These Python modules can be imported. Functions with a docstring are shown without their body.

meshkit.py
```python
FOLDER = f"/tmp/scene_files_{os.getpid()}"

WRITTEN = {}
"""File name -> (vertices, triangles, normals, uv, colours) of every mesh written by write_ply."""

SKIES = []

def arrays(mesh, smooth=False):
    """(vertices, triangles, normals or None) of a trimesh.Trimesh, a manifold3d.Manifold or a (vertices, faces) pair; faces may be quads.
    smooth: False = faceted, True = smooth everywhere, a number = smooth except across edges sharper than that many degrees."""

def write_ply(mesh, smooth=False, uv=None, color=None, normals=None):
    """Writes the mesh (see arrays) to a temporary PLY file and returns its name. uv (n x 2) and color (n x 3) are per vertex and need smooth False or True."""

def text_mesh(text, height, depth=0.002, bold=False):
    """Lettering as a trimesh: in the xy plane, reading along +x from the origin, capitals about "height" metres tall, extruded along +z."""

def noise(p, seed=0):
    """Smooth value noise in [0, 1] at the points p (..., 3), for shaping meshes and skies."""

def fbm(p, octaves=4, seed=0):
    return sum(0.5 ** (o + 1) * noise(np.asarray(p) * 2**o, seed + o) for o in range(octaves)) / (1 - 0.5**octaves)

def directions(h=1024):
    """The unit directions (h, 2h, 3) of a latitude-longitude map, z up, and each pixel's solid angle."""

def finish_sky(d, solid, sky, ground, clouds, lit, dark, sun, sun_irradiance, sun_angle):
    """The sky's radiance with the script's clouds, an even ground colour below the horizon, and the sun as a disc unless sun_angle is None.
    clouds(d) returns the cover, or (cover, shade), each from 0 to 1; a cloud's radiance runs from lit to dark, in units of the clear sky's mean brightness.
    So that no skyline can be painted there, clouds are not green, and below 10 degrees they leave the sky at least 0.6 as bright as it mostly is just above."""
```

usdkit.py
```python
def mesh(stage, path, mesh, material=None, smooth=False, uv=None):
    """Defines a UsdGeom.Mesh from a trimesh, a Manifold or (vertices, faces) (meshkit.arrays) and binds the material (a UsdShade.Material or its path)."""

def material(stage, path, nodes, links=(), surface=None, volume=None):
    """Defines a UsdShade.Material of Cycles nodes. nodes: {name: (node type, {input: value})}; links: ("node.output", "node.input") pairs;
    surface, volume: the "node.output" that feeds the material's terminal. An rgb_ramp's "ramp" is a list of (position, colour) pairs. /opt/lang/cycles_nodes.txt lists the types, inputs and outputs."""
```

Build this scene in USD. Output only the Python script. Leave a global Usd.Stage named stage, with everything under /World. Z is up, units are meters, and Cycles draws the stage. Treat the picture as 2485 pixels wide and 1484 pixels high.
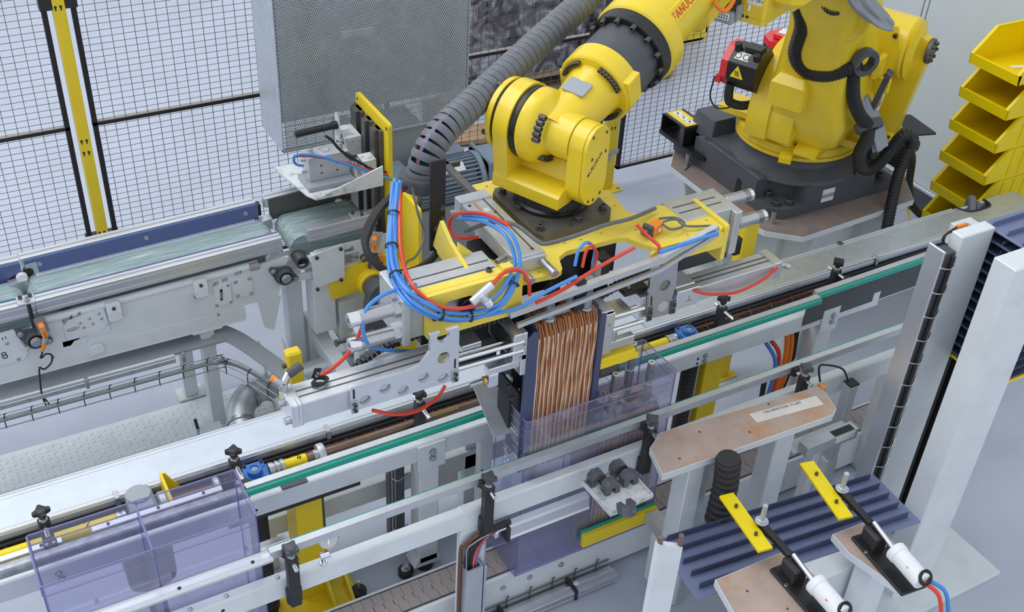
import math, random
import numpy as np
import trimesh
import usdkit, meshkit
from pxr import Usd, UsdGeom, UsdLux, UsdShade, Gf, Sdf, Vt
from shapely.geometry import Polygon, Point, box as sbox
from shapely.ops import unary_union
from scipy.spatial import ConvexHull

stage = Usd.Stage.CreateInMemory()
UsdGeom.SetStageUpAxis(stage, UsdGeom.Tokens.z)
UsdGeom.SetStageMetersPerUnit(stage, 1.0)
UsdGeom.Xform.Define(stage, '/World')
UsdGeom.Scope.Define(stage, '/World/Looks')
rng = np.random.RandomState(7)
random.seed(7)

# ---------------------------------------------------------------- camera (a gantry 3.4 m above the floor)
CM = np.array([[0.873663, -0.483982, 0.049733], [-0.250183, -0.53457, -0.807244], [0.417278, 0.692818, -0.588118]])          # rows: right, down, forward
CF, CC, CP = 2720.88, np.array([1242.5, 742.0]), np.array([0.0, 0.0, 3.433])
cam = UsdGeom.Camera.Define(stage, '/World/camera')
_m = Gf.Matrix4d(*[float(v) for v in (*CM[0], 0, *(-CM[1]), 0, *(-CM[2]), 0, *CP, 1)])
cam.AddTransformOp().Set(_m)
cam.CreateHorizontalApertureAttr(36.0)
cam.CreateVerticalApertureAttr(36.0 * 1484 / 2485)
cam.CreateFocalLengthAttr(36.0 * CF / 2485)
cam.CreateClippingRangeAttr(Gf.Vec2f(0.05, 100))
cam.CreateExposureAttr(0.0)

# ---------------------------------------------------------------- light: an even bright hall and its roof lights
dome = UsdLux.DomeLight.Define(stage, '/World/hall_light')
dome.CreateIntensityAttr(0.30)
dome.CreateColorAttr(Gf.Vec3f(0.90, 0.95, 1.0))


def roof_light(name, loc, target, w, h, power, col=(0.95, 0.97, 1.0)):
    l = UsdLux.RectLight.Define(stage, '/World/' + name)
    l.CreateWidthAttr(w); l.CreateHeightAttr(h)
    l.CreateIntensityAttr(power); l.CreateColorAttr(Gf.Vec3f(*col))
    d = np.array(target, float) - np.array(loc, float); d /= np.linalg.norm(d)
    r = np.cross(d, [0, 1, 0.01]); r /= np.linalg.norm(r); u = np.cross(r, d)
    l.AddTransformOp().Set(Gf.Matrix4d(*[float(v) for v in (*r, 0, *u, 0, *(-d), 0, *loc, 1)]))
    return l


roof_light('skylight', (-1.5, 6.0, 8.0), (1.5, 3.0, 0.5), 7.0, 5.0, 3.4)


def W(px, py, X=None, Y=None, Z=None):
    """World point seen at a photograph position on a known plane (all planes are real, measured ones)."""
    r = CM.T @ np.array([(px - CC[0]) / CF, (py - CC[1]) / CF, 1.0])
    t = (X - CP[0]) / r[0] if X is not None else (Y - CP[1]) / r[1] if Y is not None else (Z - CP[2]) / r[2]
    return CP + t * r


# ---------------------------------------------------------------- shapes: every shape is (vertices, triangles)
def cat(*ms):
    ms = [m for m in ms if m is not None]
    out = []
    for m in ms:
        out += m if isinstance(m, list) else [m]
    vs, fs, n = [], [], 0
    for v, f in out:
        vs.append(np.asarray(v, float)); fs.append(np.asarray(f, int) + n); n += len(v)
    return np.vstack(vs), np.vstack(fs)


_S = np.array([(x, y, z) for x in (-1, 1) for y in (-1, 1) for z in (-1, 1)], float)
_u = np.array([[s[k] * (1 if k == a else 0.8) for k in range(3)] for s in _S for a in range(3)])
_full = np.array([[1 if k == a else 0 for k in range(3)] for s in _S for a in range(3)])
_sg = np.sign(_u)
_h = ConvexHull(_u)
_bf = np.array([f if np.dot(np.cross(_u[f[1]] - _u[f[0]], _u[f[2]] - _u[f[0]]), _u[f].mean(0)) > 0 else f[::-1] for f in _h.simplices])


def box(x0, x1, y0, y1, z0, z1, b=0.002):
    lo, hi = np.minimum([x0, y0, z0], [x1, y1, z1]), np.maximum([x0, y0, z0], [x1, y1, z1])
    hf = (hi - lo) / 2
    b = min(b, 0.45 * hf.min())
    v = (lo + hi) / 2 + _sg * (hf - np.where(_full > 0, 0, b))
    return v, _bf.copy()


def obox(c, size, R=np.eye(3), b=0.002):
    """box of a size about c, its axes the columns of R"""
    hf = np.array(size, float) / 2
    v = _sg * (hf - np.where(_full > 0, 0, min(b, 0.45 * hf.min())))
    return v @ np.asarray(R).T + np.asarray(c, float), _bf.copy()


def frame(d, up=(0, 0, 1)):
    d = np.asarray(d, float); d = d / np.linalg.norm(d)
    u = np.asarray(up, float)
    if abs(d @ u) > 0.98 * np.linalg.norm(u): u = np.array([1.0, 0, 0]) if abs(d[0]) < 0.9 else np.array([0, 1.0, 0])
    a = np.cross(u, d); a /= np.linalg.norm(a)
    return np.stack([a, np.cross(d, a), d], 1)      # columns: side, up, along


def lathe(prof, p, d=(0, 0, 1), n=20, closed=False):
    """prof: (radius, height) pairs from the bottom up, outside seen; closed: the profile is a ring"""
    R = frame(d); pr = np.array(prof, float); m = len(pr); a = np.arange(n) * 2 * np.pi / n
    v = np.stack([pr[:, None, 0] * np.cos(a), pr[:, None, 0] * np.sin(a), np.repeat(pr[:, 1:2], n, 1)], -1).reshape(-1, 3)
    f = []
    for i in range(m if closed else m - 1):
        i2 = (i + 1) % m
        for j in range(n):
            k = (j + 1) % n
            f += [(i * n + j, i * n + k, i2 * n + k), (i * n + j, i2 * n + k, i2 * n + j)]
    return v @ R.T + np.asarray(p, float), np.array(f)


def rod(p0, p1, r, n=16, r1=None, b=None):
    p0, p1 = np.asarray(p0, float), np.asarray(p1, float)
    L = np.linalg.norm(p1 - p0); r1 = r if r1 is None else r1
    b = min(0.12 * min(r, r1), 0.2 * L) if b is None else b
    return lathe([(0, 0), (r - b, 0), (r, b), (r1, L - b), (r1 - b, L), (0, L)], p0, p1 - p0, n)


def pipe(p0, p1, r, ri, n=24):
    p0, p1 = np.asarray(p0, float), np.asarray(p1, float); L = np.linalg.norm(p1 - p0)
    return lathe([(ri, 0), (r, 0), (r, L), (ri, L)], p0, p1 - p0, n, closed=True)


def spline(pts, k=8, closed=False):
    p = np.asarray(pts, float); n = len(p)
    if n == 2 and not closed: return p
    out = []
    for i in range(n if closed else n - 1):
        a, b, c, d = (p[(i + o) % n] if closed else p[min(max(i + o, 0), n - 1)] for o in (-1, 0, 1, 2))
        t = np.linspace(0, 1, k, endpoint=False)[:, None]
        out.append(0.5 * (2 * b + (c - a) * t + (2 * a - 5 * b + 4 * c - d) * t ** 2 + (3 * b - a - 3 * c + d) * t ** 3))
    if not closed: out.append(p[-1:])
    return np.vstack(out)


def sweep(path, prof, closed=False, cap=True, up=(0, 0, 1)):
    """sweeps a closed 2-d profile along a path with a parallel-transported frame; prof may be (n,2) or (len(path),n,2)"""
    p = np.asarray(path, float); m = len(p)
    t = np.gradient(p, axis=0) if not closed else np.roll(p, -1, 0) - np.roll(p, 1, 0)
    t /= np.linalg.norm(t, axis=1, keepdims=True) + 1e-12
    R = frame(t[0], up); a = R[:, 0]; A = []
    for i in range(m):
        a = a - t[i] * (a @ t[i]); a /= np.linalg.norm(a) + 1e-12; A.append(a)
    A = np.array(A); B = np.cross(t, A)
    q = np.asarray(prof, float)
    if q.ndim == 2: q = np.repeat(q[None], m, 0)
    n = q.shape[1]
    v = (p[:, None] + q[..., :1] * A[:, None] + q[..., 1:] * B[:, None]).reshape(-1, 3)
    f = []
    for i in range(m if closed else m - 1):
        i2 = (i + 1) % m
        for j in range(n):
            k = (j + 1) % n
            f += [(i * n + j, i * n + k, i2 * n + k), (i * n + j, i2 * n + k, i2 * n + j)]
    if cap and not closed:
        f += [(0, j + 1, j) for j in range(1, n - 1)] + [((m - 1) * n, (m - 1) * n + j, (m - 1) * n + j + 1) for j in range(1, n - 1)]
    return v, np.array(f)


def circ(r, n=10, ph=0.0):
    a = np.arange(n) * 2 * np.pi / n + ph
    return np.stack([r * np.cos(a), r * np.sin(a)], 1)


def tube(pts, r, n=8, k=6, closed=False):
    return sweep(spline(pts, k, closed), circ(r, n), closed)


def ext(poly, plane, a, b):
    """extrudes a polygon given in plane 'xz' | 'yz' | 'xy' between a and b along the third axis"""
    if not hasattr(poly, 'geom_type'): poly = Polygon(poly)
    poly = poly.buffer(0)
    out = []
    for g in getattr(poly, 'geoms', [poly]):
        m = trimesh.creation.extrude_polygon(g, abs(b - a), engine='earcut')
        v, f = np.array(m.vertices), np.array(m.faces)
        w = v[:, 2] + min(a, b)
        v = {'xy': np.stack([v[:, 0], v[:, 1], w], 1), 'xz': np.stack([v[:, 0], w, v[:, 1]], 1), 'yz': np.stack([w, v[:, 0], v[:, 1]], 1)}[plane]
        if plane == 'xz': f = f[:, ::-1]
        out.append((v, f))
    return cat(out)


def rrect(x0, x1, y0, y1, r=0.005, n=4):
    r = min(r, 0.49 * min(abs(x1 - x0), abs(y1 - y0)))
    return sbox(min(x0, x1) + r, min(y0, y1) + r, max(x0, x1) - r, max(y0, y1) - r).buffer(r, quad_segs=n)


def disc2(x, y, r, n=5): return Point(x, y).buffer(r, quad_segs=n)


def slot2(x0, y0, x1, y1, r):
    from shapely.geometry import LineString
    return LineString([(x0, y0), (x1, y1)]).buffer(r, quad_segs=4)


def xf(m, R=np.eye(3), t=(0, 0, 0)):
    v, f = m
    R = np.asarray(R); v = np.asarray(v) @ R.T + np.asarray(t, float)
    return v, (f[:, ::-1] if np.linalg.det(R) < 0 else f)


def rot(axis, deg):
    a = math.radians(deg); c, s = math.cos(a), math.sin(a)
    return {'x': np.array([[1, 0, 0], [0, c, -s], [0, s, c]]), 'y': np.array([[c, 0, s], [0, 1, 0], [-s, 0, c]]), 'z': np.array([[c, -s, 0], [s, c, 0], [0, 0, 1]])}[axis]


def capscrew(p, d, r=0.006, h=0.008, n=12):
    return lathe([(0, 0), (r, 0), (r, h * 0.88), (r * 0.88, h), (r * 0.55, h), (r * 0.5, h * 0.45), (0, h * 0.45)], p, d, n)


def hexbolt(p, d, r=0.008, h=0.007, washer=True):
    m = [lathe([(0, 0), (r, 0), (r, h * 0.85), (r * 0.85, h), (0, h)], p, d, 6)]
    if washer: m.append(lathe([(0, 0), (r * 1.35, 0), (r * 1.35, h * 0.22), (0, h * 0.22)], p, d, 14))
    return cat(m)


def button(p, d, r=0.006, h=0.003): return lathe([(0, 0), (r, 0), (r * 0.9, h * 0.6), (r * 0.5, h), (0, h)], p, d, 12)


def helixtube(path, r, pitch, depth, n=12, k=8, closed_ends=True):
    """a corrugated hose: a tube along the path whose radius ripples"""
    p = spline(path, 24)
    seg = np.r_[0, np.cumsum(np.linalg.norm(np.diff(p, axis=0), axis=1))]
    m = int(seg[-1] / pitch * 4)
    s = np.linspace(0, seg[-1], m)
    q = np.stack([np.interp(s, seg, p[:, i]) for i in range(3)], 1)
    rad = np.array([r, r, r - depth, r - depth])[np.arange(m) % 4]
    return sweep(q, circ(1, n)[None] * rad[:, None, None])


def resample(path, ds):
    p = np.asarray(path, float)
    seg = np.r_[0, np.cumsum(np.linalg.norm(np.diff(p, axis=0), axis=1))]
    s = np.linspace(0, seg[-1], max(2, int(round(seg[-1] / ds)) + 1))
    return np.stack([np.interp(s, seg, p[:, i]) for i in range(3)], 1)


# ---------------------------------------------------------------- materials
MAT = {}


def pm(name, col, rough=0.5, metal=0.0, var=0.12, scale=9.0, bump=0.0, bscale=120.0, stain=None, coat=0.0, spec=0.5, stretch=None, **kw):
    """painted / plastic / metal surface: base colour with mottling, optional stains (colour, amount, scale) and fine relief"""
    c = np.array(col, float)
    nodes = {'g': ('geometry', {}), 'p': ('principled_bsdf', {'roughness': rough, 'metallic': metal, 'coat_weight': coat, 'specular_ior_level': spec, **kw})}
    links, vec = [], 'g.position'
    if stretch is not None:
        nodes['mp'] = ('mapping', {'scale': stretch}); links.append((vec, 'mp.vector')); vec = 'mp.vector'
    nodes['n'] = ('noise_texture', {'scale': scale, 'detail': 5.0, 'roughness': 0.6}); links.append((vec, 'n.vector'))
    nodes['r'] = ('rgb_ramp', {'ramp': [(0.3, tuple(c * (1 - var))), (0.7, tuple(np.minimum(c * (1 + var * 0.6), 1)))]})
    links.append(('n.fac', 'r.fac')); out = 'r.color'
    if stain:
        sc, amt, ss = stain
        nodes['n2'] = ('noise_texture', {'scale': ss, 'detail': 6.0, 'roughness': 0.65}); links.append((vec, 'n2.vector'))
        nodes['r2'] = ('rgb_ramp', {'ramp': [(0.5, (0, 0, 0)), (0.72, (amt,) * 3)]}); links.append(('n2.fac', 'r2.fac'))
        nodes['mx'] = ('mix_color', {'b': sc}); links += [(out, 'mx.a'), ('r2.color', 'mx.fac')]; out = 'mx.result'
    links.append((out, 'p.base_color'))
    if bump:
        nodes['n3'] = ('noise_texture', {'scale': bscale, 'detail': 3.0}); nodes['b'] = ('bump', {'strength': bump, 'distance': 0.002})
        links += [(vec, 'n3.vector'), ('n3.fac', 'b.height'), ('b.normal', 'p.normal')]
    MAT[name] = usdkit.material(stage, '/World/Looks/' + name, nodes, links, surface='p.BSDF')


def clear(name, col, fac=0.15, rough=0.05):
    """thin clear plastic: light passes tinted, edges and grazing views reflect"""
    MAT[name] = usdkit.material(stage, '/World/Looks/' + name, {
        't': ('transparent_bsdf', {'color': col}), 'gl': ('glossy_bsdf', {'color': (0.9, 0.9, 1.0), 'roughness': rough}),
        'd': ('diffuse_bsdf', {'color': tuple(np.array(col) * 0.9)}), 'lw': ('layer_weight', {'blend': 0.35}), 'k': ('math', {'math_type': 'multiply_add', 'value2': 0.30, 'value3': 0.025}),
        'm1': ('mix_closure', {'fac': fac}), 'm2': ('mix_closure', {})},
        [('t.BSDF', 'm1.closure1'), ('d.BSDF', 'm1.closure2'), ('lw.facing', 'k.value1'), ('k.value', 'm2.fac'), ('m1.closure', 'm2.closure1'), ('gl.BSDF', 'm2.closure2')], surface='m2.closure')


pm('floor_paint', (0.47, 0.51, 0.62), 0.42, var=0.05, scale=2.2, stain=((0.36, 0.39, 0.46), 0.35, 3.0))
pm('wall_paint', (0.60, 0.66, 0.70), 0.5, var=0.03, scale=1.5)
pm('white_paint', (0.70, 0.74, 0.78), 0.38, var=0.05, scale=6, stain=((0.50, 0.52, 0.53), 0.35, 7.0), coat=0.1)
pm('cream_paint', (0.66, 0.70, 0.70), 0.42, var=0.06, scale=6, stain=((0.46, 0.47, 0.45), 0.4, 7.0))
pm('worn_white', (0.70, 0.73, 0.75), 0.5, var=0.08, scale=14, stain=((0.20, 0.19, 0.18), 0.9, 22.0))
pm('grey_paint', (0.33, 0.36, 0.40), 0.45, var=0.07, scale=8)
pm('aluminium', (0.72, 0.74, 0.78), 0.34, 0.85, var=0.06, scale=30, stretch=(1, 6, 6))
pm('cast_aluminium', (0.62, 0.64, 0.67), 0.45, 0.7, var=0.08, scale=20)
pm('galvanised', (0.55, 0.60, 0.65), 0.42, 0.6, var=0.10, scale=14, stain=((0.42, 0.45, 0.48), 0.5, 30.0))
pm('tray_sheet', (0.62, 0.68, 0.76), 0.36, 0.45, var=0.05, scale=7, stain=((0.50, 0.54, 0.58), 0.4, 12.0))
pm('steel', (0.50, 0.51, 0.53), 0.32, 0.9, var=0.08, scale=30)
pm('chrome', (0.80, 0.81, 0.84), 0.14, 1.0, var=0.02, scale=10)
pm('dark_steel', (0.13, 0.125, 0.12), 0.45, 0.5, var=0.2, scale=18)
pm('blued_steel', (0.16, 0.17, 0.20), 0.38, 0.6, var=0.2, scale=20, stain=((0.30, 0.30, 0.32), 0.5, 40))
pm('black_paint', (0.012, 0.012, 0.014), 0.38, var=0.2, scale=14)
pm('black_plastic', (0.018, 0.018, 0.020), 0.45, var=0.2, scale=14)
pm('black_rubber', (0.022, 0.022, 0.024), 0.6, var=0.2, scale=14)
pm('grey_hose', (0.14, 0.15, 0.17), 0.45, var=0.12, scale=25, stain=((0.22, 0.23, 0.25), 0.4, 40))
pm('charcoal_plastic', (0.075, 0.08, 0.09), 0.5, var=0.12, scale=16, bump=0.15, bscale=400)
pm('base_grey', (0.080, 0.088, 0.105), 0.5, var=0.10, scale=9, bump=0.25, bscale=260)
pm('bolt_grey', (0.10, 0.095, 0.09), 0.4, 0.5, var=0.15, scale=30)
pm('robot_yellow', (0.82, 0.60, 0.02), 0.33, var=0.06, scale=6, coat=0.25, stain=((0.66, 0.50, 0.05), 0.3, 9.0), bump=0.03, bscale=90)
pm('gripper_yellow', (0.88, 0.70, 0.10), 0.42, var=0.07, scale=8, stain=((0.60, 0.46, 0.12), 0.35, 12.0))
pm('guard_yellow', (0.84, 0.62, 0.02), 0.42, var=0.05, scale=8)
pm('shaft_yellow', (0.88, 0.68, 0.0), 0.4, var=0.05, scale=12)
pm('bin_yellow', (0.90, 0.68, 0.0), 0.36, var=0.04, scale=6)
pm('dark_yellow', (0.62, 0.45, 0.01), 0.45, var=0.08, scale=8)
pm('rust_plate', (0.30, 0.25, 0.235), 0.55, 0.25, var=0.25, scale=6, stain=((0.40, 0.17, 0.06), 0.7, 8.0))
pm('table_rust', (0.46, 0.36, 0.31), 0.5, 0.15, var=0.15, scale=8, stain=((0.50, 0.23, 0.08), 0.85, 6.0))
pm('rusty_shaft', (0.24, 0.17, 0.13), 0.42, 0.6, var=0.35, scale=16, stretch=(0.4, 3, 3))
pm('gear_blue', (0.03, 0.16, 0.52), 0.35, var=0.08, scale=10, coat=0.2)
pm('motor_blue', (0.24, 0.30, 0.40), 0.42, var=0.06, scale=10)
pm('servo_red', (0.72, 0.03, 0.04), 0.35, var=0.05, scale=10, coat=0.2)
pm('hose_blue', (0.07, 0.27, 0.72), 0.3, var=0.05, scale=30)
pm('hose_red', (0.72, 0.06, 0.03), 0.3, var=0.05, scale=30)
pm('hose_orange', (0.85, 0.22, 0.02), 0.4, var=0.05, scale=30)
pm('copper_wire', (0.20, 0.085, 0.05), 0.4, 0.3, var=0.3, scale=120)
pm('plate_copper', (0.60, 0.28, 0.13), 0.55, var=0.18, scale=25)
pm('plate_tan', (0.66, 0.38, 0.20), 0.6, var=0.12, scale=25)
pm('separator_white', (0.72, 0.62, 0.55), 0.6, var=0.10, scale=30)
pm('rail_green', (0.02, 0.36, 0.27), 0.32, var=0.05, scale=14)
pm('tray_navy', (0.060, 0.075, 0.145), 0.42, var=0.06, scale=7)
pm('tray_blue', (0.16, 0.19, 0.33), 0.38, var=0.06, scale=7)
pm('fence_blue', (0.115, 0.15, 0.34), 0.42, 0.2, var=0.12, scale=20, stretch=(2, 2, 12))
pm('belt_green', (0.26, 0.36, 0.36), 0.4, var=0.25, scale=10, stretch=(0.6, 12, 12), stain=((0.62, 0.67, 0.70), 0.8, 9.0))
pm('chain_brown', (0.34, 0.30, 0.30), 0.5, var=0.06, scale=10)
pm('label_white', (0.80, 0.82, 0.84), 0.5, var=0.03, scale=30)
pm('label_yellow', (0.90, 0.66, 0.03), 0.45, var=0.03, scale=30)
pm('sensor_orange', (0.90, 0.26, 0.03), 0.35, var=0.04, scale=30)
pm('ink', (0.02, 0.02, 0.022), 0.5, var=0.0)
pm('ink_red', (0.70, 0.07, 0.02), 0.5, var=0.0)
pm('cloth_grey', (0.30, 0.32, 0.36), 0.8, var=0.10, scale=12)
pm('lead', (0.36, 0.38, 0.42), 0.4, 0.6, var=0.3, scale=40)
pm('wood', (0.42, 0.28, 0.17), 0.65, var=0.25, scale=8, stretch=(1, 6, 6))
pm('brass', (0.60, 0.42, 0.12), 0.35, 0.9, var=0.05)
pm('checker_white', (0.74, 0.79, 0.83), 0.4, var=0.05, scale=6, stain=((0.52, 0.54, 0.55), 0.4, 9.0))
pm('wrap_dark', (0.12, 0.11, 0.14), 0.45, var=0.4, scale=7)
pm('paper_tape', (0.70, 0.66, 0.62), 0.6, var=0.08, scale=14)
clear('jar_clear', (0.88, 0.88, 0.95), 0.06, 0.06)
clear('jar_rim', (0.42, 0.42, 0.72), 0.45, 0.10)
clear('film_clear', (0.88, 0.89, 0.92), 0.22, 0.15)
clear('tube_clear', (0.90, 0.90, 0.92), 0.35, 0.2)
clear('mid_clear', (0.55, 0.56, 0.62), 0.35, 0.12)


# ---------------------------------------------------------------- the scene tree
USED = {}


def _path(parent, name):
    base = str(parent.GetPath()) if parent else '/World'
    k = USED.get((base, name), -1) + 1
    USED[(base, name)] = k
    return f'{base}/{name}' + (f'_{k:03d}' if k else '')


def keys(p, label=None, cat_=None, group=None, kind=None):
    for k, v in (('label', label), ('category', cat_), ('group', group), ('kind', kind)):
        if v: p.SetCustomDataByKey(k, v)
    return p


ORG = {}


def thing(name, label, cat_, loc=(0, 0, 0), group=None, rotz=0):
    """an Xform at a thing's base; its parts are given in world coordinates and moved under it"""
    x = UsdGeom.Xform.Define(stage, _path(None, name))
    x.AddTranslateOp().Set(Gf.Vec3d(*[float(v) for v in loc]))
    x.AddRotateZOp().Set(float(rotz))
    p = x.GetPrim()
    ORG[str(p.GetPath())] = np.array(loc, float)
    return keys(p, label, cat_, group)


def part(parent, name, m, *shapes, smooth=30, label=None, kind=None):
    """one mesh under a thing (or under a part); shapes in world coordinates"""
    top = '/'.join(str(parent.GetPath()).split('/')[:3])
    v, f = cat(*shapes)
    p = usdkit.mesh(stage, _path(parent, name), (v - ORG[top], f), MAT[m], smooth=smooth)
    return keys(p.GetPrim(), label, None, None, kind)


def single(name, label, cat_, m, *shapes, smooth=30, group=None, kind=None):
    """a thing that is one mesh"""
    p = usdkit.mesh(stage, _path(None, name), cat(*shapes), MAT[m], smooth=smooth)
    return keys(p.GetPrim(), label, cat_, group, kind)


def struct(name, m, *shapes, smooth=False, parent=None):
    p = usdkit.mesh(stage, _path(parent, name), cat(*shapes), MAT[m], smooth=smooth)
    if parent is None: keys(p.GetPrim(), kind='structure')
    return p.GetPrim()


def dup(src, loc, label, rotz=0, group=None):
    """a copy of a thing with all its parts, under its own name, place and label"""
    base = src.GetName()
    base = base[:-4] if base[-4:-3] == '_' and base[-3:].isdigit() else base
    x = UsdGeom.Xform.Define(stage, _path(None, base))
    p = x.GetPrim()
    p.GetReferences().AddInternalReference(src.GetPath()); p.SetInstanceable(True)
    x.ClearXformOpOrder()
    x.AddTranslateOp().Set(Gf.Vec3d(*[float(v) for v in loc])); x.AddRotateZOp().Set(float(rotz))
    return keys(p, label, src.GetCustomDataByKey('category'), group or src.GetCustomDataByKey('group'))


def txt(s, h, p, R, depth=0.0006, bold=False):
    """lettering: reads along R's first column, stands along its second, raised along its third"""
    m = meshkit.text_mesh(s, h, depth, bold)
    return xf((np.array(m.vertices), np.array(m.faces)), R, p)


RX = np.array([[1, 0, 0], [0, 0, -1], [0, 1, 0]], float)      # text on a face that looks to -y: columns (x, z, -y)
RZ = np.eye(3)                                                # text lying flat, read from the front


# ================================================================ the setting
struct('floor', 'floor_paint', box(-9, 11, -3, 16, -0.1, 0, 0))
WX = 5.146
wr = UsdGeom.Xform.Define(stage, '/World/wall_right').GetPrim(); keys(wr, kind='structure'); ORG['/World/wall_right'] = np.zeros(3)
for y0, y1 in ((1.2, 3.07), (3.075, 4.17), (4.178, 4.205), (4.213, 4.93)):
    part(wr, 'panel', 'wall_paint', box(WX, WX + 0.05, y0, y1, 0.175, 4.5))
struct('baseboard_right', 'charcoal_plastic', box(WX - 0.02, WX + 0.05, 1.2, 4.93, 0, 0.155))
struct('trim_1', 'aluminium', box(WX - 0.024, WX + 0.02, 1.2, 4.93, 0.155, 0.175))

# ================================================================ mesh fence behind the cell
nodes = {'g': ('geometry', {}), 's': ('separate_xyz', {}), 'r': ('rgb_ramp', {'ramp': [(0.6, (0.010, 0.010, 0.013)), (0.9, (0.30, 0.27, 0.25))]}), 'p': ('principled_bsdf', {'roughness': 0.5})}
MAT['dusty_black'] = usdkit.material(stage, '/World/Looks/dusty_black', nodes, [('g.normal', 's.vector'), ('s.z', 'r.fac'), ('r.color', 'p.base_color')], surface='p.BSDF')
FY = 4.88


fence = thing('safety_fence', 'black wire mesh safety fence on yellow posts closing off the back of the robot cell', 'fence', (0.6, FY, 0))


def fence_panel(x0, x1):
    z0, z1 = 0.116, 2.10
    t = part(fence, 'panel_frame', 'dusty_black', box(x0, x0 + 0.022, FY - 0.012, FY + 0.012, z0, z1), box(x1 - 0.022, x1, FY - 0.012, FY + 0.012, z0, z1), box(x0, x1, FY - 0.012, FY + 0.018, z0, z0 + 0.02), box(x0, x1, FY - 0.012, FY + 0.012, z1 - 0.02, z1), smooth=False)
    part(t, 'middle_rail', 'dusty_black', box(x0, x1, FY - 0.012, FY + 0.018, 1.008, 1.028), smooth=False)
    w = []
    for x in np.arange(x0 + 0.05, x1 - 0.02, 0.05):
        w.append(sweep([(x, FY, z0), (x, FY, z1)], circ(0.0016, 4, 0.785)))
    for z in np.arange(z0 + 0.04, z1, 0.03):
        w.append(sweep([(x0, FY + 0.003, z), (x1, FY + 0.003, z)], circ(0.0012, 4, 0.785)))
    part(t, 'wire_mesh', 'dark_steel', *w, kind='stuff', smooth=False)


for a, b in ((-0.90, 0.567), (0.665, 2.00), (2.10, 3.475), (3.617, 5.12)): fence_panel(a, b)


def keyholes(x, z):
    out = []
    for dx in (-0.011, 0.011):
        out.append(ext(unary_union([disc2(x + dx, z + 0.004, 0.006), sbox(x + dx - 0.003, z - 0.012, x + dx + 0.003, z + 0.004)]), 'xz', 4.8495, 4.8505))
    return out


def fence_post(x0, x1, zs, brackets):
    t = part(fence, 'post', 'guard_yellow', box(x0, x1, 4.85, 4.91, 0.008, 2.2))
    if zs: part(t, 'keyhole', 'ink', *[k for z in zs for k in keyholes((x0 + x1) / 2 - 0.004, z)], kind='stuff')
    part(t, 'foot_plate', 'guard_yellow', ext(rrect(x0 - 0.03, x1 + 0.05, 4.80, 4.93, 0.015).difference(disc2(x1 + 0.03, 4.83, 0.008)), 'xy', 0, 0.008))
    part(t, 'anchor_bolt', 'steel', hexbolt((x1 + 0.03, 4.83, 0.008), (0, 0, 1), 0.010, 0.010))
    for z in brackets:
        part(t, 'bracket', 'black_plastic', box(x0 - 0.052, x0 + 0.003, 4.855, 4.905, z - 0.03, z + 0.03))
        part(t, 'bracket', 'black_plastic', box(x1 - 0.003, x1 + 0.052, 4.855, 4.905, z - 0.03, z + 0.03))
    return t


fence_post(0.591, 0.641, (0.464, 0.893, 0.952, 1.58), (0.42, 1.60))
p = fence_post(3.513, 3.585, (0.42, 0.49, 0.95, 1.58), (0.55,))
part(p, 'latch_plate', 'steel', box(3.50, 3.60, 4.845, 4.851, 0.245, 0.275), box(3.515, 3.545, 4.845, 4.851, 0.20, 0.25))
fence_post(2.025, 2.075, (), ())

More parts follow.
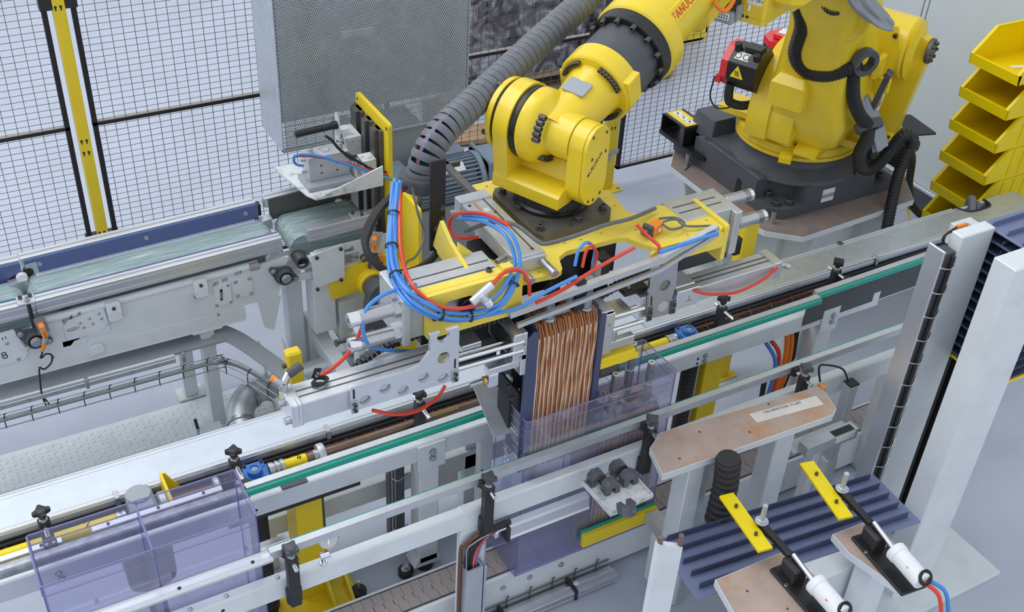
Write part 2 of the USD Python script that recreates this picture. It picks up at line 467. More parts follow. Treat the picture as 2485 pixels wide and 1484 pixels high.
# ================================================================ wrapped pallets beyond the fence
def pallet(x0, y0, L, D, label, rz=0):
    t = thing('wooden_pallet', label, 'pallet', (x0, y0, 0))
    n = 7
    for i in range(n):
        w = 0.095; y = y0 + i * (D - w) / (n - 1)
        part(t, 'deck_board', 'wood', box(x0, x0 + L, y, y + w, 0.122, 0.144), smooth=False)
    for i in range(3):
        x = x0 + i * (L - 0.1) / 2
        part(t, 'stringer', 'wood', box(x, x + 0.1, y0, y0 + D, 0.100, 0.122), smooth=False)
        for j in range(3):
            y = y0 + j * (D - 0.14) / 2
            part(t, 'block', 'wood', box(x, x + 0.1, y, y + 0.14, 0.022, 0.100), smooth=False)
    for j in range(3):
        y = y0 + j * (D - 0.14) / 2 + 0.02
        part(t, 'bottom_board', 'wood', box(x0, x0 + L, y, y + 0.1, 0, 0.022), smooth=False)


def crumpled(x0, x1, y0, y1, z0, z1, amp, seed, n=26):
    m = trimesh.creation.box(extents=(1, 1, 1)); 
    for _ in range(5): m = m.subdivide()
    v = np.array(m.vertices); c = np.array([(x0 + x1) / 2, (y0 + y1) / 2, (z0 + z1) / 2]); s = np.array([x1 - x0, y1 - y0, z1 - z0])
    q = v * s + c
    d = np.stack([meshkit.fbm(q * 7 + 10 * k, 4, seed + k) - 0.5 for k in range(3)], 1)
    rid = np.abs(meshkit.fbm(q * 5, 3, seed + 9) - 0.5)
    q = q + d * amp * 2 + v * (rid[:, None] * amp * 1.5)
    return q, np.array(m.faces)


MAT['stretch_film'] = usdkit.material(stage, '/World/Looks/stretch_film', {
    'g': ('geometry', {}), 'n': ('noise_texture', {'scale': 7.0, 'detail': 6.0, 'distortion': 1.6}), 'r': ('rgb_ramp', {'ramp': [(0.42, (0.02,) * 3), (0.56, (0.30,) * 3), (0.72, (0.85,) * 3)]}),
    't': ('transparent_bsdf', {'color': (0.90, 0.88, 0.93)}), 'd': ('principled_bsdf', {'base_color': (0.72, 0.73, 0.80), 'roughness': 0.25}), 'm': ('mix_closure', {})},
    [('g.position', 'n.vector'), ('n.fac', 'r.fac'), ('r.color', 'm.fac'), ('t.BSDF', 'm.closure1'), ('d.BSDF', 'm.closure2')], surface='m.closure')


def wrapped_load(x0, x1, y0, y1, z1, label, seed):
    t = thing('wrapped_load', label, 'wrapped goods', (x0, y0, 0.144))
    nx, nz = max(1, int((x1 - x0) / 0.36)), max(1, int(z1 / 0.26))
    for i in range(nx):
        for k in range(nz):
            dx, dz = (x1 - x0) / nx, (z1 - 0.15) / nz
            part(t, 'carton', 'wrap_dark', box(x0 + i * dx + 0.004, x0 + (i + 1) * dx - 0.004, y0 + 0.01, y1 - 0.01, 0.146 + k * dz, 0.146 + (k + 1) * dz - 0.006, 0.006), smooth=False)
    part(t, 'film', 'stretch_film', crumpled(x0 - 0.03, x1 + 0.03, y0 - 0.03, y1 + 0.03, 0.15, z1 + 0.03, 0.030, seed), smooth=True)


pallet(3.02, 6.18, 1.18, 0.80, 'wooden pallet under a film-wrapped load, behind the ribbed hose')
wrapped_load(3.05, 4.17, 6.22, 6.95, 1.0, 'dark cartons wrapped in clear film, behind the ribbed hose and the wrist', 3)
pallet(4.30, 6.02, 0.58, 1.0, 'wooden pallet corner behind the robot forearm')
wrapped_load(4.32, 4.86, 6.05, 7.0, 0.75, 'film-wrapped cartons on the pallet corner behind the robot forearm', 5)
single('wrapped_board', 'pale plywood board lying beyond the fence at the right edge of the perforated cabinet', 'board', 'wood', obox((3.10, 5.78, 0.03), (0.55, 0.22, 0.03), rot('z', -14)))
t = thing('yellow_crate', 'yellow plastic crate corner beyond the fence, behind the robot forearm', 'crate', (5.32, 6.70, 0))
part(t, 'front_wall', 'guard_yellow', ext(rrect(5.08, 5.56, 0.0, 0.45, 0.06), 'xz', 6.52, 6.535))
for a in (5.08, 5.545): part(t, 'side_wall', 'guard_yellow', ext(rrect(6.52, 7.0, 0.0, 0.45, 0.06), 'yz', a, a + 0.015))
part(t, 'bottom', 'guard_yellow', box(5.08, 5.56, 6.52, 7.0, 0.0, 0.02))

# ================================================================ perforated cabinet
PX0, PX1, PY0, PY1, PZ0, PZ1 = 1.391, 2.329, 4.40, 4.69, 0.945, 2.05
t = thing('perforated_cabinet', 'tall grey metal cabinet with perforated front, standing between conveyor and fence', 'cabinet', (PX0, PY0, PZ0))


def perforated(x0, x1, z0, z1, y, pitch, r, th=0.0015):
    ph = pitch * 0.866
    a = np.arange(6) * np.pi / 3 + np.pi / 6
    hexa = np.stack([np.cos(a), np.sin(a)], 1)
    cell = np.vstack([hexa * pitch / math.sqrt(3), hexa * r])
    vs, fs, n = [], [], 0
    f1 = []
    for i in range(6):
        k = (i + 1) % 6
        f1 += [(i, k, 6 + k), (i, 6 + k, 6 + i), (6 + i, 6 + k, 12 + k), (6 + i, 12 + k, 12 + i)]
    f1 = np.array(f1)
    for j in range(int((z1 - z0) / ph)):
        for i in range(int((x1 - x0) / pitch)):
            cx, cz = x0 + (i + 0.5 + 0.5 * (j % 2)) * pitch, z0 + (j + 0.55) * ph
            if cx > x1 - pitch * 0.5: continue
            v = np.zeros((18, 3)); v[:12, 0] = cell[:, 0] + cx; v[:12, 2] = cell[:, 1] + cz; v[:12, 1] = y
            v[12:] = v[6:12] + [0, th, 0]
            vs.append(v); fs.append(f1 + n); n += 18
    return np.vstack(vs), np.vstack(fs)


pz = PZ0 + 0.012
part(t, 'perforated_sheet', 'galvanised', perforated(PX0 + 0.006, PX1 - 0.004, pz, PZ1, PY0, 0.0108, 0.0034), smooth=False, kind='stuff')
part(t, 'side_panel', 'galvanised', box(PX0, PX0 + 0.006, PY0, PY1, PZ0, PZ1), *[button((PX0, PY0 + 0.02, PZ0 + 0.04 + 0.13 * i), (-1, 0, 0), 0.005, 0.003) for i in range(8)], label='plain galvanised left side')
part(t, 'side_panel', 'galvanised', box(PX1 - 0.006, PX1, PY0, PY1, PZ0, PZ1))
part(t, 'back_panel', 'galvanised', box(PX0, PX1, PY1 - 0.006, PY1, PZ0, PZ1))
part(t, 'bottom_edge', 'galvanised', box(PX0, PX1, PY0 - 0.001, PY0 + 0.02, PZ0, PZ0 + 0.014))
part(t, 'inner_box', 'grey_paint', box(PX0 + 0.25, PX1 - 0.2, PY0 + 0.14, PY1 - 0.03, PZ0 + 0.12, PZ1 - 0.1))
part(t, 'label', 'label_white', box(1.70, 1.85, PY0 + 0.006, PY0 + 0.012, 1.445, 1.475), label='white bar behind the perforations')
part(t, 'lower_cover', 'grey_paint', box(1.90, 2.10, PY0 + 0.02, PY1 - 0.05, 0.30, PZ0))
for a in (1.72, 2.2): part(t, 'support_leg', 'grey_paint', box(a, a + 0.08, PY1 - 0.12, PY1 - 0.04, 0, PZ0))

# ================================================================ checker plate, floor pipe and extraction duct
t = thing('checker_plate', 'white tread plate with raised lugs lying on the floor under the belt conveyor', 'floor plate', (0.3, 3.8, 0))
part(t, 'plate', 'checker_white', box(-1.2, 1.42, 3.56, 4.02, 0, 0.006))
lug = []
_ls = np.array([(0, 0, 0.0035), (0.016, 0, 0), (0.006, 0.0045, 0), (-0.006, 0.0045, 0), (-0.016, 0, 0), (-0.006, -0.0045, 0), (0.006, -0.0045, 0)])
_lf = np.array([(0, i, i % 6 + 1) for i in range(1, 7)])
for i, x in enumerate(np.arange(-0.62, 1.40, 0.027)):
    for j, y in enumerate(np.arange(3.58, 4.01, 0.027)):
        lug.append(xf((_ls, _lf), rot('z', 45 if (i + j) % 2 else -45), (x, y, 0.006)))
part(t, 'lug', 'checker_white', *lug, kind='stuff', smooth=False)
t = thing('floor_pipe', 'grey galvanised pipe lying along the tread plate behind the cable tray', 'pipe', (-0.2, 3.69, 0.006))
part(t, 'pipe', 'galvanised', rod((-1.3, 3.685, 0.046), (0.72, 3.685, 0.046), 0.04, 20))
part(t, 'end_flange', 'cream_paint', box(0.70, 0.80, 3.64, 3.73, 0.006, 0.10))
part(t, 'sensor', 'black_plastic', rod(W(480, 1040, Z=0.1), W(473, 1016, Z=0.14), 0.007, 10), label='black sensor')
part(t, 'sensor_cable', 'hose_blue', tube([W(480, 1040, Z=0.1), W(484, 1052, Z=0.09), W(490, 1062, Z=0.05)], 0.006), label='violet cable')

t = thing('extraction_duct', 'galvanised round duct with elbow and band clamps, beside the conveyor leg', 'duct', (1.0, 3.73, 0))
dp = [(1.45, 3.74, 0.20), (1.10, 3.74, 0.20), (1.0, 3.74, 0.20), (0.93, 3.725, 0.19), (0.885, 3.68, 0.165), (0.865, 3.61, 0.13), (0.86, 3.50, 0.10)]
part(t, 'elbow_pipe', 'galvanised', sweep(spline(dp, 6), circ(0.058, 24)))
for i, (x, y, z, d) in enumerate(((1.02, 3.74, 0.20, (1, 0, 0)), (1.13, 3.74, 0.20, (1, 0, 0)), (0.945, 3.727, 0.192, (0.9, 0.35, 0.15)), (0.866, 3.63, 0.14, (0.2, 0.9, 0.3)))):
    part(t, 'band_clamp', 'steel', xf(lathe([(0.0585, -0.009), (0.063, -0.007), (0.063, 0.007), (0.0585, 0.009)], (x, y, z), d, 24)), rod(np.array((x, y, z)) + (0.0, -0.055, -0.04), np.array((x, y, z)) + (0.0, -0.066, 0.012), 0.004, 8))
part(t, 'gusset_plate', 'cream_paint', ext([(3.60, 0.006), (3.66, 0.006), (3.86, 0.36), (3.84, 0.38)], 'yz', 1.035, 1.041), ext([(3.80, 0.2), (3.98, 0.25), (3.86, 0.02)], 'yz', 1.18, 1.186))
part(t, 'support_blade', 'grey_paint', box(1.085, 1.10, 3.55, 3.70, 0.006, 0.26))


# ================================================================ robot on its pedestal
RB = np.array([3.85, 3.71, 0.6])
_hd = np.array([1.79, 2.76]) - RB[:2]; _hd /= np.linalg.norm(_hd)
RU, RA, UZ = np.r_[_hd, 0.0], np.array([-_hd[1], _hd[0], 0.0]), np.array([0, 0, 1.0])   # forward, sideways (to the viewer's right), up


def L3(s, o, z): return np.array([RB[0], RB[1], 0]) + RU * s + RA * o + UZ * z


RR = np.stack([RU, RA, UZ], 1)          # (s, o, z) to world; right-handed? forward x sideways
RT = np.array([RB[0], RB[1], 0.0])


def loc(m): return xf(m, RR, RT)         # a shape given in (s, o, z)


def hull(pts):
    p = np.asarray(pts, float); h = ConvexHull(p); c = p.mean(0)
    f = np.array([t if np.dot(np.cross(p[t[1]] - p[t[0]], p[t[2]] - p[t[0]]), p[t].mean(0) - c) > 0 else t[::-1] for t in h.simplices])
    return p, f


def loft(rects):
    """rounded-rectangle sections: (z, x0, x1, y0, y1, corner)"""
    secs = []
    for z, x0, x1, y0, y1, c in rects:
        q = np.array(rrect(x0, x1, y0, y1, c, 4).exterior.coords)[:-1]
        secs.append(np.c_[q, np.full(len(q), z)])
    n = len(secs[0]); v = np.vstack(secs); f = []
    ccw = Polygon(secs[0][:, :2]).exterior.is_ccw
    for i in range(len(secs) - 1):
        for j in range(n):
            k = (j + 1) % n
            a = [(i * n + j, i * n + k, (i + 1) * n + k), (i * n + j, (i + 1) * n + k, (i + 1) * n + j)]
            f += a if ccw else [t[::-1] for t in a]
    for j in range(1, n - 1):
        a, b = (0, j + 1, j), ((len(secs) - 1) * n, (len(secs) - 1) * n + j, (len(secs) - 1) * n + j + 1)
        f += [a, b] if ccw else [a[::-1], b[::-1]]
    return v, np.array(f)


# pedestal
t = thing('robot_pedestal', 'white welded pedestal with a rusty steel top plate under the robot base', 'pedestal', (3.9, 3.8, 0))
ped = Polygon([(3.374, 3.62), (3.374, 4.08), (3.60, 4.33), (4.30, 4.33), (4.45, 4.10), (4.45, 3.45), (4.33, 3.27), (3.56, 3.235), (3.42, 3.36)])
part(t, 'top_plate', 'rust_plate', ext(ped.buffer(-0.004), 'xy', 0.57, 0.60), smooth=False, label='rusty steel plate')
part(t, 'plate_rim', 'white_paint', ext(ped, 'xy', 0.568, 0.596), smooth=False)
part(t, 'column', 'cream_paint', box(3.62, 4.22, 3.45, 4.12, 0.03, 0.568))
for i, (poly, pl, a, b) in enumerate((([(3.38, 0.568), (3.62, 0.568), (3.62, 0.04), (3.50, 0.04)], 'xz', 3.95, 3.965), ([(3.38, 0.568), (3.62, 0.568), (3.62, 0.04), (3.50, 0.04)], 'xz', 3.64, 3.655),
                                      ([(3.25, 0.568), (3.45, 0.568), (3.45, 0.04), (3.36, 0.04)], 'yz', 3.66, 3.675), ([(3.26, 0.568), (3.45, 0.568), (3.45, 0.04), (3.36, 0.04)], 'yz', 4.15, 4.165))):
    part(t, 'gusset', 'cream_paint', ext(poly, pl, a, b), smooth=False)
part(t, 'foot_plate', 'cream_paint', box(3.45, 4.45, 3.30, 4.25, 0, 0.03))

rob = thing('industrial_robot', 'large yellow six-axis robot on the rusty pedestal, its wrist hanging over the gripper', 'robot', RB)
# base casting
x0, x1, y0, y1 = 3.50, 4.32, 3.40, 4.23
core = sbox(x0, y0, x1, y1)
for (cx, cy) in ((x0, y0), (x1, y0), (x0, y1), (x1, y1)):
    core = core.difference(Polygon([(cx - 0.15, cy - 0.15), (cx + 0.15, cy - 0.15), (cx + 0.15, cy + 0.15), (cx - 0.15, cy + 0.15)]).buffer(0.02, quad_segs=4) if (cx, cy) != (x0, y0) else Polygon([(cx - 0.3, cy - 0.3), (cx + 0.16, cy - 0.3), (cx + 0.17, cy + 0.09), (cx + 0.09, cy + 0.14), (cx - 0.3, cy + 0.13)]).buffer(0.02, quad_segs=4))
pads = sbox(x0, y0, x1, y1).difference(Polygon([(x0 - 1, y0 - 1), (x0 + 0.09, y0 - 0.02), (x0 - 0.02, y0 + 0.07)]))
b0 = part(rob, 'base_casting', 'base_grey', ext(pads, 'xy', 0.60, 0.655), loft([(0.755, 3.53, 3.70, 3.98, 4.16, 0.01), (0.855, 3.56, 3.70, 4.0, 4.16, 0.01)]), box(3.505, 3.545, 3.55, 3.97, 0.75, 0.768, 0.006), ext(core, 'xy', 0.655, 0.755), ext(core.buffer(-0.05).buffer(0.02), 'xy', 0.755, 0.775),
          lathe([(0.335, 0.75), (0.33, 0.772), (0.30, 0.785), (0.268, 0.81), (0.256, 0.85), (0.256, 0.88), (0, 0.88)], (RB[0], RB[1], 0), n=48), smooth=35)
part(b0, 'side_recess', 'black_plastic', ext(rrect(3.66, 3.70, 0.602, 0.70, 0.015), 'yz', x0 - 0.001, x0 + 0.01))
part(b0, 'cable_recess', 'base_grey', ext(rrect(4.0, 4.13, 0.70, 0.79, 0.02), 'xz', y0 - 0.001, y0 + 0.02), box(4.16, 4.30, 3.45, 3.62, 0.755, 0.84, 0.02))
for i, (bx, by) in enumerate(((3.56, 3.46), (3.625, 3.44), (3.585, 3.55), (4.24, 3.45), (4.27, 3.50), (3.545, 4.13), (3.60, 4.17))):
    part(b0, 'anchor_bolt', 'bolt_grey', capscrew((bx, by, 0.655), UZ, 0.019, 0.026, 16), lathe([(0, 0), (0.025, 0), (0.025, 0.004), (0, 0.004)], (bx, by, 0.655), n=16))
for i, (bx, by) in enumerate(((3.46, 4.05), (3.50, 3.40), (4.33, 3.40))):
    part(b0, 'dowel_sleeve', 'steel', pipe((bx, by, 0.60), (bx, by, 0.665), 0.012, 0.006, 14))
part(b0, 'rating_plate', 'label_white', box(3.80, 3.88, y0 - 0.002, y0 + 0.001, 0.685, 0.712), box(3.80, 3.88, y0 - 0.002, y0 + 0.001, 0.64, 0.662), label='white label')
part(b0, 'rating_plate', 'grey_paint', box(3.80, 3.88, y0 - 0.0015, y0 + 0.001, 0.662, 0.685))
# turntable
tt = part(rob, 'turntable', 'robot_yellow', lathe([(0.20, 0.885), (0.296, 0.885), (0.302, 0.892), (0.302, 0.928), (0.292, 0.935), (0.262, 0.938), (0.255, 0.915), (0.23, 0.912), (0.225, 0.94), (0.12, 0.96)], RT, n=64),
          *[loc(obox((0, 0, 0), (0.05, 0.010, 0.055), np.eye(3), 0.002)) if False else xf(obox((0.243, 0, 0.925), (0.034, 0.016, 0.022)), rot('z', a), RT) for a in range(5, 360, 18)],
          loc(loft([(0.90, -0.22, 0.20, -0.11, 0.16, 0.10), (1.00, -0.22, 0.24, -0.10, 0.20, 0.10), (1.10, -0.20, 0.29, -0.10, 0.24, 0.08)])), smooth=35)
part(tt, 'stop_lug', 'robot_yellow', xf(ext([(0.27, 0.87), (0.36, 0.872), (0.36, 0.90), (0.30, 0.925), (0.27, 0.925)], 'xz', -0.03, 0.03), rot('z', 220), RT), smooth=False)
part(tt, 'stop_rim', 'robot_yellow', xf(lathe([(0.28, 0.868), (0.306, 0.868), (0.306, 0.885), (0.28, 0.885)], (0, 0, 0), n=64, closed=True), np.eye(3), RT))
part(tt, 'front_web', 'robot_yellow', loc(loft([(0.935, 0.20, 0.285, 0.02, 0.10, 0.005), (1.06, 0.20, 0.30, 0.03, 0.09, 0.005)])), loc(ext([(0.10, 0.93), (0.33, 0.93), (0.33, 0.955), (0.10, 1.04)], 'xz', 0.12, 0.235)), loc(ext([(0.10, 0.93), (0.30, 0.93), (0.30, 0.955), (0.10, 1.06)], 'xz', -0.16, -0.10)), smooth=False)
# J2 cheek: a rounded disc casting on the servo side
ck = Polygon([(0.05 + 0.325 * math.cos(a), 1.05 + 0.335 * math.sin(a)) for a in np.linspace(-0.25, 3.4, 40)] + [(-0.22, 0.93), (0.26, 0.93)])
part(tt, 'shoulder_cheek', 'robot_yellow', loc(ext(ck.buffer(-0.012), 'xz', -0.135, 0.10)), loc(ext(ck, 'xz', -0.123, -0.02)), smooth=35)
part(tt, 'counter_lug', 'robot_yellow', loc(loft([(1.19, 0.30, 0.44, -0.02, 0.15, 0.01), (1.30, 0.30, 0.44, -0.02, 0.15, 0.01), (1.335, 0.30, 0.40, 0.0, 0.13, 0.01)])), smooth=False)
part(tt, 'plug_boss', 'robot_yellow', loc(ext([(0.945, -0.075), (1.00, -0.09), (1.115, 0.025), (1.115, 0.075), (1.00, 0.12), (0.945, 0.10)] and [(-0.075, 0.965), (0.095, 0.955), (0.115, 1.02), (0.065, 1.13), (0.015, 1.135), (-0.06, 1.0)], 'yz', 0.24, 0.335)), smooth=False)
part(tt, 'plug', 'base_grey', rod(L3(0.33, 0.03, 1.035), L3(0.352, 0.03, 1.035), 0.042, 24))
part(tt, 'side_wing', 'robot_yellow', loc(loft([(0.955, 0.02, 0.20, -0.36, -0.16, 0.01), (0.985, 0.02, 0.20, -0.36, -0.16, 0.01)])), loc(ext([(-0.16, 0.94), (-0.36, 0.985), (-0.34, 0.955), (-0.25, 0.86 + 0.07)], 'yz', 0.06, 0.12)), smooth=False)
part(tt, 'side_wing', 'robot_yellow', loc(loft([(0.95, -0.05, 0.13, 0.23, 0.36, 0.01), (0.985, -0.05, 0.13, 0.23, 0.36, 0.01)])), smooth=False)
# lower arm
la = part(rob, 'lower_arm', 'robot_yellow', loc(loft([(0.945, -0.05, 0.26, -0.04, 0.23, 0.05), (1.0, -0.05, 0.31, -0.05, 0.30, 0.05), (1.12, -0.07, 0.36, -0.055, 0.335, 0.06), (1.30, -0.05, 0.385, -0.05, 0.315, 0.07), (1.55, 0.02, 0.42, -0.02, 0.31, 0.08), (1.85, 0.20, 0.58, 0.02, 0.33, 0.08), (2.15, 0.55, 0.95, 0.03, 0.34, 0.08)])), smooth=40)
part(la, 'scoop', 'robot_yellow', loc(lathe([(0.0, -0.012), (0.09, -0.008), (0.115, 0.006), (0.125, 0.0)], (0.445, 0.24, 1.68), (0.93, 0.10, -0.20), 28)))
for a in np.linspace(2.6, 5.2, 11):
    part(la, 'arc_bolt', 'bolt_grey', capscrew(L3(0.50, 0.215 + 0.055 * math.cos(a), 1.76 + 0.055 * math.sin(a)), RU, 0.009, 0.014, 10))
# servos
sv = part(rob, 'shoulder_motor', 'black_paint', loc(xf(ext(Polygon([(0.102 * math.cos(a), 0.102 * math.sin(a)) for a in np.arange(8) * math.pi / 4 + math.pi / 8]).buffer(0.006, quad_segs=2), 'xz', -0.255, -0.11), np.eye(3), (0.312, 0, 1.275))), smooth=False, label='black servo motor with red cap')
part(sv, 'motor_cap', 'servo_red', loc(xf(ext(Polygon([(0.104 * math.cos(a), 0.104 * math.sin(a)) for a in np.arange(8) * math.pi / 4 + math.pi / 8]).buffer(0.004, quad_segs=2), 'xz', -0.29, -0.255), np.eye(3), (0.312, 0, 1.275))), loc(box(0.33, 0.40, -0.31, -0.285, 1.19, 1.235)), smooth=False, label='red end cap')
part(sv, 'connector_boss', 'black_plastic', rod(L3(0.36, -0.235, 1.36), L3(0.372, -0.235, 1.40), 0.017, 14), rod(L3(0.37, -0.13, 1.33), L3(0.385, -0.13, 1.375), 0.017, 14), loc(box(0.30, 0.37, -0.20, -0.12, 1.37, 1.392)))
part(sv, 'cable_elbow', 'black_rubber', tube([L3(0.36, -0.245, 1.19), L3(0.36, -0.245, 1.13), L3(0.35, -0.235, 1.09), L3(0.32, -0.19, 1.075), L3(0.28, -0.15, 1.08)], 0.022, 14))
part(sv, 'thin_cable', 'black_rubber', tube([L3(0.36, -0.33, 1.20), L3(0.37, -0.335, 1.10), L3(0.36, -0.30, 1.045), L3(0.34, -0.25, 1.05), L3(0.30, -0.19, 1.09)], 0.004, 8))
_n8 = math.radians(22.5)
_fn = np.array([math.cos(_n8 * 0 ), 0, math.sin(0)])
_tri = Polygon([(-0.030, -0.022), (0.030, -0.022), (0, 0.032)]).buffer(0.006)
_fc = 0.102 * math.cos(_n8) + 0.0065
part(sv, 'heat_warning', 'ink', loc(xf(ext(_tri, 'yz', 0, 0.0008), np.eye(3), (0.312 + _fc, -0.20, 1.272))), label='triangular sign')
part(sv, 'heat_warning', 'label_yellow', loc(xf(ext(_tri.buffer(-0.003), 'yz', 0, 0.0012), np.eye(3), (0.312 + _fc, -0.20, 1.272))), label='yellow triangular heat warning')
part(sv, 'heat_waves', 'ink', *[tube([L3(0.312 + _fc + 0.0014, -0.20 + dx * 0.6 + 0.003 * math.sin(k * 1.6), 1.258 + k * 0.006) for k in range(5)], 0.0016, 6) for dx in (-0.012, 0, 0.012)])
part(sv, 'motor_label', 'label_white', xf(obox((0, 0, 0), (0.04, 0.07, 0.001), np.eye(3), 0.0002), RR @ rot('y', 45), L3(0.312 + (_fc) * 0.7071, -0.20, 1.275 + _fc * 0.7071)), label='white label')
part(sv, 'label_mark', 'ink', *[xf(lathe([(0.012, 0), (0.016, 0), (0.016, 0.0005), (0.012, 0.0005)], (0, dy, 0.0006), n=16, closed=True), RR @ rot('y', 45), L3(0.312 + _fc * 0.7071, -0.20, 1.275 + _fc * 0.7071)) for dy in (-0.02, 0.02)])
m1 = part(rob, 'turning_motor', 'black_paint', loc(ext(Polygon([(0.10 * math.cos(a) - 0.20, 0.10 * math.sin(a) - 0.235) for a in np.arange(8) * math.pi / 4 + math.pi / 8]), 'xy', 1.0, 1.215)), smooth=False, label='upright black servo motor')
part(m1, 'motor_cap', 'servo_red', loc(ext(Polygon([(0.105 * math.cos(a) - 0.20, 0.105 * math.sin(a) - 0.235) for a in np.arange(8) * math.pi / 4 + math.pi / 8]), 'xy', 1.215, 1.25)), loc(box(-0.23, -0.14, -0.28, -0.16, 1.25, 1.285, 0.012)), smooth=False, label='red cap')
part(m1, 'cap_label', 'label_white', loc(box(-0.22, -0.15, -0.26, -0.18, 1.2855, 1.287)), txt('STP', 0.022, L3(-0.20, -0.25, 1.2875), np.stack([RA, -RU, UZ], 1)) if False else loc(box(-0.205, -0.165, -0.24, -0.20, 1.287, 1.2875)))
# counterbalance, side plate and link on the far right
cb = part(rob, 'balancer', 'robot_yellow', rod(L3(-0.24, 0.17, 1.36), L3(-0.24, 0.40, 1.36), 0.15, 36), rod(L3(-0.24, 0.40, 1.36), L3(-0.24, 0.425, 1.36), 0.145, 36, 0.10), loc(box(-0.30, -0.10, 0.10, 0.30, 1.0, 1.25, 0.02)))
part(cb, 'side_plate', 'robot_yellow', loc(ext(Polygon([(0.16, 1.13), (0.29, 1.13), (0.345, 1.22), (0.36, 1.40), (0.33, 1.49), (0.16, 1.47)]).buffer(0.012), 'yz', -0.105, -0.085)), smooth=False)
for o, z in ((0.19, 1.16), (0.29, 1.18), (0.34, 1.46), (0.20, 1.36), (0.20, 1.32)):
    part(cb, 'plate_bolt', 'bolt_grey', capscrew(L3(-0.085, o, z), RU, 0.012, 0.014))
lk = part(rob, 'balancer_link', 'robot_yellow', loc(ext(Polygon([(0.30, 0.80), (0.40, 0.80), (0.475, 1.36), (0.455, 1.42), (0.40, 1.44), (0.36, 1.41), (0.355, 1.33)]).buffer(0.006), 'yz', -0.29, -0.215)), loc(box(-0.35, -0.20, 0.26, 0.42, 0.84, 0.93, 0.01)), smooth=False)
part(lk, 'pivot_cap', 'dark_steel', rod(L3(-0.25, 0.462, 1.37), L3(-0.25, 0.485, 1.37), 0.062, 24))
for a in np.arange(8) * math.pi / 4:
    part(lk, 'pivot_bolt', 'bolt_grey', capscrew(L3(-0.25 + 0.045 * math.cos(a), 0.485, 1.37 + 0.045 * math.sin(a)), RA, 0.008, 0.01))
part(rob, 'link_bracket', 'base_grey', loc(box(-0.14, -0.11, 0.09, 0.16, 1.10, 1.60, 0.004)), label='grey steel strip beside the hose')
for b in ((0.05, 0.13, 0.335, 0.36, 1.02, 1.14), (0.0, 0.10, 0.325, 0.35, 1.30, 1.40), (0.0, 0.03, 0.30, 0.40, 1.22, 1.29)): part(rob, 'hose_bracket', 'guard_yellow', loc(box(*b, 0.004)))
part(rob, 'hose_strip', 'base_grey', loc(ext([(0.34, 1.08), (0.365, 1.08), (0.42, 1.36), (0.395, 1.37)], 'yz', 0.08, 0.10)), rod(L3(0.10, 0.405, 1.35), L3(0.135, 0.405, 1.35), 0.014, 14), rod(L3(0.12, 0.30, 1.385), L3(0.16, 0.30, 1.385), 0.016, 14))
# elbow housing with connectors
el = part(rob, 'elbow_housing', 'robot_yellow', loc(loft([(1.845, 0.80, 1.20, -0.42, 0.20, 0.012), (2.36, 0.80, 1.20, -0.42, 0.20, 0.03)])), loc(box(0.72, 1.15, 0.15, 0.31, 1.90, 2.35, 0.06)), smooth=False)
part(el, 'cover_seam', 'dark_yellow', loc(box(1.2, 1.2012, 0.0995, 0.101, 1.87, 2.3)), loc(box(1.2, 1.2012, 0.10, 0.20, 1.868, 1.8695)))
_cp = lambda px, py: W(px, py, Y=None, X=None, Z=None)


def on_s(px, py, s):
    """(s, o, z) of a photograph position on the plane s across the robot"""
    r = CM.T @ np.array([(px - CC[0]) / CF, (py - CC[1]) / CF, 1.0])
    k = (s + RU @ RT - RU @ CP) / (RU @ r); P = CP + k * r
    return np.array([s, (P - RT) @ RA, P[2]])


c = on_s(1765, 25, 1.21)
cn = part(el, 'connector', 'grey_paint', loc(box(1.20, 1.25, c[1] - 0.055, c[1] + 0.045, c[2] - 0.04, c[2] + 0.012, 0.008)), loc(box(1.20, 1.235, c[1] + 0.045, c[1] + 0.06, c[2] - 0.02, c[2] + 0.04)), label='grey multi-pin connector')
part(cn, 'pin_insert', 'label_white', loc(box(1.245, 1.256, c[1] - 0.042, c[1] + 0.03, c[2] - 0.022, c[2] + 0.006)))
part(cn, 'pin', 'ink', *[loc(box(1.2555, 1.257, c[1] - 0.034 + 0.011 * i, c[1] - 0.029 + 0.011 * i, c[2] - 0.016 + 0.010 * j, c[2] - 0.011 + 0.010 * j, 0.0003)) for i in range(6) for j in range(2)], kind='stuff')
part(el, 'connector_cap', 'black_plastic', loc(box(1.20, 1.245, c[1] - 0.04, c[1] + 0.05, c[2] + 0.03, c[2] + 0.075, 0.008)))
for px, py in ((1802, 38), (1813, 41)):
    q = on_s(px, py, 1.2); part(el, 'hole', 'ink', rod(L3(1.199, q[1], q[2]), L3(1.2015, q[1], q[2]), 0.006, 12))
q = on_s(1840, 5, 1.2)
part(el, 'standard_label', 'label_white', loc(box(1.2, 1.2015, q[1] - 0.045, q[1] + 0.018, q[2] - 0.015, q[2] + 0.06)), label='white label')
for dx, s_ in ((-0.038, 'DE'), (-0.008, 'DE+')):
    part(el, 'label_text', 'ink', txt(s_, 0.011, L3(1.202, q[1] + dx, q[2]), np.stack([RA, UZ, -RU * -1], 1)))
q = on_s(1818, 18, 1.2)
part(el, 'grease_nipple', 'label_white', rod(L3(1.2, q[1], q[2] - 0.012), L3(1.2, q[1], q[2] + 0.012), 0.006, 10))
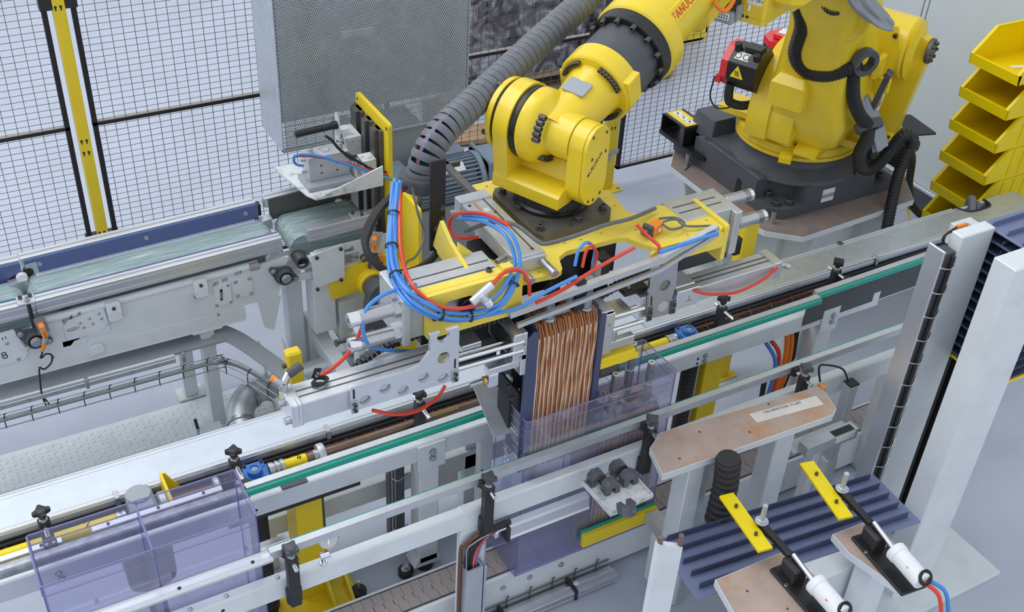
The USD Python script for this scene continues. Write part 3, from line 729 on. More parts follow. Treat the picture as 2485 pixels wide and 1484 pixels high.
# forearm: J4 axis from the wrist centre back and up
J5 = L3(2.2685, 0, 1.755)
A4 = -RU * math.cos(math.radians(18.8)) + UZ * math.sin(math.radians(18.8))
fa = part(rob, 'forearm', 'robot_yellow', lathe([(0, 0.475), (0.150, 0.475), (0.157, 0.482), (0.157, 0.545), (0.150, 0.552), (0.135, 0.556), (0.122, 0.61), (0.118, 0.70), (0.125, 0.95), (0.14, 1.10), (0, 1.10)], J5, A4, 48), xf(obox((0, 0, 0.98), (0.20, 0.34, 0.42), np.eye(3), 0.05), frame(A4), J5), smooth=40)
part(fa, 'flange_ring', 'black_paint', lathe([(0, 0.425), (0.147, 0.425), (0.150, 0.428), (0.150, 0.474), (0, 0.474)], J5, A4, 48), label='black bolted flange')
part(fa, 'adapter_cone', 'charcoal_plastic', lathe([(0, 0.30), (0.128, 0.30), (0.128, 0.34), (0.125, 0.425), (0, 0.425)], J5, A4, 48), label='dark grey adapter')
F4 = frame(A4)
for i in range(14):
    a = i * 2 * math.pi / 14 + 0.1
    part(fa, 'flange_bolt', 'bolt_grey', capscrew(J5 + F4 @ np.array([0.139 * math.cos(a), 0.139 * math.sin(a), 0.426]), -A4, 0.0095, 0.020))
rl = part(rob, 'roll_housing', 'robot_yellow', lathe([(0, 0.222), (0.128, 0.222), (0.135, 0.228), (0.135, 0.296), (0.130, 0.300), (0, 0.300)], J5, A4, 48),
          lathe([(0.082, -0.03), (0.084, 0.06), (0.088, 0.14), (0.095, 0.20), (0.105, 0.232)], J5, A4, 40), xf(obox((0.115, -0.02, 0.262), (0.05, 0.10, 0.07)), F4, J5), xf(obox((-0.115, 0.02, 0.262), (0.05, 0.10, 0.07)), F4, J5), smooth=40)
for a0 in (0.35, 1.95, 3.6, 5.0):
    for i in range(8):
        a = a0 + i * 0.115
        part(rl, 'ring_bolt', 'bolt_grey', capscrew(J5 + F4 @ np.array([0.112 * math.cos(a), 0.112 * math.sin(a), 0.223]), -A4, 0.0075, 0.016, 10))
_up = F4 @ np.array([0, 1, 0]); _up = _up if _up[2] > 0 else -_up
_pn = UZ * 0.80 - RA * -0.05 + RU * 0.35; _pn -= A4 * (_pn @ A4); _pn /= np.linalg.norm(_pn)
_ps = np.cross(_pn, A4)
part(rl, 'cover_plate', 'grey_paint', xf(ext(Polygon([(-0.036, -0.026), (0.036, -0.026), (0.036, 0.026), (-0.036, 0.026)]).buffer(0.006, quad_segs=2), 'xy', 0, 0.006), np.stack([_ps, A4, _pn], 1), J5 + A4 * 0.13 + _pn * 0.084), label='grey cover plate')
# lettering along the forearm
_tn = RA * 0.80 + np.cross(RA, A4) * 0.60 * (1 if np.cross(RA, A4)[2] > 0 else -1); _tn /= np.linalg.norm(_tn)
_tu = np.cross(_tn, A4)
_tp = J5 + A4 * 0.56 + _tn * 0.128 - _tu * 0.012
part(fa, 'logo_pad', 'robot_yellow', xf(obox((0.21, 0.015, -0.006), (0.44, 0.05, 0.012)), np.stack([A4, _tu, _tn], 1), _tp), smooth=False)
part(fa, 'logo_text', 'ink_red', txt('FANUC', 0.026, _tp + A4 * 0.012 + _tn * 0.0005, np.stack([A4, _tu, _tn], 1), bold=True), label='red lettering')
part(fa, 'model_text', 'ink', txt('Robot R-2000i', 0.022, _tp + A4 * 0.135 + _tn * 0.0005, np.stack([A4, _tu, _tn], 1)), label='black lettering')
part(fa, 'air_hose', 'hose_orange', tube([J5 + A4 * 0.80 + RA * 0.13, J5 + A4 * 0.84 + RA * 0.16 - UZ * 0.05, J5 + A4 * 0.95 + RA * 0.14 - UZ * 0.06, J5 + A4 * 1.02 + RA * 0.06 - UZ * 0.03], 0.009, 10), label='orange-red air hose')
# wrist: stacked discs on the J5 axis at the left, the tube, the fork and the tool flange
ws = part(rob, 'wrist', 'robot_yellow', lathe([(0, -0.086), (0.118, -0.086), (0.126, -0.078), (0.126, -0.045), (0.115, -0.03), (0.09, -0.012), (0.078, 0.0), (0.077, 0.093), (0, 0.093)], J5, RA, 48), smooth=40)
part(ws, 'joint_ring', 'black_paint', lathe([(0, -0.108), (0.122, -0.108), (0.122, -0.086), (0, -0.086)], J5, RA, 48), label='dark ring')
for a0 in (2.35, 4.1):
    for i in range(5):
        a = a0 + i * 0.19
        F5 = frame(RA)
        part(ws, 'ring_bolt', 'bolt_grey', capscrew(J5 + F5 @ np.array([0.098 * math.cos(a), 0.098 * math.sin(a), -0.026]), RA, 0.010, 0.026, 12))
fork_l = unary_union([disc2(0, 1.755, 0.130, 16), Polygon([(-0.13, 1.755), (0.13, 1.755), (0.11, 1.60), (0.115, 1.575), (-0.08, 1.575), (-0.115, 1.62)])])
fork_r = unary_union([disc2(0, 1.755, 0.072, 12), disc2(0, 1.615, 0.072, 12), Polygon([(-0.072, 1.755), (0.072, 1.755), (0.072, 1.615), (-0.072, 1.615)])])
fk = part(rob, 'wrist_fork', 'robot_yellow',
          xf(ext(fork_l, 'xz', -0.165, -0.108), RR, RT + RU * 2.2685),
          xf(ext(fork_r, 'xz', 0.095, 0.148), RR, RT + RU * 2.2685),
          xf(ext([(-0.11, 1.545), (0.115, 1.545), (0.115, 1.585), (0.09, 1.605), (0.03, 1.605), (0.0, 1.66), (-0.04, 1.67), (-0.11, 1.62)], 'xz', -0.165, 0.10), RR, RT + RU * 2.2685), smooth=40)
part(fk, 'end_gap', 'black_paint', lathe([(0, -0.180), (0.119, -0.180), (0.119, -0.165), (0, -0.165)], J5, RA, 48), label='dark gap ring')
part(fk, 'end_disc', 'robot_yellow', lathe([(0, -0.212), (0.108, -0.212), (0.124, -0.200), (0.126, -0.180), (0, -0.180)], J5, RA, 48), smooth=40)
for a in (0.3, 1.9, 3.4, 5.0):
    part(fk, 'end_bolt', 'bolt_grey', capscrew(J5 + frame(RA) @ np.array([0.118 * math.cos(a), 0.118 * math.sin(a), -0.20]), -RA, 0.009, 0.014))
part(fk, 'side_cover', 'robot_yellow', xf(ext(fork_r.buffer(-0.002), 'xz', 0.149, 0.162), RR, RT + RU * 2.2685), smooth=40)
for s, z in ((0.035, 1.80), (-0.045, 1.79), (0.03, 1.72), (-0.05, 1.72) , (0.045, 1.67), (-0.04, 1.57), (0.03, 1.565), (0.0, 1.56)):
    part(fk, 'cover_bolt', 'bolt_grey', rod(J5 + RU * s + RA * 0.159 + UZ * (z - 1.755), J5 + RU * s + RA * 0.1635 + UZ * (z - 1.755), 0.006, 12))
part(fk, 'cover_text', 'ink', txt('LR/JG+H', 0.014, J5 + RA * 0.1625 + RU * 0.035 - UZ * 0.085, np.stack([-RU * 0.8 + UZ * 0.6, UZ * 0.8 + RU * 0.6, RA], 1)), label='black marking')
FLG = np.array([1.79, 2.76, 1.50])
fl = part(rob, 'tool_flange', 'black_paint', lathe([(0, 0.0), (0.128, 0.0), (0.128, 0.012), (0.118, 0.018), (0.112, 0.045), (0, 0.045)], FLG, UZ, 48), label='black round tool flange')


# ================================================================ yellow stacking bins by the wall
BX, BY0, BY1 = 4.58, 3.085, 3.385
prof = [(0, 0), (0, 0.055), (0.13, 0.178), (0.40, 0.178), (0.40, 0), (0.0, 0)]


def make_bin(z, label):
    t = thing('stacking_bin', label, 'storage bin', (BX, BY0, z), 'yellow open-front bins stacked by the wall')
    w = 0.004
    sh = Polygon([(BX, z), (BX - 0.008, z + 0.052), (BX + 0.12, z + 0.176), (BX + 0.42, z + 0.176), (BX + 0.41, z)])
    for y in (BY0, BY1 - w): part(t, 'side_wall', 'bin_yellow', ext(sh, 'xz', y, y + w), smooth=False)
    part(t, 'back_wall', 'bin_yellow', box(BX + 0.406, BX + 0.41, BY0, BY1, z, z + 0.176), smooth=False)
    part(t, 'base', 'bin_yellow', box(BX, BX + 0.41, BY0, BY1, z, z + 0.005), smooth=False)
    part(t, 'front_lip', 'bin_yellow', ext([(BX, z), (BX - 0.008, z + 0.052), (BX + 0.010, z + 0.052), (BX + 0.006, z)], 'xz', BY0, BY1), smooth=False)
    for y, s in ((BY0, 1), (BY1, -1)):
        d = np.array([0.128, 0, 0.124]); d /= np.linalg.norm(d)
        c = np.array([BX + 0.056, y + s * 0.009, z + 0.114])
        part(t, 'rim', 'bin_yellow', obox(c, (0.178, 0.018, 0.005), np.stack([d, [0, 1, 0], np.cross(d, [0, 1, 0])], 1)), box(BX + 0.12, BX + 0.42, y - 0.004, y + s * 0.016, z + 0.172, z + 0.178), smooth=False)
        for k in range(3):
            part(t, 'rib', 'bin_yellow', box(BX + 0.15 + 0.08 * k, BX + 0.156 + 0.08 * k, y, y - s * 0.006, z + 0.02, z + 0.17), smooth=False)
    return t


bin0 = make_bin(1.26, 'topmost yellow stacking bin, with a pale strip lying in it')
for k, lab in enumerate(('second yellow stacking bin from the top of the stack by the wall', 'third yellow stacking bin from the top of the stack by the wall', 'fourth yellow stacking bin from the top of the stack by the wall',
                         'fifth yellow stacking bin from the top, just above the lowest one seen', 'lowest yellow stacking bin in view, half hidden by the cable tray')):
    dup(bin0, (BX, BY0, 1.08 - 0.18 * k), lab)
dup(bin0, (BX, BY0, 0.18), 'yellow stacking bin second from the floor, hidden behind the cable tray')
dup(bin0, (BX, BY0, 0.0), 'bottommost yellow stacking bin standing on the floor behind the cable tray')
single('paper_strip', 'pale strip lying in the topmost yellow bin', 'strip', 'label_white', obox((4.80, 3.22, 1.268), (0.16, 0.03, 0.006), rot('z', -20)))

# ================================================================ black warning box and its plate by the robot base
t = thing('warning_box', 'open black rectangular steel tube with a yellow warning label, left of the robot base', 'stop bracket', (3.5, 4.2, 0.66))
x0, x1, y0, y1, z0, z1 = 3.452, 3.584, 4.10, 4.30, 0.684, 0.792
part(t, 'tube', 'black_paint', ext(rrect(x0, x1, z0, z1, 0.012).difference(rrect(x0 + 0.007, x1 - 0.007, z0 + 0.007, z1 - 0.007, 0.007)), 'xz', y0, y1) if False else ext(rrect(y0, y1, z0, z1, 0.012).difference(rrect(y0 + 0.007, y1 - 0.007, z0 + 0.007, z1 - 0.007, 0.007)), 'yz', x0, x1), smooth=35)
part(t, 'base_plate', 'black_paint', ext(Polygon([(3.46, 4.32), (3.46, 4.02), (3.49, 3.955), (3.55, 3.955), (3.575, 4.02), (3.575, 4.32)]), 'xy', 0.662, 0.684), smooth=False)
lb = part(t, 'warning_label', 'label_yellow', box(x0 + 0.018, x1 - 0.020, y0 + 0.012, y1 - 0.012, z1, z1 + 0.0008, 0), label='yellow label with three white signs')
for k in range(3):
    c = (x0 + 0.066, y1 - 0.045 - 0.053 * k, z1 + 0.0008)
    part(lb, 'round_sign', 'label_white', rod(c, np.array(c) + (0, 0, 0.0006), 0.025, 20))
    part(lb, 'sign_mark', 'ink', obox(np.array(c) + (0, 0, 0.0008), (0.034, 0.003, 0.0004), rot('z', 50), 0), obox(np.array(c) + (0.002, 0.004, 0.0008), (0.014, 0.006, 0.0004), rot('z', -30), 0), kind='stuff')
part(t, 'eye_bolt', 'dark_steel', sweep(np.array([np.array((3.535, 4.035, 0.728)) + 0.025 * np.array((math.cos(a) * 0.8, math.cos(a) * -0.6, math.sin(a))) for a in np.linspace(0, 2 * math.pi, 24, endpoint=False)]), circ(0.008, 10), closed=True), rod((3.535, 4.035, 0.684), (3.535, 4.035, 0.71), 0.014, 14))
for x, y in ((3.515, 3.985), (3.545, 3.99)):
    part(t, 'socket_bolt', 'bolt_grey', capscrew((x, y, 0.684), UZ, 0.016, 0.024, 16))
part(t, 'pivot_strap', 'dark_steel', obox((3.44, 4.02, 0.604), (0.06, 0.008, 0.006), rot('z', 30)))

# ================================================================ hoses, clamps and covers on the robot's right flank
hA = [on_s(*p, s) for p, s in (((1932, -40), 0.52), ((1935, 0), 0.47), ((1946, 60), 0.43), ((1930, 130), 0.40), ((1955, 172), 0.38), ((2010, 182), 0.38), ((2060, 165), 0.37), ((2090, 152), 0.34))]
MAT['slot_hose'] = MAT['black_plastic']
single('corrugated_hose', 'black corrugated hose curving across the front of the robot arm', 'hose', 'black_plastic', helixtube([L3(*q) for q in hA], 0.033, 0.012, 0.004, 14))
hB = [on_s(*p, s) for p, s in (((2070, 165), 0.34), ((2072, 240), 0.33), ((2090, 285), 0.32), ((2112, 305), 0.30))]
single('corrugated_hose', 'black corrugated hose running down from the upper to the lower hose clamp', 'hose', 'black_plastic', helixtube([L3(*q) for q in hB], 0.032, 0.010, 0.003, 14))
hC = [on_s(*p, s) for p, s in (((2106, 300), 0.26), ((2104, 335), 0.22), ((2086, 375), 0.18), ((2095, 408), 0.14), ((2125, 402), 0.08), ((2160, 365), 0.04), ((2190, 332), 0.0), ((2212, 335), -0.03), ((2212, 358), -0.03))]
single('corrugated_hose', 'looped black corrugated hose lying on the back corner of the robot base', 'hose', 'black_plastic', helixtube([L3(*q) for q in hC], 0.033, 0.013, 0.004, 14))
q0, q1 = W(2206, 358, Y=3.33), W(2150, 565, Y=3.20)
single('corrugated_hose', 'straight black corrugated hose dropping past the rusty plate to the cable tray', 'hose', 'black_plastic', helixtube([q0, q0 * 0.6 + q1 * 0.4 + (0, 0.02, 0), q1], 0.030, 0.016, 0.003, 14))
single('power_cable', 'thick smooth black cable bending to the floor by the grey wall base', 'cable', 'black_rubber', tube([W(2208, 362, Y=3.42), W(2213, 390, Y=3.5), W(2206, 450, Y=3.52), W(2215, 500, Y=3.52), W(2252, 535, Y=3.5)], 0.021, 12))
single('warning_cable', 'thin yellow cable beside the thick black cable at the robot base', 'cable', 'shaft_yellow', tube([W(2180, 410, Y=3.62), W(2200, 440, Y=3.6), W(2202, 500, Y=3.6), W(2215, 560, Y=3.5)], 0.005, 8))


def clamp_ring(p, d, label, r=0.062):
    t = thing('hose_clamp', label, 'clamp ring', p)
    part(t, 'ring', 'charcoal_plastic', lathe([(r - 0.024, -0.022), (r, -0.022), (r + 0.003, -0.012), (r + 0.003, 0.012), (r, 0.022), (r - 0.024, 0.022)], p, d, 28, closed=True))
    F = frame(d)
    for k in range(3): part(t, 'clamp_screw', 'steel', capscrew(np.array(p) + F @ np.array([0.0 + 0.014 * (k - 1), -r - 0.001, 0.012 * (k - 1)]), F @ np.array([0, -1, 0]), 0.004, 0.004, 10))
    return t


clamp_ring(L3(*on_s(2098, 150, 0.33)), RA * 0.8 + RU * 0.5 - UZ * 0.1, 'black clamp ring holding the hose on the robot arm')
clamp_ring(L3(*on_s(2108, 305, 0.27)), RA * 0.6 + RU * 0.3 - UZ * 0.7, 'black clamp ring holding the hose above the robot base')
q = W(2208, 350, Y=3.38)
t = clamp_ring(q, (0.1, 0.1, 1), 'black clamp ring on the angled bracket behind the robot base', 0.045)
t = thing('hose_bracket_plate', 'black angled bracket plate behind the robot base carrying a hose clamp', 'bracket', (4.3, 3.55, 0.775))
part(t, 'top_plate', 'black_paint', ext(Polygon([(4.17, 3.44), (4.45, 3.36), (4.48, 3.56), (4.22, 3.66)]).buffer(0.008), 'xy', 0.905, 0.913))
part(t, 'upright', 'base_grey', box(4.21, 4.40, 3.62, 3.66, 0.755, 0.905), box(4.322, 4.345, 3.42, 3.62, 0.70, 0.905))


def cloth(pts, widths, seed, label, thick=0.012):
    p = spline(pts, 10); n = len(p)
    w = np.interp(np.linspace(0, 1, n), np.linspace(0, 1, len(widths)), widths)
    a = np.linspace(0, 2 * np.pi, 28, endpoint=False)
    ring = np.stack([np.cos(a), 0.42 * np.sin(a)], 1)
    pr = []
    for i in range(n):
        fold = 1 + 0.16 * np.sin(a * 5 + i * 0.12 + seed) + 0.08 * np.sin(a * 9 - i * 0.2)
        pr.append(ring * w[i] * fold[:, None])
    return single('cloth_sleeve', label, 'fabric cover', 'cloth_grey', sweep(p, np.array(pr)), smooth=True)


cloth([L3(*on_s(2058, -40, 0.56)), L3(*on_s(2085, 0, 0.53)), L3(*on_s(2125, 35, 0.47)), L3(*on_s(2158, 58, 0.42))], (0.075, 0.085, 0.085, 0.05), 1, 'grey fabric sleeve draped over the upper right of the robot arm')
cloth([L3(*on_s(2098, 235, 0.10)), L3(*on_s(2112, 275, 0.10)), L3(*on_s(2128, 320, 0.10)), L3(*on_s(2138, 358, 0.10))], (0.03, 0.05, 0.07, 0.065), 4, 'grey fabric sleeve hanging beside the lower hose clamp')


# ================================================================ upper belt conveyors on the left
def tslot(y0, y1, z0, z1, faces='tf', s=0.008, dp=0.006):
    """aluminium extrusion section in (y, z): grooves on the top (t), front (f, towards -y) and back (b)"""
    g = rrect(y0, y1, z0, z1, 0.002, 2)
    cuts = []
    def n_of(a, b): return max(1, int(round((b - a) / 0.036)))
    if 't' in faces:
        n = n_of(y0, y1)
        for i in range(n):
            c = y0 + (i + 0.5) * (y1 - y0) / n; cuts.append(sbox(c - s / 2, z1 - dp, c + s / 2, z1 + 1))
    if 'f' in faces or 'b' in faces:
        n = n_of(z0, z1)
        for i in range(n):
            c = z0 + (i + 0.5) * (z1 - z0) / n
            if 'f' in faces: cuts.append(sbox(y0 - 1, c - s / 2, y0 + dp, c + s / 2))
            if 'b' in faces: cuts.append(sbox(y1 - dp, c - s / 2, y1 + 1, c + s / 2))
    for c in cuts: g = g.difference(c)
    return g


def tilt(m, k=0.026, x0=0.69): return m[0] + np.c_[np.zeros(len(m[0])), np.zeros(len(m[0])), (m[0][:, 0] - x0) * k], m[1]


def stadium(x0, x1, zt, r): return sbox(x0 + r, zt - 2 * r, x1 - r, zt).union(disc2(x0 + r, zt - r, r, 10)).union(disc2(x1 - r, zt - r, r, 10))


def bearing(t, x, z, y):
    b = part(t, 'flange_bearing', 'base_grey', ext(unary_union([disc2(x, z, 0.042, 10), disc2(x - 0.047, z + 0.036, 0.014), disc2(x + 0.047, z - 0.030, 0.014), Polygon([(x - 0.055, z + 0.047), (x + 0.02, z + 0.038), (x + 0.058, z - 0.021), (x + 0.04, z - 0.042), (x - 0.02, z - 0.04), (x - 0.06, z + 0.03)])]), 'xz', y - 0.012, y), lathe([(0.030, 0), (0.037, 0.0), (0.034, 0.022), (0.028, 0.022)], (x, y - 0.012, z), (0, -1, 0), 24, closed=True))
    part(b, 'shaft_end', 'steel', rod((x, y, z), (x, y - 0.045, z), 0.015, 20), rod((x, y - 0.03, z), (x, y - 0.042, z), 0.022, 20))
    for dx, dz in ((-0.047, 0.036), (0.047, -0.030)): part(b, 'bearing_bolt', 'steel', hexbolt((x + dx, y - 0.012, z + dz), (0, -1, 0), 0.009, 0.009))
    part(b, 'grease_nipple', 'steel', rod((x - 0.03, y - 0.015, z - 0.03), (x - 0.045, y - 0.02, z - 0.038), 0.004, 8))


cvb = thing('belt_conveyor', 'long white belt conveyor with a green-grey belt and blue back guide, upper left', 'conveyor', (0.8, 3.85, 0))
XB0, XB1 = 0.185, 1.185
part(cvb, 'side_frame', 'white_paint', ext(Polygon([(-0.06, 0.535), (0.985, 0.535), (0.985, 0.61), (1.13, 0.61), (1.19, 0.80), (1.0, 0.79), (0.19, 0.775), (-0.06, 0.62)]), 'xz', 3.806, 3.816), box(-0.06, 0.985, 3.802, 3.85, 0.535, 0.542), box(-0.06, 0.985, 3.8035, 3.807, 0.535, 0.605), smooth=False)
part(cvb, 'end_skirt', 'white_paint', ext([(1.04, 0.61), (1.145, 0.61), (1.10, 0.44), (1.06, 0.47)], 'xz', 3.807, 3.812), smooth=False)
part(cvb, 'far_frame', 'white_paint', box(-0.06, 1.15, 4.08, 4.09, 0.535, 0.78), smooth=False)
part(cvb, 'top_tube', 'white_paint', tilt(rod((0.21, 3.815, 0.786), (1.06, 3.815, 0.786), 0.017, 18)))
part(cvb, 'belt', 'belt_green', tilt(ext(stadium(XB0, XB1, 0.838, 0.05), 'xz', 3.86, 4.06)), smooth=30)
part(cvb, 'slider_bed', 'tray_sheet', tilt(box(XB0 + 0.05, XB1 - 0.05, 4.045, 4.066, 0.80, 0.842)), tilt(box(XB0 + 0.05, XB1 - 0.05, 3.845, 3.862, 0.80, 0.842)))
part(cvb, 'front_guide', 'aluminium', tilt(ext(tslot(3.795, 3.84, 0.832, 0.894), 'yz', 0.195, 1.165)), smooth=20, label='grooved aluminium guide')
part(cvb, 'guide_strip', 'fence_blue', tilt(box(0.195, 1.165, 3.842, 3.848, 0.835, 0.895)))
part(cvb, 'back_guide', 'fence_blue', tilt(box(0.205, 1.155, 4.066, 4.074, 0.818, 0.908)), label='blue back guide plate')
part(cvb, 'back_guide_patch', 'galvanised', tilt(box(0.206, 0.25, 4.0655, 4.0659, 0.818, 0.89)))
part(cvb, 'back_profile', 'aluminium', tilt(ext(tslot(4.074, 4.12, 0.86, 0.915, 't'), 'yz', 0.195, 1.148)), smooth=20)
for x in (0.26, 0.68, 1.10): part(cvb, 'guide_screw', 'steel', button((x, 4.066, 0.875 + (x - 0.69) * 0.026), (0, -1, 0), 0.010, 0.003))
part(cvb, 'end_cap', 'black_plastic', box(1.148, 1.175, 4.09, 4.125, 0.845, 0.90))
part(cvb, 'end_bracket', 'aluminium', tilt(ext([(1.155, 0.80), (1.20, 0.80), (1.20, 0.85), (1.155, 0.845)], 'xz', 4.02, 4.06)), tilt(ext([(0.16, 0.80), (0.20, 0.80), (0.20, 0.848), (0.13, 0.842)], 'xz', 4.02, 4.06)), smooth=False)
bearing(cvb, 1.16, 0.722, 3.800)
part(cvb, 'end_roller', 'galvanised', rod((1.135, 3.815, 0.795), (1.135, 4.05, 0.795), 0.040, 24), label='grey end roller')
part(cvb, 'end_roller', 'steel', rod((0.30, 3.80, 0.755), (0.30, 4.05, 0.755), 0.026, 20))
for x, z in ((0.465, 0.765), (0.809, 0.773)):
    c = part(cvb, 'clamp_cover', 'white_paint', ext([(3.772, z - 0.045), (3.772, z - 0.008), (3.780, z + 0.028), (3.806, z + 0.030), (3.806, z - 0.045)], 'yz', x - 0.026, x + 0.026), smooth=False)
    part(c, 'screw', 'bolt_grey', capscrew((x, 3.776, z + 0.012), (0, -1, 0.25), 0.007, 0.010))
    for dx in (-0.018, 0.02): part(c, 'lower_screw', 'bolt_grey', capscrew((x + dx, 3.806, z - 0.055), (0, -1, 0), 0.009, 0.012))
tp = part(cvb, 'tension_plate', 'white_paint', ext(sbox(0.862, 0.645, 0.932, 0.745).difference(slot2(0.890, 0.672, 0.893, 0.722, 0.006)), 'xz', 3.797, 3.806), ext(sbox(0.948, 0.660, 1.025, 0.750), 'xz', 3.800, 3.806), smooth=False)
part(tp, 'slot_bolt', 'steel', rod((0.891, 3.803, 0.680), (0.891, 3.803, 0.708), 0.005, 10)); part(tp, 'slot', 'ink', box(0.884, 0.899, 3.804, 3.8065, 0.668, 0.728))
for x, z in ((0.868, 0.652), (0.926, 0.652), (0.922, 0.737), (0.958, 0.672), (1.016, 0.668), (1.014, 0.742), (0.956, 0.742), (0.87, 0.60), (0.21, 0.60)):
    part(tp, 'plate_bolt', 'steel', button((x, 3.799 if z > 0.61 else 3.805, z), (0, -1, 0), 0.008, 0.004))
t2 = part(cvb, 'tension_plate', 'white_paint', ext(Polygon([(0.275, 0.668), (0.275, 0.735), (0.295, 0.758), (0.43, 0.775), (0.44, 0.70), (0.40, 0.668)]).difference(slot2(0.29, 0.712, 0.325, 0.713, 0.007)), 'xz', 3.797, 3.806), ext([(0.35, 0.655), (0.44, 0.655), (0.44, 0.69), (0.35, 0.665)], 'xz', 3.800, 3.806), smooth=False)
part(t2, 'slot_bolt', 'steel', rod((0.285, 3.800, 0.712), (0.315, 3.800, 0.712), 0.005, 10))
for x, z in ((0.335, 0.733), (0.345, 0.708), (0.372, 0.742), (0.38, 0.715), (0.41, 0.755), (0.415, 0.728)):
    part(t2, 'plate_bolt', 'steel', button((x, 3.798, z), (0, -1, 0), 0.007, 0.004))
part(cvb, 'tally_mark', 'ink', *[obox((x, 3.7965 if x > 0.8 else 3.7967, z), (0.0025, 0.0006, 0.016), rot('y', 8), 0) for x, z in ((0.865, 0.757), (0.873, 0.760), (0.881, 0.761), (0.905, 0.766), (0.913, 0.768), (0.921, 0.769), (0.305, 0.768), (0.31, 0.770), (0.335, 0.775), (0.342, 0.777), (0.96, 0.782), (0.97, 0.784), (0.98, 0.786))], kind='stuff')
part(cvb, 'tally_mark_drips', 'chain_brown', tilt(rod((1.02, 3.803, 0.786), (1.06, 3.803, 0.786), 0.0172, 14)))
for x, yl in ((0.80, 3.806), (0.76, 4.04)):
    part(cvb, 'leg', 'white_paint', box(x - 0.012 if yl < 4 else x - 0.03, x + 0.045 if yl < 4 else x + 0.03, yl + 0.004, yl + 0.064, 0.012, 0.535))
    part(cvb, 'leg_foot', 'cream_paint', box(x - 0.06, x + 0.06, yl - 0.01, yl + 0.08, 0.0, 0.012)) if yl > 4 else part(cvb, 'leg_foot', 'cream_paint', box(x - 0.05, x + 0.05, yl, yl + 0.07, 0.006, 0.014))
part(cvb, 'leg_head', 'white_paint', box(0.755, 0.88, 3.800, 3.84, 0.528, 0.536))
part(cvb, 'under_tray', 'white_paint', ext([(0.255, 0.60), (0.325, 0.60), (0.36, 0.66), (0.30, 0.65)], 'xz', 3.803, 3.806), smooth=False)
part(cvb, 'hook_clip', 'white_paint', ext(slot2(0.36, 0.59, 0.385, 0.595, 0.018), 'xz', 3.785, 3.803))
part(cvb, 'belt_shavings', 'plate_tan', obox((0.29, 3.812, 0.645), (0.07, 0.012, 0.03), np.eye(3), 0.004))

cva = thing('belt_conveyor', 'second belt conveyor with a darker green belt, cut off at the left edge', 'conveyor', (-0.3, 3.9, 0))
part(cva, 'side_frame', 'white_paint', ext([(-1.0, 0.60), (0.11, 0.63), (0.13, 0.66), (0.10, 0.775), (-1.0, 0.745)], 'xz', 3.797, 3.805), smooth=False)
part(cva, 'belt', 'belt_green', ext(stadium(-1.0, 0.175, 0.825, 0.05), 'xz', 3.86, 4.05), smooth=30)
part(cva, 'belt_stripe', 'rail_green', ext(stadium(-1.0, 0.1755, 0.8255, 0.05), 'xz', 3.905, 3.935), smooth=30, label='dark green stripe')
part(cva, 'front_guide', 'aluminium', ext(tslot(3.795, 3.84, 0.818, 0.878), 'yz', -1.0, 0.19), smooth=20)
part(cva, 'guide_strip', 'fence_blue', box(-1.0, 0.19, 3.842, 3.848, 0.82, 0.88))
part(cva, 'back_guide', 'fence_blue', box(-1.0, 0.19, 4.066, 4.074, 0.80, 0.89), label='blue back guide plate')
part(cva, 'back_profile', 'aluminium', ext(tslot(4.074, 4.12, 0.845, 0.90, 't'), 'yz', -1.0, 0.19), smooth=20)
part(cva, 'guide_screw', 'steel', button((0.07, 4.066, 0.855), (0, -1, 0), 0.010, 0.003))
q = W(54, 675, Y=4.05)
part(cva, 'reflector', 'label_white', rod((q[0], 4.066, q[2]), (q[0], 4.045, q[2]), 0.022, 24), label='round white reflector')
part(cva, 'reflector_hole', 'ink', ext(slot2(q[0] - 0.03, q[2] - 0.01, q[0] + 0.03, q[2] + 0.012, 0.018), 'xz', 4.0645, 4.066))
bearing(cva, 0.165, 0.722, 3.797)
cl = part(cva, 'joint_clamp', 'galvanised', box(0.135, 0.20, 3.785, 3.842, 0.880, 0.888))
for x in (0.15, 0.185): part(cl, 'clamp_screw', 'bolt_grey', capscrew((x, 3.825, 0.888), UZ, 0.008, 0.010))
part(cl, 'clamp_nut', 'steel', hexbolt((0.17, 3.80, 0.888), UZ, 0.010, 0.010), rod((0.17, 3.80, 0.888), (0.17, 3.80, 0.91), 0.006, 10))
part(cl, 'clamp_rod', 'black_plastic', rod((0.172, 3.80, 0.885), (0.172, 3.785, 0.775), 0.008, 12))
part(cva, 'frame_number', 'ink', txt('8', 0.03, (0.035, 3.7965, 0.655), RX @ rot('z', 8), 0.0006), label='handwritten 8')
part(cva, 'tally_mark', 'ink', obox((0.055, 3.7965, 0.748), (0.0025, 0.0006, 0.014), np.eye(3), 0), obox((0.066, 3.7965, 0.75), (0.0025, 0.0006, 0.014), np.eye(3), 0), kind='stuff')
for x, z in ((0.065, 0.722), (0.09, 0.638)): part(cva, 'frame_bolt', 'steel', button((x, 3.797, z), (0, -1, 0), 0.008, 0.004))


def sensor(t, p, R, h=0.055):
    """orange photoelectric sensor: body, lens window, plug"""
    s = part(t, 'body', 'sensor_orange', xf(obox((0, 0, 0), (0.022, 0.034, h), np.eye(3), 0.003), R, p))
    part(s, 'window', 'grey_paint', xf(box(-0.008, 0.008, -0.0178, -0.0168, h * 0.1, h * 0.42), R, p))
    part(s, 'key_dot', 'ink', *[xf(rod((0, -0.0168, z), (0, -0.0176, z), 0.0022, 8), R, p) for z in (-0.004, -0.012, -0.020)], kind='stuff')
    return s


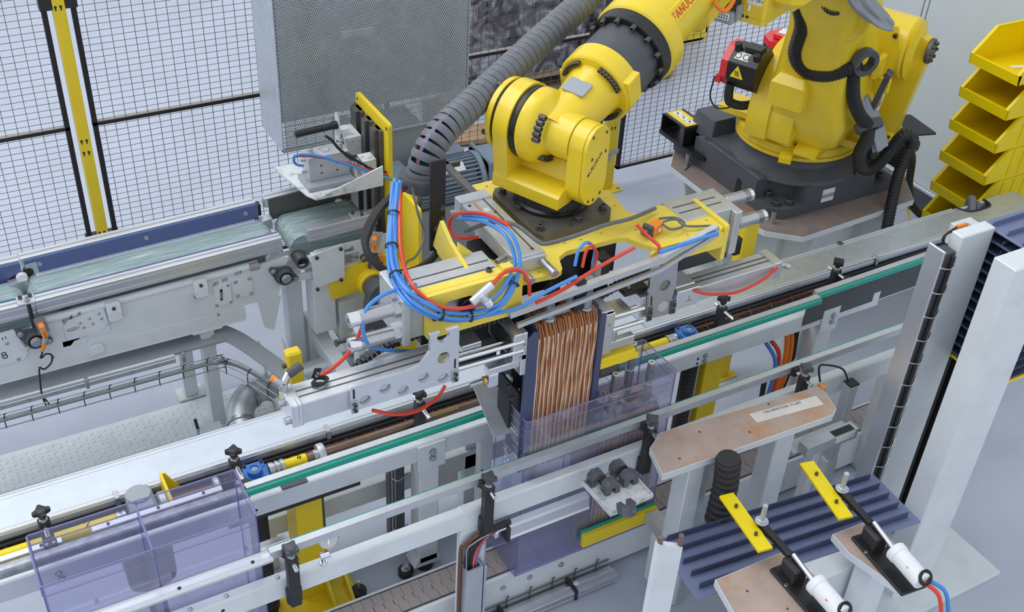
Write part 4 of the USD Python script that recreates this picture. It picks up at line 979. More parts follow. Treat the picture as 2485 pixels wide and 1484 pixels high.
q = W(104, 800, Y=3.75)
s = thing('photo_sensor', 'orange photoelectric sensor with plug and looped cable hanging over the conveyor side', 'sensor', (q[0], 3.75, q[2]))
sensor(s, q, rot('z', 5) @ rot('y', -6))
part(s, 'holder', 'mid_clear', obox(q + (0.0, 0.014, 0.012), (0.042, 0.003, 0.075), rot('y', -6)))
part(s, 'plug', 'sensor_orange', rod(W(108, 828, Y=3.75), W(103, 853, Y=3.75), 0.010, 14, 0.006), label='orange plug')
part(s, 'plug_collar', 'steel', rod(W(110, 818, Y=3.75), W(108, 830, Y=3.75), 0.011, 14))
part(s, 'cable', 'black_rubber', tube([W(x, y, Y=3.745) for x, y in ((103, 853), (100, 868), (112, 858), (126, 862), (124, 880), (108, 895), (96, 893), (97, 920), (102, 958), (113, 985), (118, 992), (118, 978), (106, 965))], 0.0035, 8))
part(s, 'cable_tie', 'black_plastic', obox(W(101, 866, Y=3.742), (0.014, 0.010, 0.005)), obox(W(97, 892, Y=3.742), (0.01, 0.010, 0.005)))

# cable tray slung under the belt conveyor
ct = thing('under_tray', 'grey lidded cable tray with a wire basket slung under the belt conveyor', 'cable tray', (0.3, 3.76, 0.44))
part(ct, 'lid', 'grey_paint', ext([(3.756, 0.50), (3.99, 0.46), (3.99, 0.45), (3.756, 0.488)], 'yz', -1.0, 0.87), smooth=False)
part(ct, 'lid_profile', 'aluminium', rod((-1.0, 3.753, 0.494), (0.66, 3.753, 0.494), 0.009, 12), box(-1.0, 0.66, 3.74, 3.752, 0.462, 0.486))
for x in (-0.45, 0.30, 0.685): part(ct, 'strap', 'steel', box(x, x + 0.014, 3.735, 3.757, 0.455, 0.505))
wp = [(-1.0, 3.725, 0.455), (0.70, 3.725, 0.452), (0.80, 3.72, 0.452), (0.88, 3.70, 0.43), (0.96, 3.64, 0.38), (1.06, 3.52, 0.31), (1.16, 3.36, 0.24)]
wq = [(p[0] - (0.03 if i > 2 else 0), p[1] - 0.028, p[2] - 0.004) for i, p in enumerate(wp)]
part(ct, 'basket_wire', 'steel', tube(wp, 0.0025, 6), tube(wq, 0.0025, 6), tube([np.array(p) + (0, 0.0, -0.04) for p in wq], 0.0025, 6), kind='stuff')
sp, sq = resample(spline(wp, 10), 0.10), resample(spline(wq, 10), 0.10)
part(ct, 'basket_rib', 'black_plastic', *[tube([a, (a + b) / 2 + (0, 0, 0.012), b, b - (0, 0, 0.045)], 0.0022, 5) for a, b in zip(sp, sq)], kind='stuff')
for k, m in enumerate(('black_rubber', 'belt_green', 'black_rubber', 'grey_hose')):
    part(ct, 'tray_cable', m, tube([np.array(p) + (0, -0.008 - 0.007 * k, -0.012 + 0.004 * (k % 2)) for p in wp], 0.005, 7))
lid = [(0.86, 3.84, 0.50), (0.93, 3.78, 0.47), (1.00, 3.70, 0.42), (1.10, 3.56, 0.345), (1.20, 3.40, 0.27)]
part(ct, 'curved_lid', 'grey_paint', sweep(spline(lid, 8), [(-0.045, -0.003), (0.045, -0.003), (0.045, 0.003), (-0.045, 0.003)]), smooth=30)

# ================================================================ short conveyor on the lift
cvc = thing('short_conveyor', 'short belt conveyor with a dark back plate carried on the yellow lift', 'conveyor', (1.4, 3.9, 0.7))
part(cvc, 'belt', 'belt_green', tilt(ext(stadium(1.215, 1.585, 0.838, 0.05), 'xz', 3.85, 4.05)), smooth=30)
part(cvc, 'front_guide', 'aluminium', tilt(ext(tslot(3.79, 3.835, 0.842, 0.898), 'yz', 1.275, 1.585)), smooth=20, label='grooved aluminium guide')
part(cvc, 'back_plate', 'dark_steel', tilt(box(1.20, 1.575, 4.055, 4.063, 0.82, 0.925)), label='dark steel back plate')
part(cvc, 'back_profile', 'aluminium', tilt(ext(tslot(4.063, 4.11, 0.88, 0.925, 't'), 'yz', 1.185, 1.55)), smooth=20)
q = W(822, 491, Y=4.05)
part(cvc, 'reflector', 'label_white', rod((q[0], 4.055, q[2]), (q[0], 4.04, q[2]), 0.02, 24), label='round pale reflector')
part(cvc, 'side_plate', 'white_paint', box(1.30, 1.66, 3.80, 3.808, 0.67, 0.80), box(1.225, 1.33, 3.80, 3.81, 0.665, 0.70), box(1.225, 1.33, 3.80, 3.81, 0.72, 0.745), smooth=False)
part(cvc, 'roller_tube', 'dark_steel', pipe((1.245, 3.79, 0.762), (1.245, 3.86, 0.762), 0.030, 0.022, 20))
cb = part(cvc, 'cover_plate', 'white_paint', ext(Polygon([(1.285, 0.638), (1.415, 0.655), (1.415, 0.818), (1.278, 0.798)]).buffer(0.004), 'xz', 3.765, 3.772), box(1.28, 1.415, 3.772, 3.80, 0.79, 0.80), smooth=False)
for x, z in ((1.297, 0.79), (1.405, 0.805), (1.292, 0.630), (1.40, 0.648)): part(cb, 'cover_screw', 'bolt_grey', capscrew((x, 3.765, z), (0, -1, 0), 0.008, 0.010))
nm = part(cvc, 'name_plate', 'galvanised', box(1.435, 1.50, 3.7985, 3.80, 0.69, 0.745), label='grey name plate with CE mark')
part(nm, 'plate_text', 'ink', txt('OGIC', 0.012, (1.435, 3.798, 0.758), RX, 0.0005, True), txt('CE', 0.011, (1.478, 3.798, 0.712), RX, 0.0005), *[box(1.44, 1.465 + 0.006 * (k % 3), 3.798, 3.7986, 0.735 - 0.008 * k, 0.737 - 0.008 * k, 0) for k in range(5)])
for x, z in ((1.47, 0.775), (1.475, 0.672)): part(cvc, 'side_bolt', 'steel', button((x, 3.80, z), (0, -1, 0), 0.007, 0.004))
cl = part(cvc, 'clamp_plate', 'galvanised', box(1.475, 1.545, 3.785, 3.84, 0.915, 0.922))
for x, y in ((1.49, 3.825), (1.53, 3.825), (1.52, 3.797)): part(cl, 'clamp_screw', 'bolt_grey', capscrew((x, y, 0.922), UZ, 0.007, 0.009))
q = W(909, 590, Y=3.74)
s = thing('photo_sensor', 'orange photoelectric sensor behind the black cable loom, beside the name plate', 'sensor', q)
sensor(s, q, rot('z', -20), 0.06)
part(s, 'holder', 'galvanised', obox(q + (0.012, 0.018, 0.0), (0.05, 0.003, 0.085), rot('y', 18)))
part(s, 'plug', 'sensor_orange', rod(W(922, 616, Y=3.74), W(930, 632, Y=3.74), 0.010, 12), label='orange plug')
bearing(cvc, 1.565, 0.675, 3.80)

# lift: yellow column plate, rails, white carriage and pusher
lf = thing('lift_column', 'yellow upright lift plate with worn dark guide rails on its left side', 'lift', (1.69, 4.0, 0))
part(lf, 'column_plate', 'guard_yellow', ext(rrect(3.855, 4.205, 0.30, 1.285, 0.015), 'yz', 1.672, 1.69), ext(rrect(3.62, 3.862, 0.42, 1.0, 0.02), 'yz', 1.70, 1.716), box(1.672, 1.78, 3.80, 3.86, 0.30, 0.95, 0.006), box(1.66, 1.80, 3.85, 4.20, 0.0, 0.30))
for y, w in ((3.925, 0.045), (4.02, 0.04), (4.12, 0.06)):
    part(lf, 'guide_rail', 'dark_steel', box(1.635, 1.672, y, y + w, 0.30, 1.235 - (y - 3.92) * 0.0), box(1.655, 1.6725, y - 0.02, y + w + 0.02, 0.30, 1.235), label='worn dark guide rail')
for y, z in ((3.875, 1.26), (4.185, 1.26), (4.185, 0.88)): part(lf, 'plate_hole', 'ink', rod((1.6715, y, z), (1.673, y, z), 0.008, 10))
cr = thing('lift_carriage', 'chipped white carriage shelf on the lift column', 'carriage', (1.5, 4.0, 1.03))
part(cr, 'shelf', 'worn_white', ext(Polygon([(1.265, 4.15), (1.31, 3.875), (1.335, 3.83), (1.635, 3.83), (1.635, 4.15)]), 'xy', 1.022, 1.03), smooth=False)
part(cr, 'front_flange', 'worn_white', ext([(1.345, 1.03), (1.635, 1.03), (1.635, 1.115)], 'xz', 3.83, 3.838), smooth=False)
part(cr, 'end_web', 'worn_white', ext([(4.08, 1.03), (4.15, 1.03), (4.13, 1.245), (4.10, 1.26)], 'yz', 1.545, 1.553), ext([(3.90, 1.03), (4.15, 1.03), (4.12, 1.12), (3.96, 1.10)], 'yz', 1.545, 1.552), smooth=False)
part(cr, 'slide_block', 'worn_white', box(1.56, 1.636, 4.06, 4.18, 1.06, 1.15), box(1.575, 1.636, 3.90, 3.97, 1.03, 1.115))
for y, z in ((4.09, 1.13), (3.93, 1.10)): part(cr, 'eccentric_bolt', 'steel', hexbolt((1.56, y, z), (-1, 0, 0), 0.016, 0.014))
ps = thing('pusher_cylinder', 'aluminium pneumatic block on a grey pad, standing on the white lift shelf', 'pneumatic cylinder', (1.42, 4.0, 1.03))
part(ps, 'pad', 'grey_paint', box(1.325, 1.53, 3.885, 4.02, 1.031, 1.052))
part(ps, 'block', 'cast_aluminium', box(1.345, 1.525, 3.93, 4.01, 1.052, 1.165))
part(ps, 'port_ring', 'aluminium', lathe([(0.018, 0), (0.024, 0), (0.024, 0.004), (0.018, 0.004)], (1.43, 3.975, 1.165), UZ, 20, closed=True))
for x in (1.37, 1.50): part(ps, 'top_stud', 'steel', rod((x, 3.97, 1.165), (x, 3.97, 1.188), 0.012, 16))
for x, z in ((1.40, 1.12), (1.40, 1.085), (1.47, 1.12), (1.47, 1.085)): part(ps, 'tapped_hole', 'dark_steel', rod((x, 3.9305, z), (x, 3.929, z), 0.005, 10))
part(ps, 'fitting', 'steel', rod((1.345, 3.96, 1.09), (1.325, 3.96, 1.09), 0.007, 10)); part(ps, 'fitting', 'steel', rod((1.345, 3.97, 1.14), (1.325, 3.97, 1.14), 0.007, 10))
single('pusher_bar', 'black round bar held level by the chipped white web above the lift shelf', 'bar', 'black_paint', rod((1.355, 4.11, 1.185), (1.545, 4.11, 1.195), 0.015, 18), rod((1.52, 4.11, 1.1935), (1.546, 4.11, 1.195), 0.018, 18))
single('air_tube', 'red air tube from the lift shelf to the hose clamp', 'air tube', 'hose_red', tube([W(x, y, Y=3.86) for x, y in ((718, 378), (760, 380), (820, 390), (880, 408), (940, 424))], 0.005, 8))
single('air_tube', 'blue air tube looping from the lift shelf to the hose clamp', 'air tube', 'hose_blue', tube([W(735, 402, Y=3.95), W(718, 398, Y=3.9), W(713, 386, Y=3.87)] + [W(x, y, Y=3.85) for x, y in ((722, 375), (770, 378), (820, 392), (880, 412), (950, 436))], 0.006, 8))
single('sensor_cable', 'dark sensor cable running down from the white web to the hose clamp', 'cable', 'black_rubber', tube([W(x, y, Y=3.88) for x, y in ((790, 330), (805, 340), (822, 360), (845, 378), (880, 398), (905, 412), (945, 420))], 0.006, 8), rod(W(840, 374, Y=3.88), W(858, 386, Y=3.88), 0.010, 12))

# lift stand, crank and gearmotor
ls = thing('lift_stand', 'white welded stand with columns and braces under the lift', 'stand', (1.35, 3.8, 0))
part(ls, 'front_column', 'white_paint', box(1.285, 1.385, 3.80, 3.90, 0.36, 0.655, 0.004))
part(ls, 'rear_column', 'white_paint', box(1.205, 1.275, 3.92, 4.0, 0.02, 0.70, 0.004))
part(ls, 'floor_beam', 'white_paint', box(1.30, 1.365, 3.42, 4.06, 0.22, 0.30, 0.003))
part(ls, 'beam_leg', 'cream_paint', box(1.30, 1.365, 3.50, 3.56, 0, 0.22)); part(ls, 'beam_leg', 'cream_paint', box(1.29, 1.38, 3.9, 3.99, 0, 0.36))
part(ls, 'cross_plate', 'cream_paint', box(1.40, 1.60, 3.80, 3.86, 0.28, 0.50), box(1.40, 1.62, 3.70, 3.90, 0.28, 0.29))
part(ls, 'stop_bracket', 'white_paint', box(1.385, 1.42, 3.55, 3.61, 0.22, 0.50), box(1.42, 1.56, 3.55, 3.75, 0.30, 0.36))
part(ls, 'stop_screw', 'dark_steel', rod((1.30, 3.58, 0.465), (1.47, 3.58, 0.475), 0.010, 14), hexbolt((1.305, 3.58, 0.465), (-1, 0, 0.05), 0.016, 0.014, False))
part(ls, 'stop_nut', 'steel', hexbolt((1.375, 3.58, 0.470), (-1, 0, 0), 0.018, 0.016, False))
part(ls, 'yellow_beam', 'guard_yellow', ext(Polygon([(1.37, 0.555), (1.63, 0.585), (1.65, 0.70), (1.45, 0.665), (1.365, 0.64)]).buffer(0.012), 'xz', 3.775, 3.80), box(1.64, 1.74, 3.70, 3.80, 0.40, 0.66), smooth=False, label='yellow crank beam')
part(ls, 'bush', 'guard_yellow', rod((1.535, 3.78, 0.60), (1.535, 3.735, 0.60), 0.062, 28), label='yellow round bush')
gm = thing('crank_arm', 'dark blue-grey crank arm below the yellow beam, behind the two grey cylinder ends', 'crank', (1.53, 3.65, 0.5))
part(gm, 'shaft', 'dark_steel', rod((1.535, 3.735, 0.60), (1.535, 3.70, 0.60), 0.050, 24))
part(gm, 'arm', 'base_grey', ext(unary_union([disc2(1.545, 0.595, 0.065, 10), disc2(1.49, 0.40, 0.045, 10), Polygon([(1.485, 0.60), (1.61, 0.595), (1.58, 0.40), (1.45, 0.395)])]), 'xz', 3.64, 3.70), label='blue-grey arm')
part(gm, 'arm_pin', 'steel', rod((1.52, 3.64, 0.58), (1.52, 3.625, 0.58), 0.010, 12))
mt = thing('gear_motor', 'blue-grey finned electric motor behind the robot wrist', 'motor', (2.25, 4.28, 0.6))
for k in range(0): pass
ax0, ax1, my, mz, mr = 1.98, 2.30, 4.28, 0.69, 0.095
fins = [obox((0, 0, 0), (1, 1, 1))][:0]
for i in range(32):
    a = i * 2 * math.pi / 32
    fins.append(xf(box(ax0, ax1, -0.004, 0.004, 0.085, 0.112, 0.001), rot('x', math.degrees(a)), (0, my, mz)))
part(mt, 'body', 'motor_blue', rod((ax0 - 0.03, my, mz), (ax1, my, mz), 0.09, 32), *fins, smooth=30)
part(mt, 'end_bell', 'motor_blue', lathe([(0, 0), (0.118, 0), (0.120, 0.02), (0.115, 0.03), (0, 0.03)], (ax1, my, mz), (1, 0, 0), 32))
part(mt, 'brake_housing', 'motor_blue', ext(rrect(my - 0.105, my + 0.105, mz - 0.105, mz + 0.105, 0.03), 'yz', ax1 + 0.035, ax1 + 0.24), box(ax1 + 0.035, ax1 + 0.06, my - 0.115, my + 0.115, mz - 0.115, mz + 0.115, 0.03), smooth=35)
part(mt, 'terminal_box', 'motor_blue', box(2.08, 2.27, my + 0.02, my + 0.12, mz + 0.09, mz + 0.14, 0.01))
part(mt, 'rating_plate', 'label_white', obox((2.17, my - 0.06, mz + 0.098), (0.11, 0.05, 0.002), rot('x', 32)))
part(mt, 'gearbox', 'motor_blue', box(ax0 - 0.16, ax0 - 0.02, my - 0.10, my + 0.10, mz - 0.12, mz + 0.12, 0.02)); part(mt, 'mount', 'grey_paint', box(1.90, 2.30, my - 0.06, my + 0.06, 0.0, mz - 0.112))


# ================================================================ long cable tray along the middle of the cell
TZ = 0.70
t = thing('cable_tray', 'long flat grey-blue sheet cable tray cover running across the whole cell', 'cable tray', (2.2, 2.92, 0.66))
for a, b in ((-1.2, 2.36), (2.363, 4.72)):
    if a < 0: sec = Polygon([(2.845, TZ - 0.004), (3.012, TZ - 0.004), (3.012, TZ), (2.845, TZ)])
    cut = Polygon([(4.30, 3.10), (4.33, 2.965), (4.36, 2.945), (4.47, 2.945), (4.50, 2.96), (4.51, 3.10)])
    sh = sbox(a, 2.850, b, 3.006)
    part(t, 'cover_sheet', 'tray_sheet' if a < 0 else 'galvanised', ext(sh.difference(cut), 'xy', TZ - 0.004, TZ), smooth=False)
part(t, 'front_lip', 'aluminium', rod((-1.2, 2.845, TZ - 0.001), (4.72, 2.845, TZ - 0.001), 0.006, 10), box(-1.2, 4.72, 2.836, 2.842, TZ - 0.030, TZ - 0.004), smooth=30)
part(t, 'front_ridge', 'aluminium', rod((-1.2, 2.86, TZ), (4.72, 2.86, TZ), 0.003, 8))
part(t, 'back_lip', 'aluminium', rod((-1.2, 3.009, TZ - 0.001), (4.28, 3.009, TZ - 0.001), 0.005, 10), rod((-1.2, 2.992, TZ), (4.28, 2.992, TZ), 0.0025, 8), box(-1.2, 4.72, 3.004, 3.01, TZ - 0.06, TZ - 0.004))
part(t, 'back_wall', 'white_paint', box(-1.2, 4.72, 2.995, 3.004, TZ - 0.09, TZ - 0.005))
part(t, 'tray_floor', 'grey_paint', box(-1.2, 4.72, 2.78, 3.0, 0.600, 0.606))
part(t, 'tray_body', 'charcoal_plastic', box(-1.2, 4.72, 2.842, 2.99, 0.606, TZ - 0.03))
for x in (0.245, 0.98, 2.10, 3.62): part(t, 'spring_clip', 'steel', box(x - 0.008, x + 0.008, 2.830, 2.868, TZ + 0.002, TZ + 0.006), box(x - 0.008, x + 0.008, 2.828, 2.833, TZ - 0.035, TZ + 0.004))
for x in (2.72, 3.55): part(t, 'back_clip', 'dark_steel', box(x - 0.012, x + 0.012, 2.99, 3.016, TZ + 0.001, TZ + 0.006))
hl = np.array([(4.31, 3.01, TZ), (4.335, 2.962, TZ), (4.37, 2.945, TZ), (4.46, 2.945, TZ), (4.495, 2.96, TZ), (4.505, 3.01, TZ)])
part(t, 'hole_edging', 'black_rubber', sweep(spline(hl, 8), circ(0.006, 8)))
for i, x in enumerate((-0.7, 1.6, 3.3)): part(t, 'tray_support', 'white_paint', box(x - 0.03, x + 0.03, 2.90, 2.96, 0.0, 0.600))
single('conduit', 'pair of fat grey cables rising through the rounded hole in the cable tray', 'cable', 'grey_hose', tube([(4.52, 3.06, 0.40), (4.46, 3.045, 0.62), (4.425, 3.02, 0.715), (4.40, 2.985, 0.690), (4.37, 2.94, 0.655)], 0.022, 12), tube([(4.55, 3.05, 0.40), (4.48, 3.03, 0.60), (4.455, 3.00, 0.69), (4.43, 2.965, 0.66)], 0.016, 10))

# copper braid, wires and channel between tray and machine frame
t = thing('line_channel', 'dark open channel with copper-braided wires below the tray edge', 'cable channel', (1.8, 2.78, 0.55))
part(t, 'channel_floor', 'grey_paint', box(-1.0, 3.45, 2.70, 2.836, 0.566, 0.572))
part(t, 'copper_braid', 'copper_wire', *[sweep(np.stack([np.linspace(-1.0, 4.3, 420), 2.818 + 0.005 * np.cos(np.linspace(0, 330, 420) + p), 0.645 + 0.005 * np.sin(np.linspace(0, 330, 420) + p)], 1), circ(0.005, 5)) for p in (0, 2.1, 4.2)])
part(t, 'black_wire', 'black_rubber', tube([(-1.0, 2.826, 0.662), (4.3, 2.826, 0.662)], 0.006, 8), tube([(-1.0, 2.806, 0.632), (4.3, 2.806, 0.632)], 0.0025, 6))
part(t, 'basket_wire', 'dark_steel', *[tube([(x, 2.83, 0.66), (x, 2.80, 0.640), (x + 0.004, 2.795, 0.610)], 0.003, 5) for x in np.arange(-0.8, 4.2, 0.115)], kind='stuff')
part(t, 'thin_wire', 'copper_wire', tube([(1.05, 2.80, 0.64), (1.0, 2.79, 0.62), (1.01, 2.775, 0.60), (1.10, 2.76, 0.585), (1.16, 2.79, 0.60)], 0.003, 6), tube([(1.02, 2.80, 0.64), (0.985, 2.78, 0.60), (1.05, 2.75, 0.58)], 0.003, 6))
part(t, 'cable_lug', 'steel', hexbolt((1.205, 2.79, 0.655), UZ, 0.010, 0.010))
part(t, 'divider_wire', 'dark_steel', *[tube([(x, 2.74, 0.575), (x + 0.02, 2.76, 0.625), (x + 0.05, 2.78, 0.575)], 0.0025, 5) for x in np.arange(2.75, 3.5, 0.13)], kind='stuff')
part(t, 'orange_cable', 'hose_orange', tube([(3.00, 2.79, 0.60), (3.03, 2.755, 0.585), (3.045, 2.72, 0.50), (3.06, 2.72, 0.30), (3.03, 2.73, 0.10)], 0.012, 10), tube([(3.02, 2.80, 0.60), (3.055, 2.75, 0.58), (3.075, 2.72, 0.48), (3.085, 2.72, 0.28), (3.05, 2.73, 0.10)], 0.011, 10))
part(t, 'red_cable', 'hose_red', tube([(2.96, 2.73, 0.52), (3.005, 2.71, 0.44), (3.02, 2.71, 0.25), (2.99, 2.72, 0.08)], 0.010, 8))
part(t, 'violet_cable', 'hose_blue', tube([(2.93, 2.73, 0.52), (2.98, 2.70, 0.42), (2.985, 2.70, 0.25), (2.96, 2.71, 0.08)], 0.009, 8))
part(t, 'black_cable', 'black_rubber', tube([(2.94, 2.70, 0.36), (2.945, 2.69, 0.12)], 0.012, 8), tube([(3.10, 2.73, 0.55), (3.115, 2.73, 0.30), (3.08, 2.74, 0.08)], 0.011, 8))
part(t, 'cable_tie', 'label_white', tube([(2.99, 2.69, 0.40), (3.04, 2.685, 0.385), (3.11, 2.70, 0.40)], 0.0025, 5), tube([(2.98, 2.69, 0.25), (3.03, 2.685, 0.235), (3.10, 2.70, 0.25)], 0.0025, 5))
part(t, 'black_bracket', 'black_paint', box(2.70, 2.72, 2.74, 2.83, 0.575, 0.65), box(2.62, 2.72, 2.74, 2.83, 0.575, 0.59))
part(t, 'blue_cable', 'hose_blue', tube([(2.50, 2.80, 0.585), (2.66, 2.79, 0.60), (2.9, 2.79, 0.60)], 0.007, 8))

# ================================================================ line shafts and blue gearboxes
SY, SZ = 2.77, 0.672
sh = thing('line_shaft', 'line shaft with yellow safety sleeves running left of the first blue gearbox', 'shaft', (0.1, SY, SZ))
part(sh, 'sleeve', 'shaft_yellow', rod((-1.0, SY, SZ), (0.225, SY, SZ), 0.021, 20), label='yellow sleeve')
part(sh, 'coupling', 'steel', lathe([(0, 0), (0.024, 0), (0.024, 0.012), (0.021, 0.014), (0.021, 0.018), (0.024, 0.02), (0.024, 0.03), (0, 0.03)], (0.225, SY, SZ), (1, 0, 0), 20))
part(sh, 'sleeve_mark', 'ink', txt('2', 0.022, (0.125, SY - 0.012, SZ + 0.0185), np.stack([[1, 0, 0], [0, 0.86, 0.5], [0, -0.5, 0.86]], 1)))
sh2 = thing('line_shaft', 'short rusty line shaft and disc behind the yellow angle bracket, seen through the left jar', 'shaft', (0.5, SY, SZ))
part(sh2, 'shaft', 'rusty_shaft', rod((0.395, SY, SZ), (0.555, SY, SZ), 0.014, 18))
part(sh2, 'disc', 'cast_aluminium', rod((0.545, SY, SZ), (0.565, SY, SZ), 0.035, 24))
sh3 = thing('line_shaft', 'long rusty line shaft with short yellow sleeve right of the bright blue gearbox', 'shaft', (1.2, SY, SZ))
part(sh3, 'coupling', 'steel', lathe([(0, 0), (0.026, 0), (0.026, 0.016), (0.022, 0.018), (0.022, 0.022), (0.026, 0.024), (0.026, 0.034), (0.022, 0.036), (0.022, 0.04), (0.026, 0.042), (0.026, 0.055), (0, 0.055)], (0.735, SY, SZ), (1, 0, 0), 22))
part(sh3, 'sleeve', 'shaft_yellow', rod((0.785, SY, SZ), (0.872, SY, SZ), 0.019, 20), label='yellow sleeve')
part(sh3, 'shaft', 'rusty_shaft', rod((0.872, SY, SZ), (1.75, SY, SZ), 0.0165, 20), label='rusty bar')
part(sh3, 'sleeve_mark', 'ink', txt('4', 0.020, (0.835, SY - 0.010, SZ + 0.0175), np.stack([[1, 0, 0], [0, 0.86, 0.5], [0, -0.5, 0.86]], 1)))
part(sh3, 'paint_stripe', 'dark_yellow', xf(lathe([(0.0167, 0), (0.0169, 0.001), (0.0169, 0.14), (0.0167, 0.141)], (0, 0, 0), (1, 0, 0), 6), np.eye(3), (1.32, SY, SZ)))
cr = thing('ring_clamp', 'grey split ring clamp around the rusty line shaft', 'clamp', (0.935, SY, 0.572))
part(cr, 'ring', 'cast_aluminium', lathe([(0.021, -0.012), (0.036, -0.012), (0.038, -0.008), (0.038, 0.008), (0.036, 0.012), (0.021, 0.012)], (0.925, SY, SZ), (1, 0, 0), 28, closed=True), box(0.912, 0.938, SY - 0.02, SY + 0.02, 0.572, SZ - 0.03, 0.004))
part(cr, 'bearing', 'steel', lathe([(0.017, -0.008), (0.021, -0.008), (0.021, 0.008), (0.017, 0.008)], (0.905, SY, SZ), (1, 0, 0), 20, closed=True))
s = thing('proximity_sensor', 'black inductive sensor with an orange tip under the yellow sleeve', 'sensor', (0.80, 2.72, 0.572))
part(s, 'body', 'black_plastic', box(0.785, 0.83, 2.705, 2.74, 0.572, 0.665)); part(s, 'tip', 'sensor_orange', rod((0.782, 2.725, 0.668), (0.798, 2.725, 0.672), 0.009, 12))
part(s, 'cable', 'black_rubber', tube([(0.80, 2.735, 0.665), (0.83, 2.75, 0.655), (0.86, 2.74, 0.62), (0.90, 2.72, 0.60)], 0.003, 6))


def gearbox(x, y, z, label, rz=0):
    t = thing('angle_gearbox', label, 'gearbox', (x, y, 0.572))
    part(t, 'housing', 'gear_blue', box(x - 0.039, x + 0.039, y - 0.054, y + 0.054, z - 0.030, z, 0.004), box(x - 0.033, x + 0.033, y - 0.048, y + 0.048, 0.572, z - 0.030, 0.004), rod((x - 0.045, y + 0.02, SZ - 0.0), (x + 0.045, y + 0.02, SZ - 0.0), 0.026, 20), smooth=35)
    part(t, 'boss', 'gear_blue', lathe([(0, 0), (0.026, 0), (0.026, 0.020), (0.024, 0.022), (0.016, 0.022), (0.016, 0.018), (0, 0.018)], (x - 0.006, y, z), UZ, 24))
    part(t, 'boss_cap', 'motor_blue', rod((x - 0.006, y, z + 0.017), (x - 0.006, y, z + 0.0195), 0.012, 18))
    for dx in (-0.030, 0.030):
        for dy in (-0.044, 0.044): part(t, 'corner_screw', 'bolt_grey', capscrew((x + dx, y + dy, z), UZ, 0.0065, 0.008))
    part(t, 'engraved_line', 'ink', box(x - 0.033, x + 0.02, y + 0.034, y + 0.0345, z, z + 0.0004, 0), box(x + 0.01, x + 0.036, y + 0.018, y + 0.0185, z, z + 0.0004, 0), kind='stuff')
    return t


g = gearbox(0.688, 2.750, 0.70, 'bright blue angle gearbox beside the left star-knob clamp and yellow sleeve')
part(g, 'number', 'ink', txt('4', 0.012, (0.712, 2.763, 0.7003), RZ, 0.0003))
gearbox(2.508, 2.752, 0.70, 'darker blue angle gearbox right of the jars, beside the green guide rail')
sh4 = thing('line_shaft', 'short yellow shaft sleeve with ribbed coupling entering the right blue gearbox', 'shaft', (2.38, SY, SZ))
part(sh4, 'sleeve', 'shaft_yellow', rod((2.16, SY, SZ), (2.41, SY, SZ), 0.020, 20), label='yellow sleeve')
part(sh4, 'coupling', 'steel', lathe([(0, 0), (0.026, 0), (0.027, 0.006), (0.026, 0.014), (0.023, 0.016), (0.023, 0.02), (0.026, 0.022), (0.026, 0.034), (0.023, 0.036), (0.026, 0.04), (0.022, 0.052), (0, 0.052)], (2.41, SY, SZ), (1, 0, 0), 24))
# grey gear motor and yellow angle seen through the left jar
g = thing('worm_gearbox', 'grey worm gearbox with a round cover behind the left jar', 'gearbox', (0.32, 2.76, 0.572))
part(g, 'housing', 'grey_paint', box(0.265, 0.35, 2.70, 2.82, 0.60, 0.745, 0.012), box(0.255, 0.40, 2.702, 2.74, 0.575, 0.66, 0.015), smooth=35)
part(g, 'round_cover', 'grey_paint', rod((0.305, 2.775, 0.745), (0.305, 2.775, 0.752), 0.040, 28))
part(g, 'motor', 'motor_blue', box(0.26, 0.36, 2.705, 2.745, 0.575, 0.655, 0.012))
part(g, 'side_flange', 'cast_aluminium', rod((0.36, 2.77, 0.672), (0.39, 2.77, 0.672), 0.045, 24))
g = thing('angle_bracket', 'yellow gusseted angle bracket holding the grey gearbox behind the left jar', 'bracket', (0.42, 2.77, 0.572))
part(g, 'upright', 'guard_yellow', box(0.388, 0.398, 2.69, 2.835, 0.575, 0.75), label='yellow upright plate')
part(g, 'gusset', 'guard_yellow', ext([(0.398, 0.75), (0.405, 0.75), (0.46, 0.64), (0.46, 0.59), (0.398, 0.59)], 'xz', 2.828, 2.836), smooth=False)
part(g, 'gusset', 'guard_yellow', ext([(0.398, 0.68), (0.405, 0.68), (0.45, 0.61), (0.45, 0.59), (0.398, 0.59)], 'xz', 2.69, 2.698), smooth=False)
part(g, 'foot', 'guard_yellow', box(0.398, 0.47, 2.69, 2.836, 0.575, 0.592)); part(g, 'foot_bolt', 'bolt_grey', capscrew((0.43, 2.78, 0.592), UZ, 0.009, 0.010))

# ================================================================ conveyor frame beams, legs and columns
bm = thing('rear_frame_beam', 'white square-tube beam behind the jars, under the rear green rail', 'frame beam', (1.4, 2.66, 0.61))
part(bm, 'beam', 'white_paint', box(-1.0, 2.05, 2.641, 2.692, 0.606, 0.690, 0.005), box(2.05, 3.465, 2.641, 2.692, 0.612, 0.697, 0.005))
part(bm, 'joint_plate', 'white_paint', box(1.235, 1.345, 2.632, 2.641, 0.565, 0.684, 0.002))
for z in (0.618, 0.648): part(bm, 'joint_bolt', 'steel', hexbolt((1.292, 2.632, z), (0, -1, 0), 0.011, 0.012))
part(bm, 'joint_plate', 'white_paint', box(3.13, 3.225, 2.634, 2.642, 0.570, 0.690, 0.002))
for z in (0.620, 0.652): part(bm, 'joint_bolt', 'steel', hexbolt((3.19, 2.634, z), (0, -1, 0), 0.011, 0.012))
for x, z in ((0.645, 0.64), (0.65, 0.605), (2.475, 0.655), (2.475, 0.63)): part(bm, 'bolt_hole', 'ink', rod((x, 2.641, z), (x, 2.6402, z), 0.006, 12))
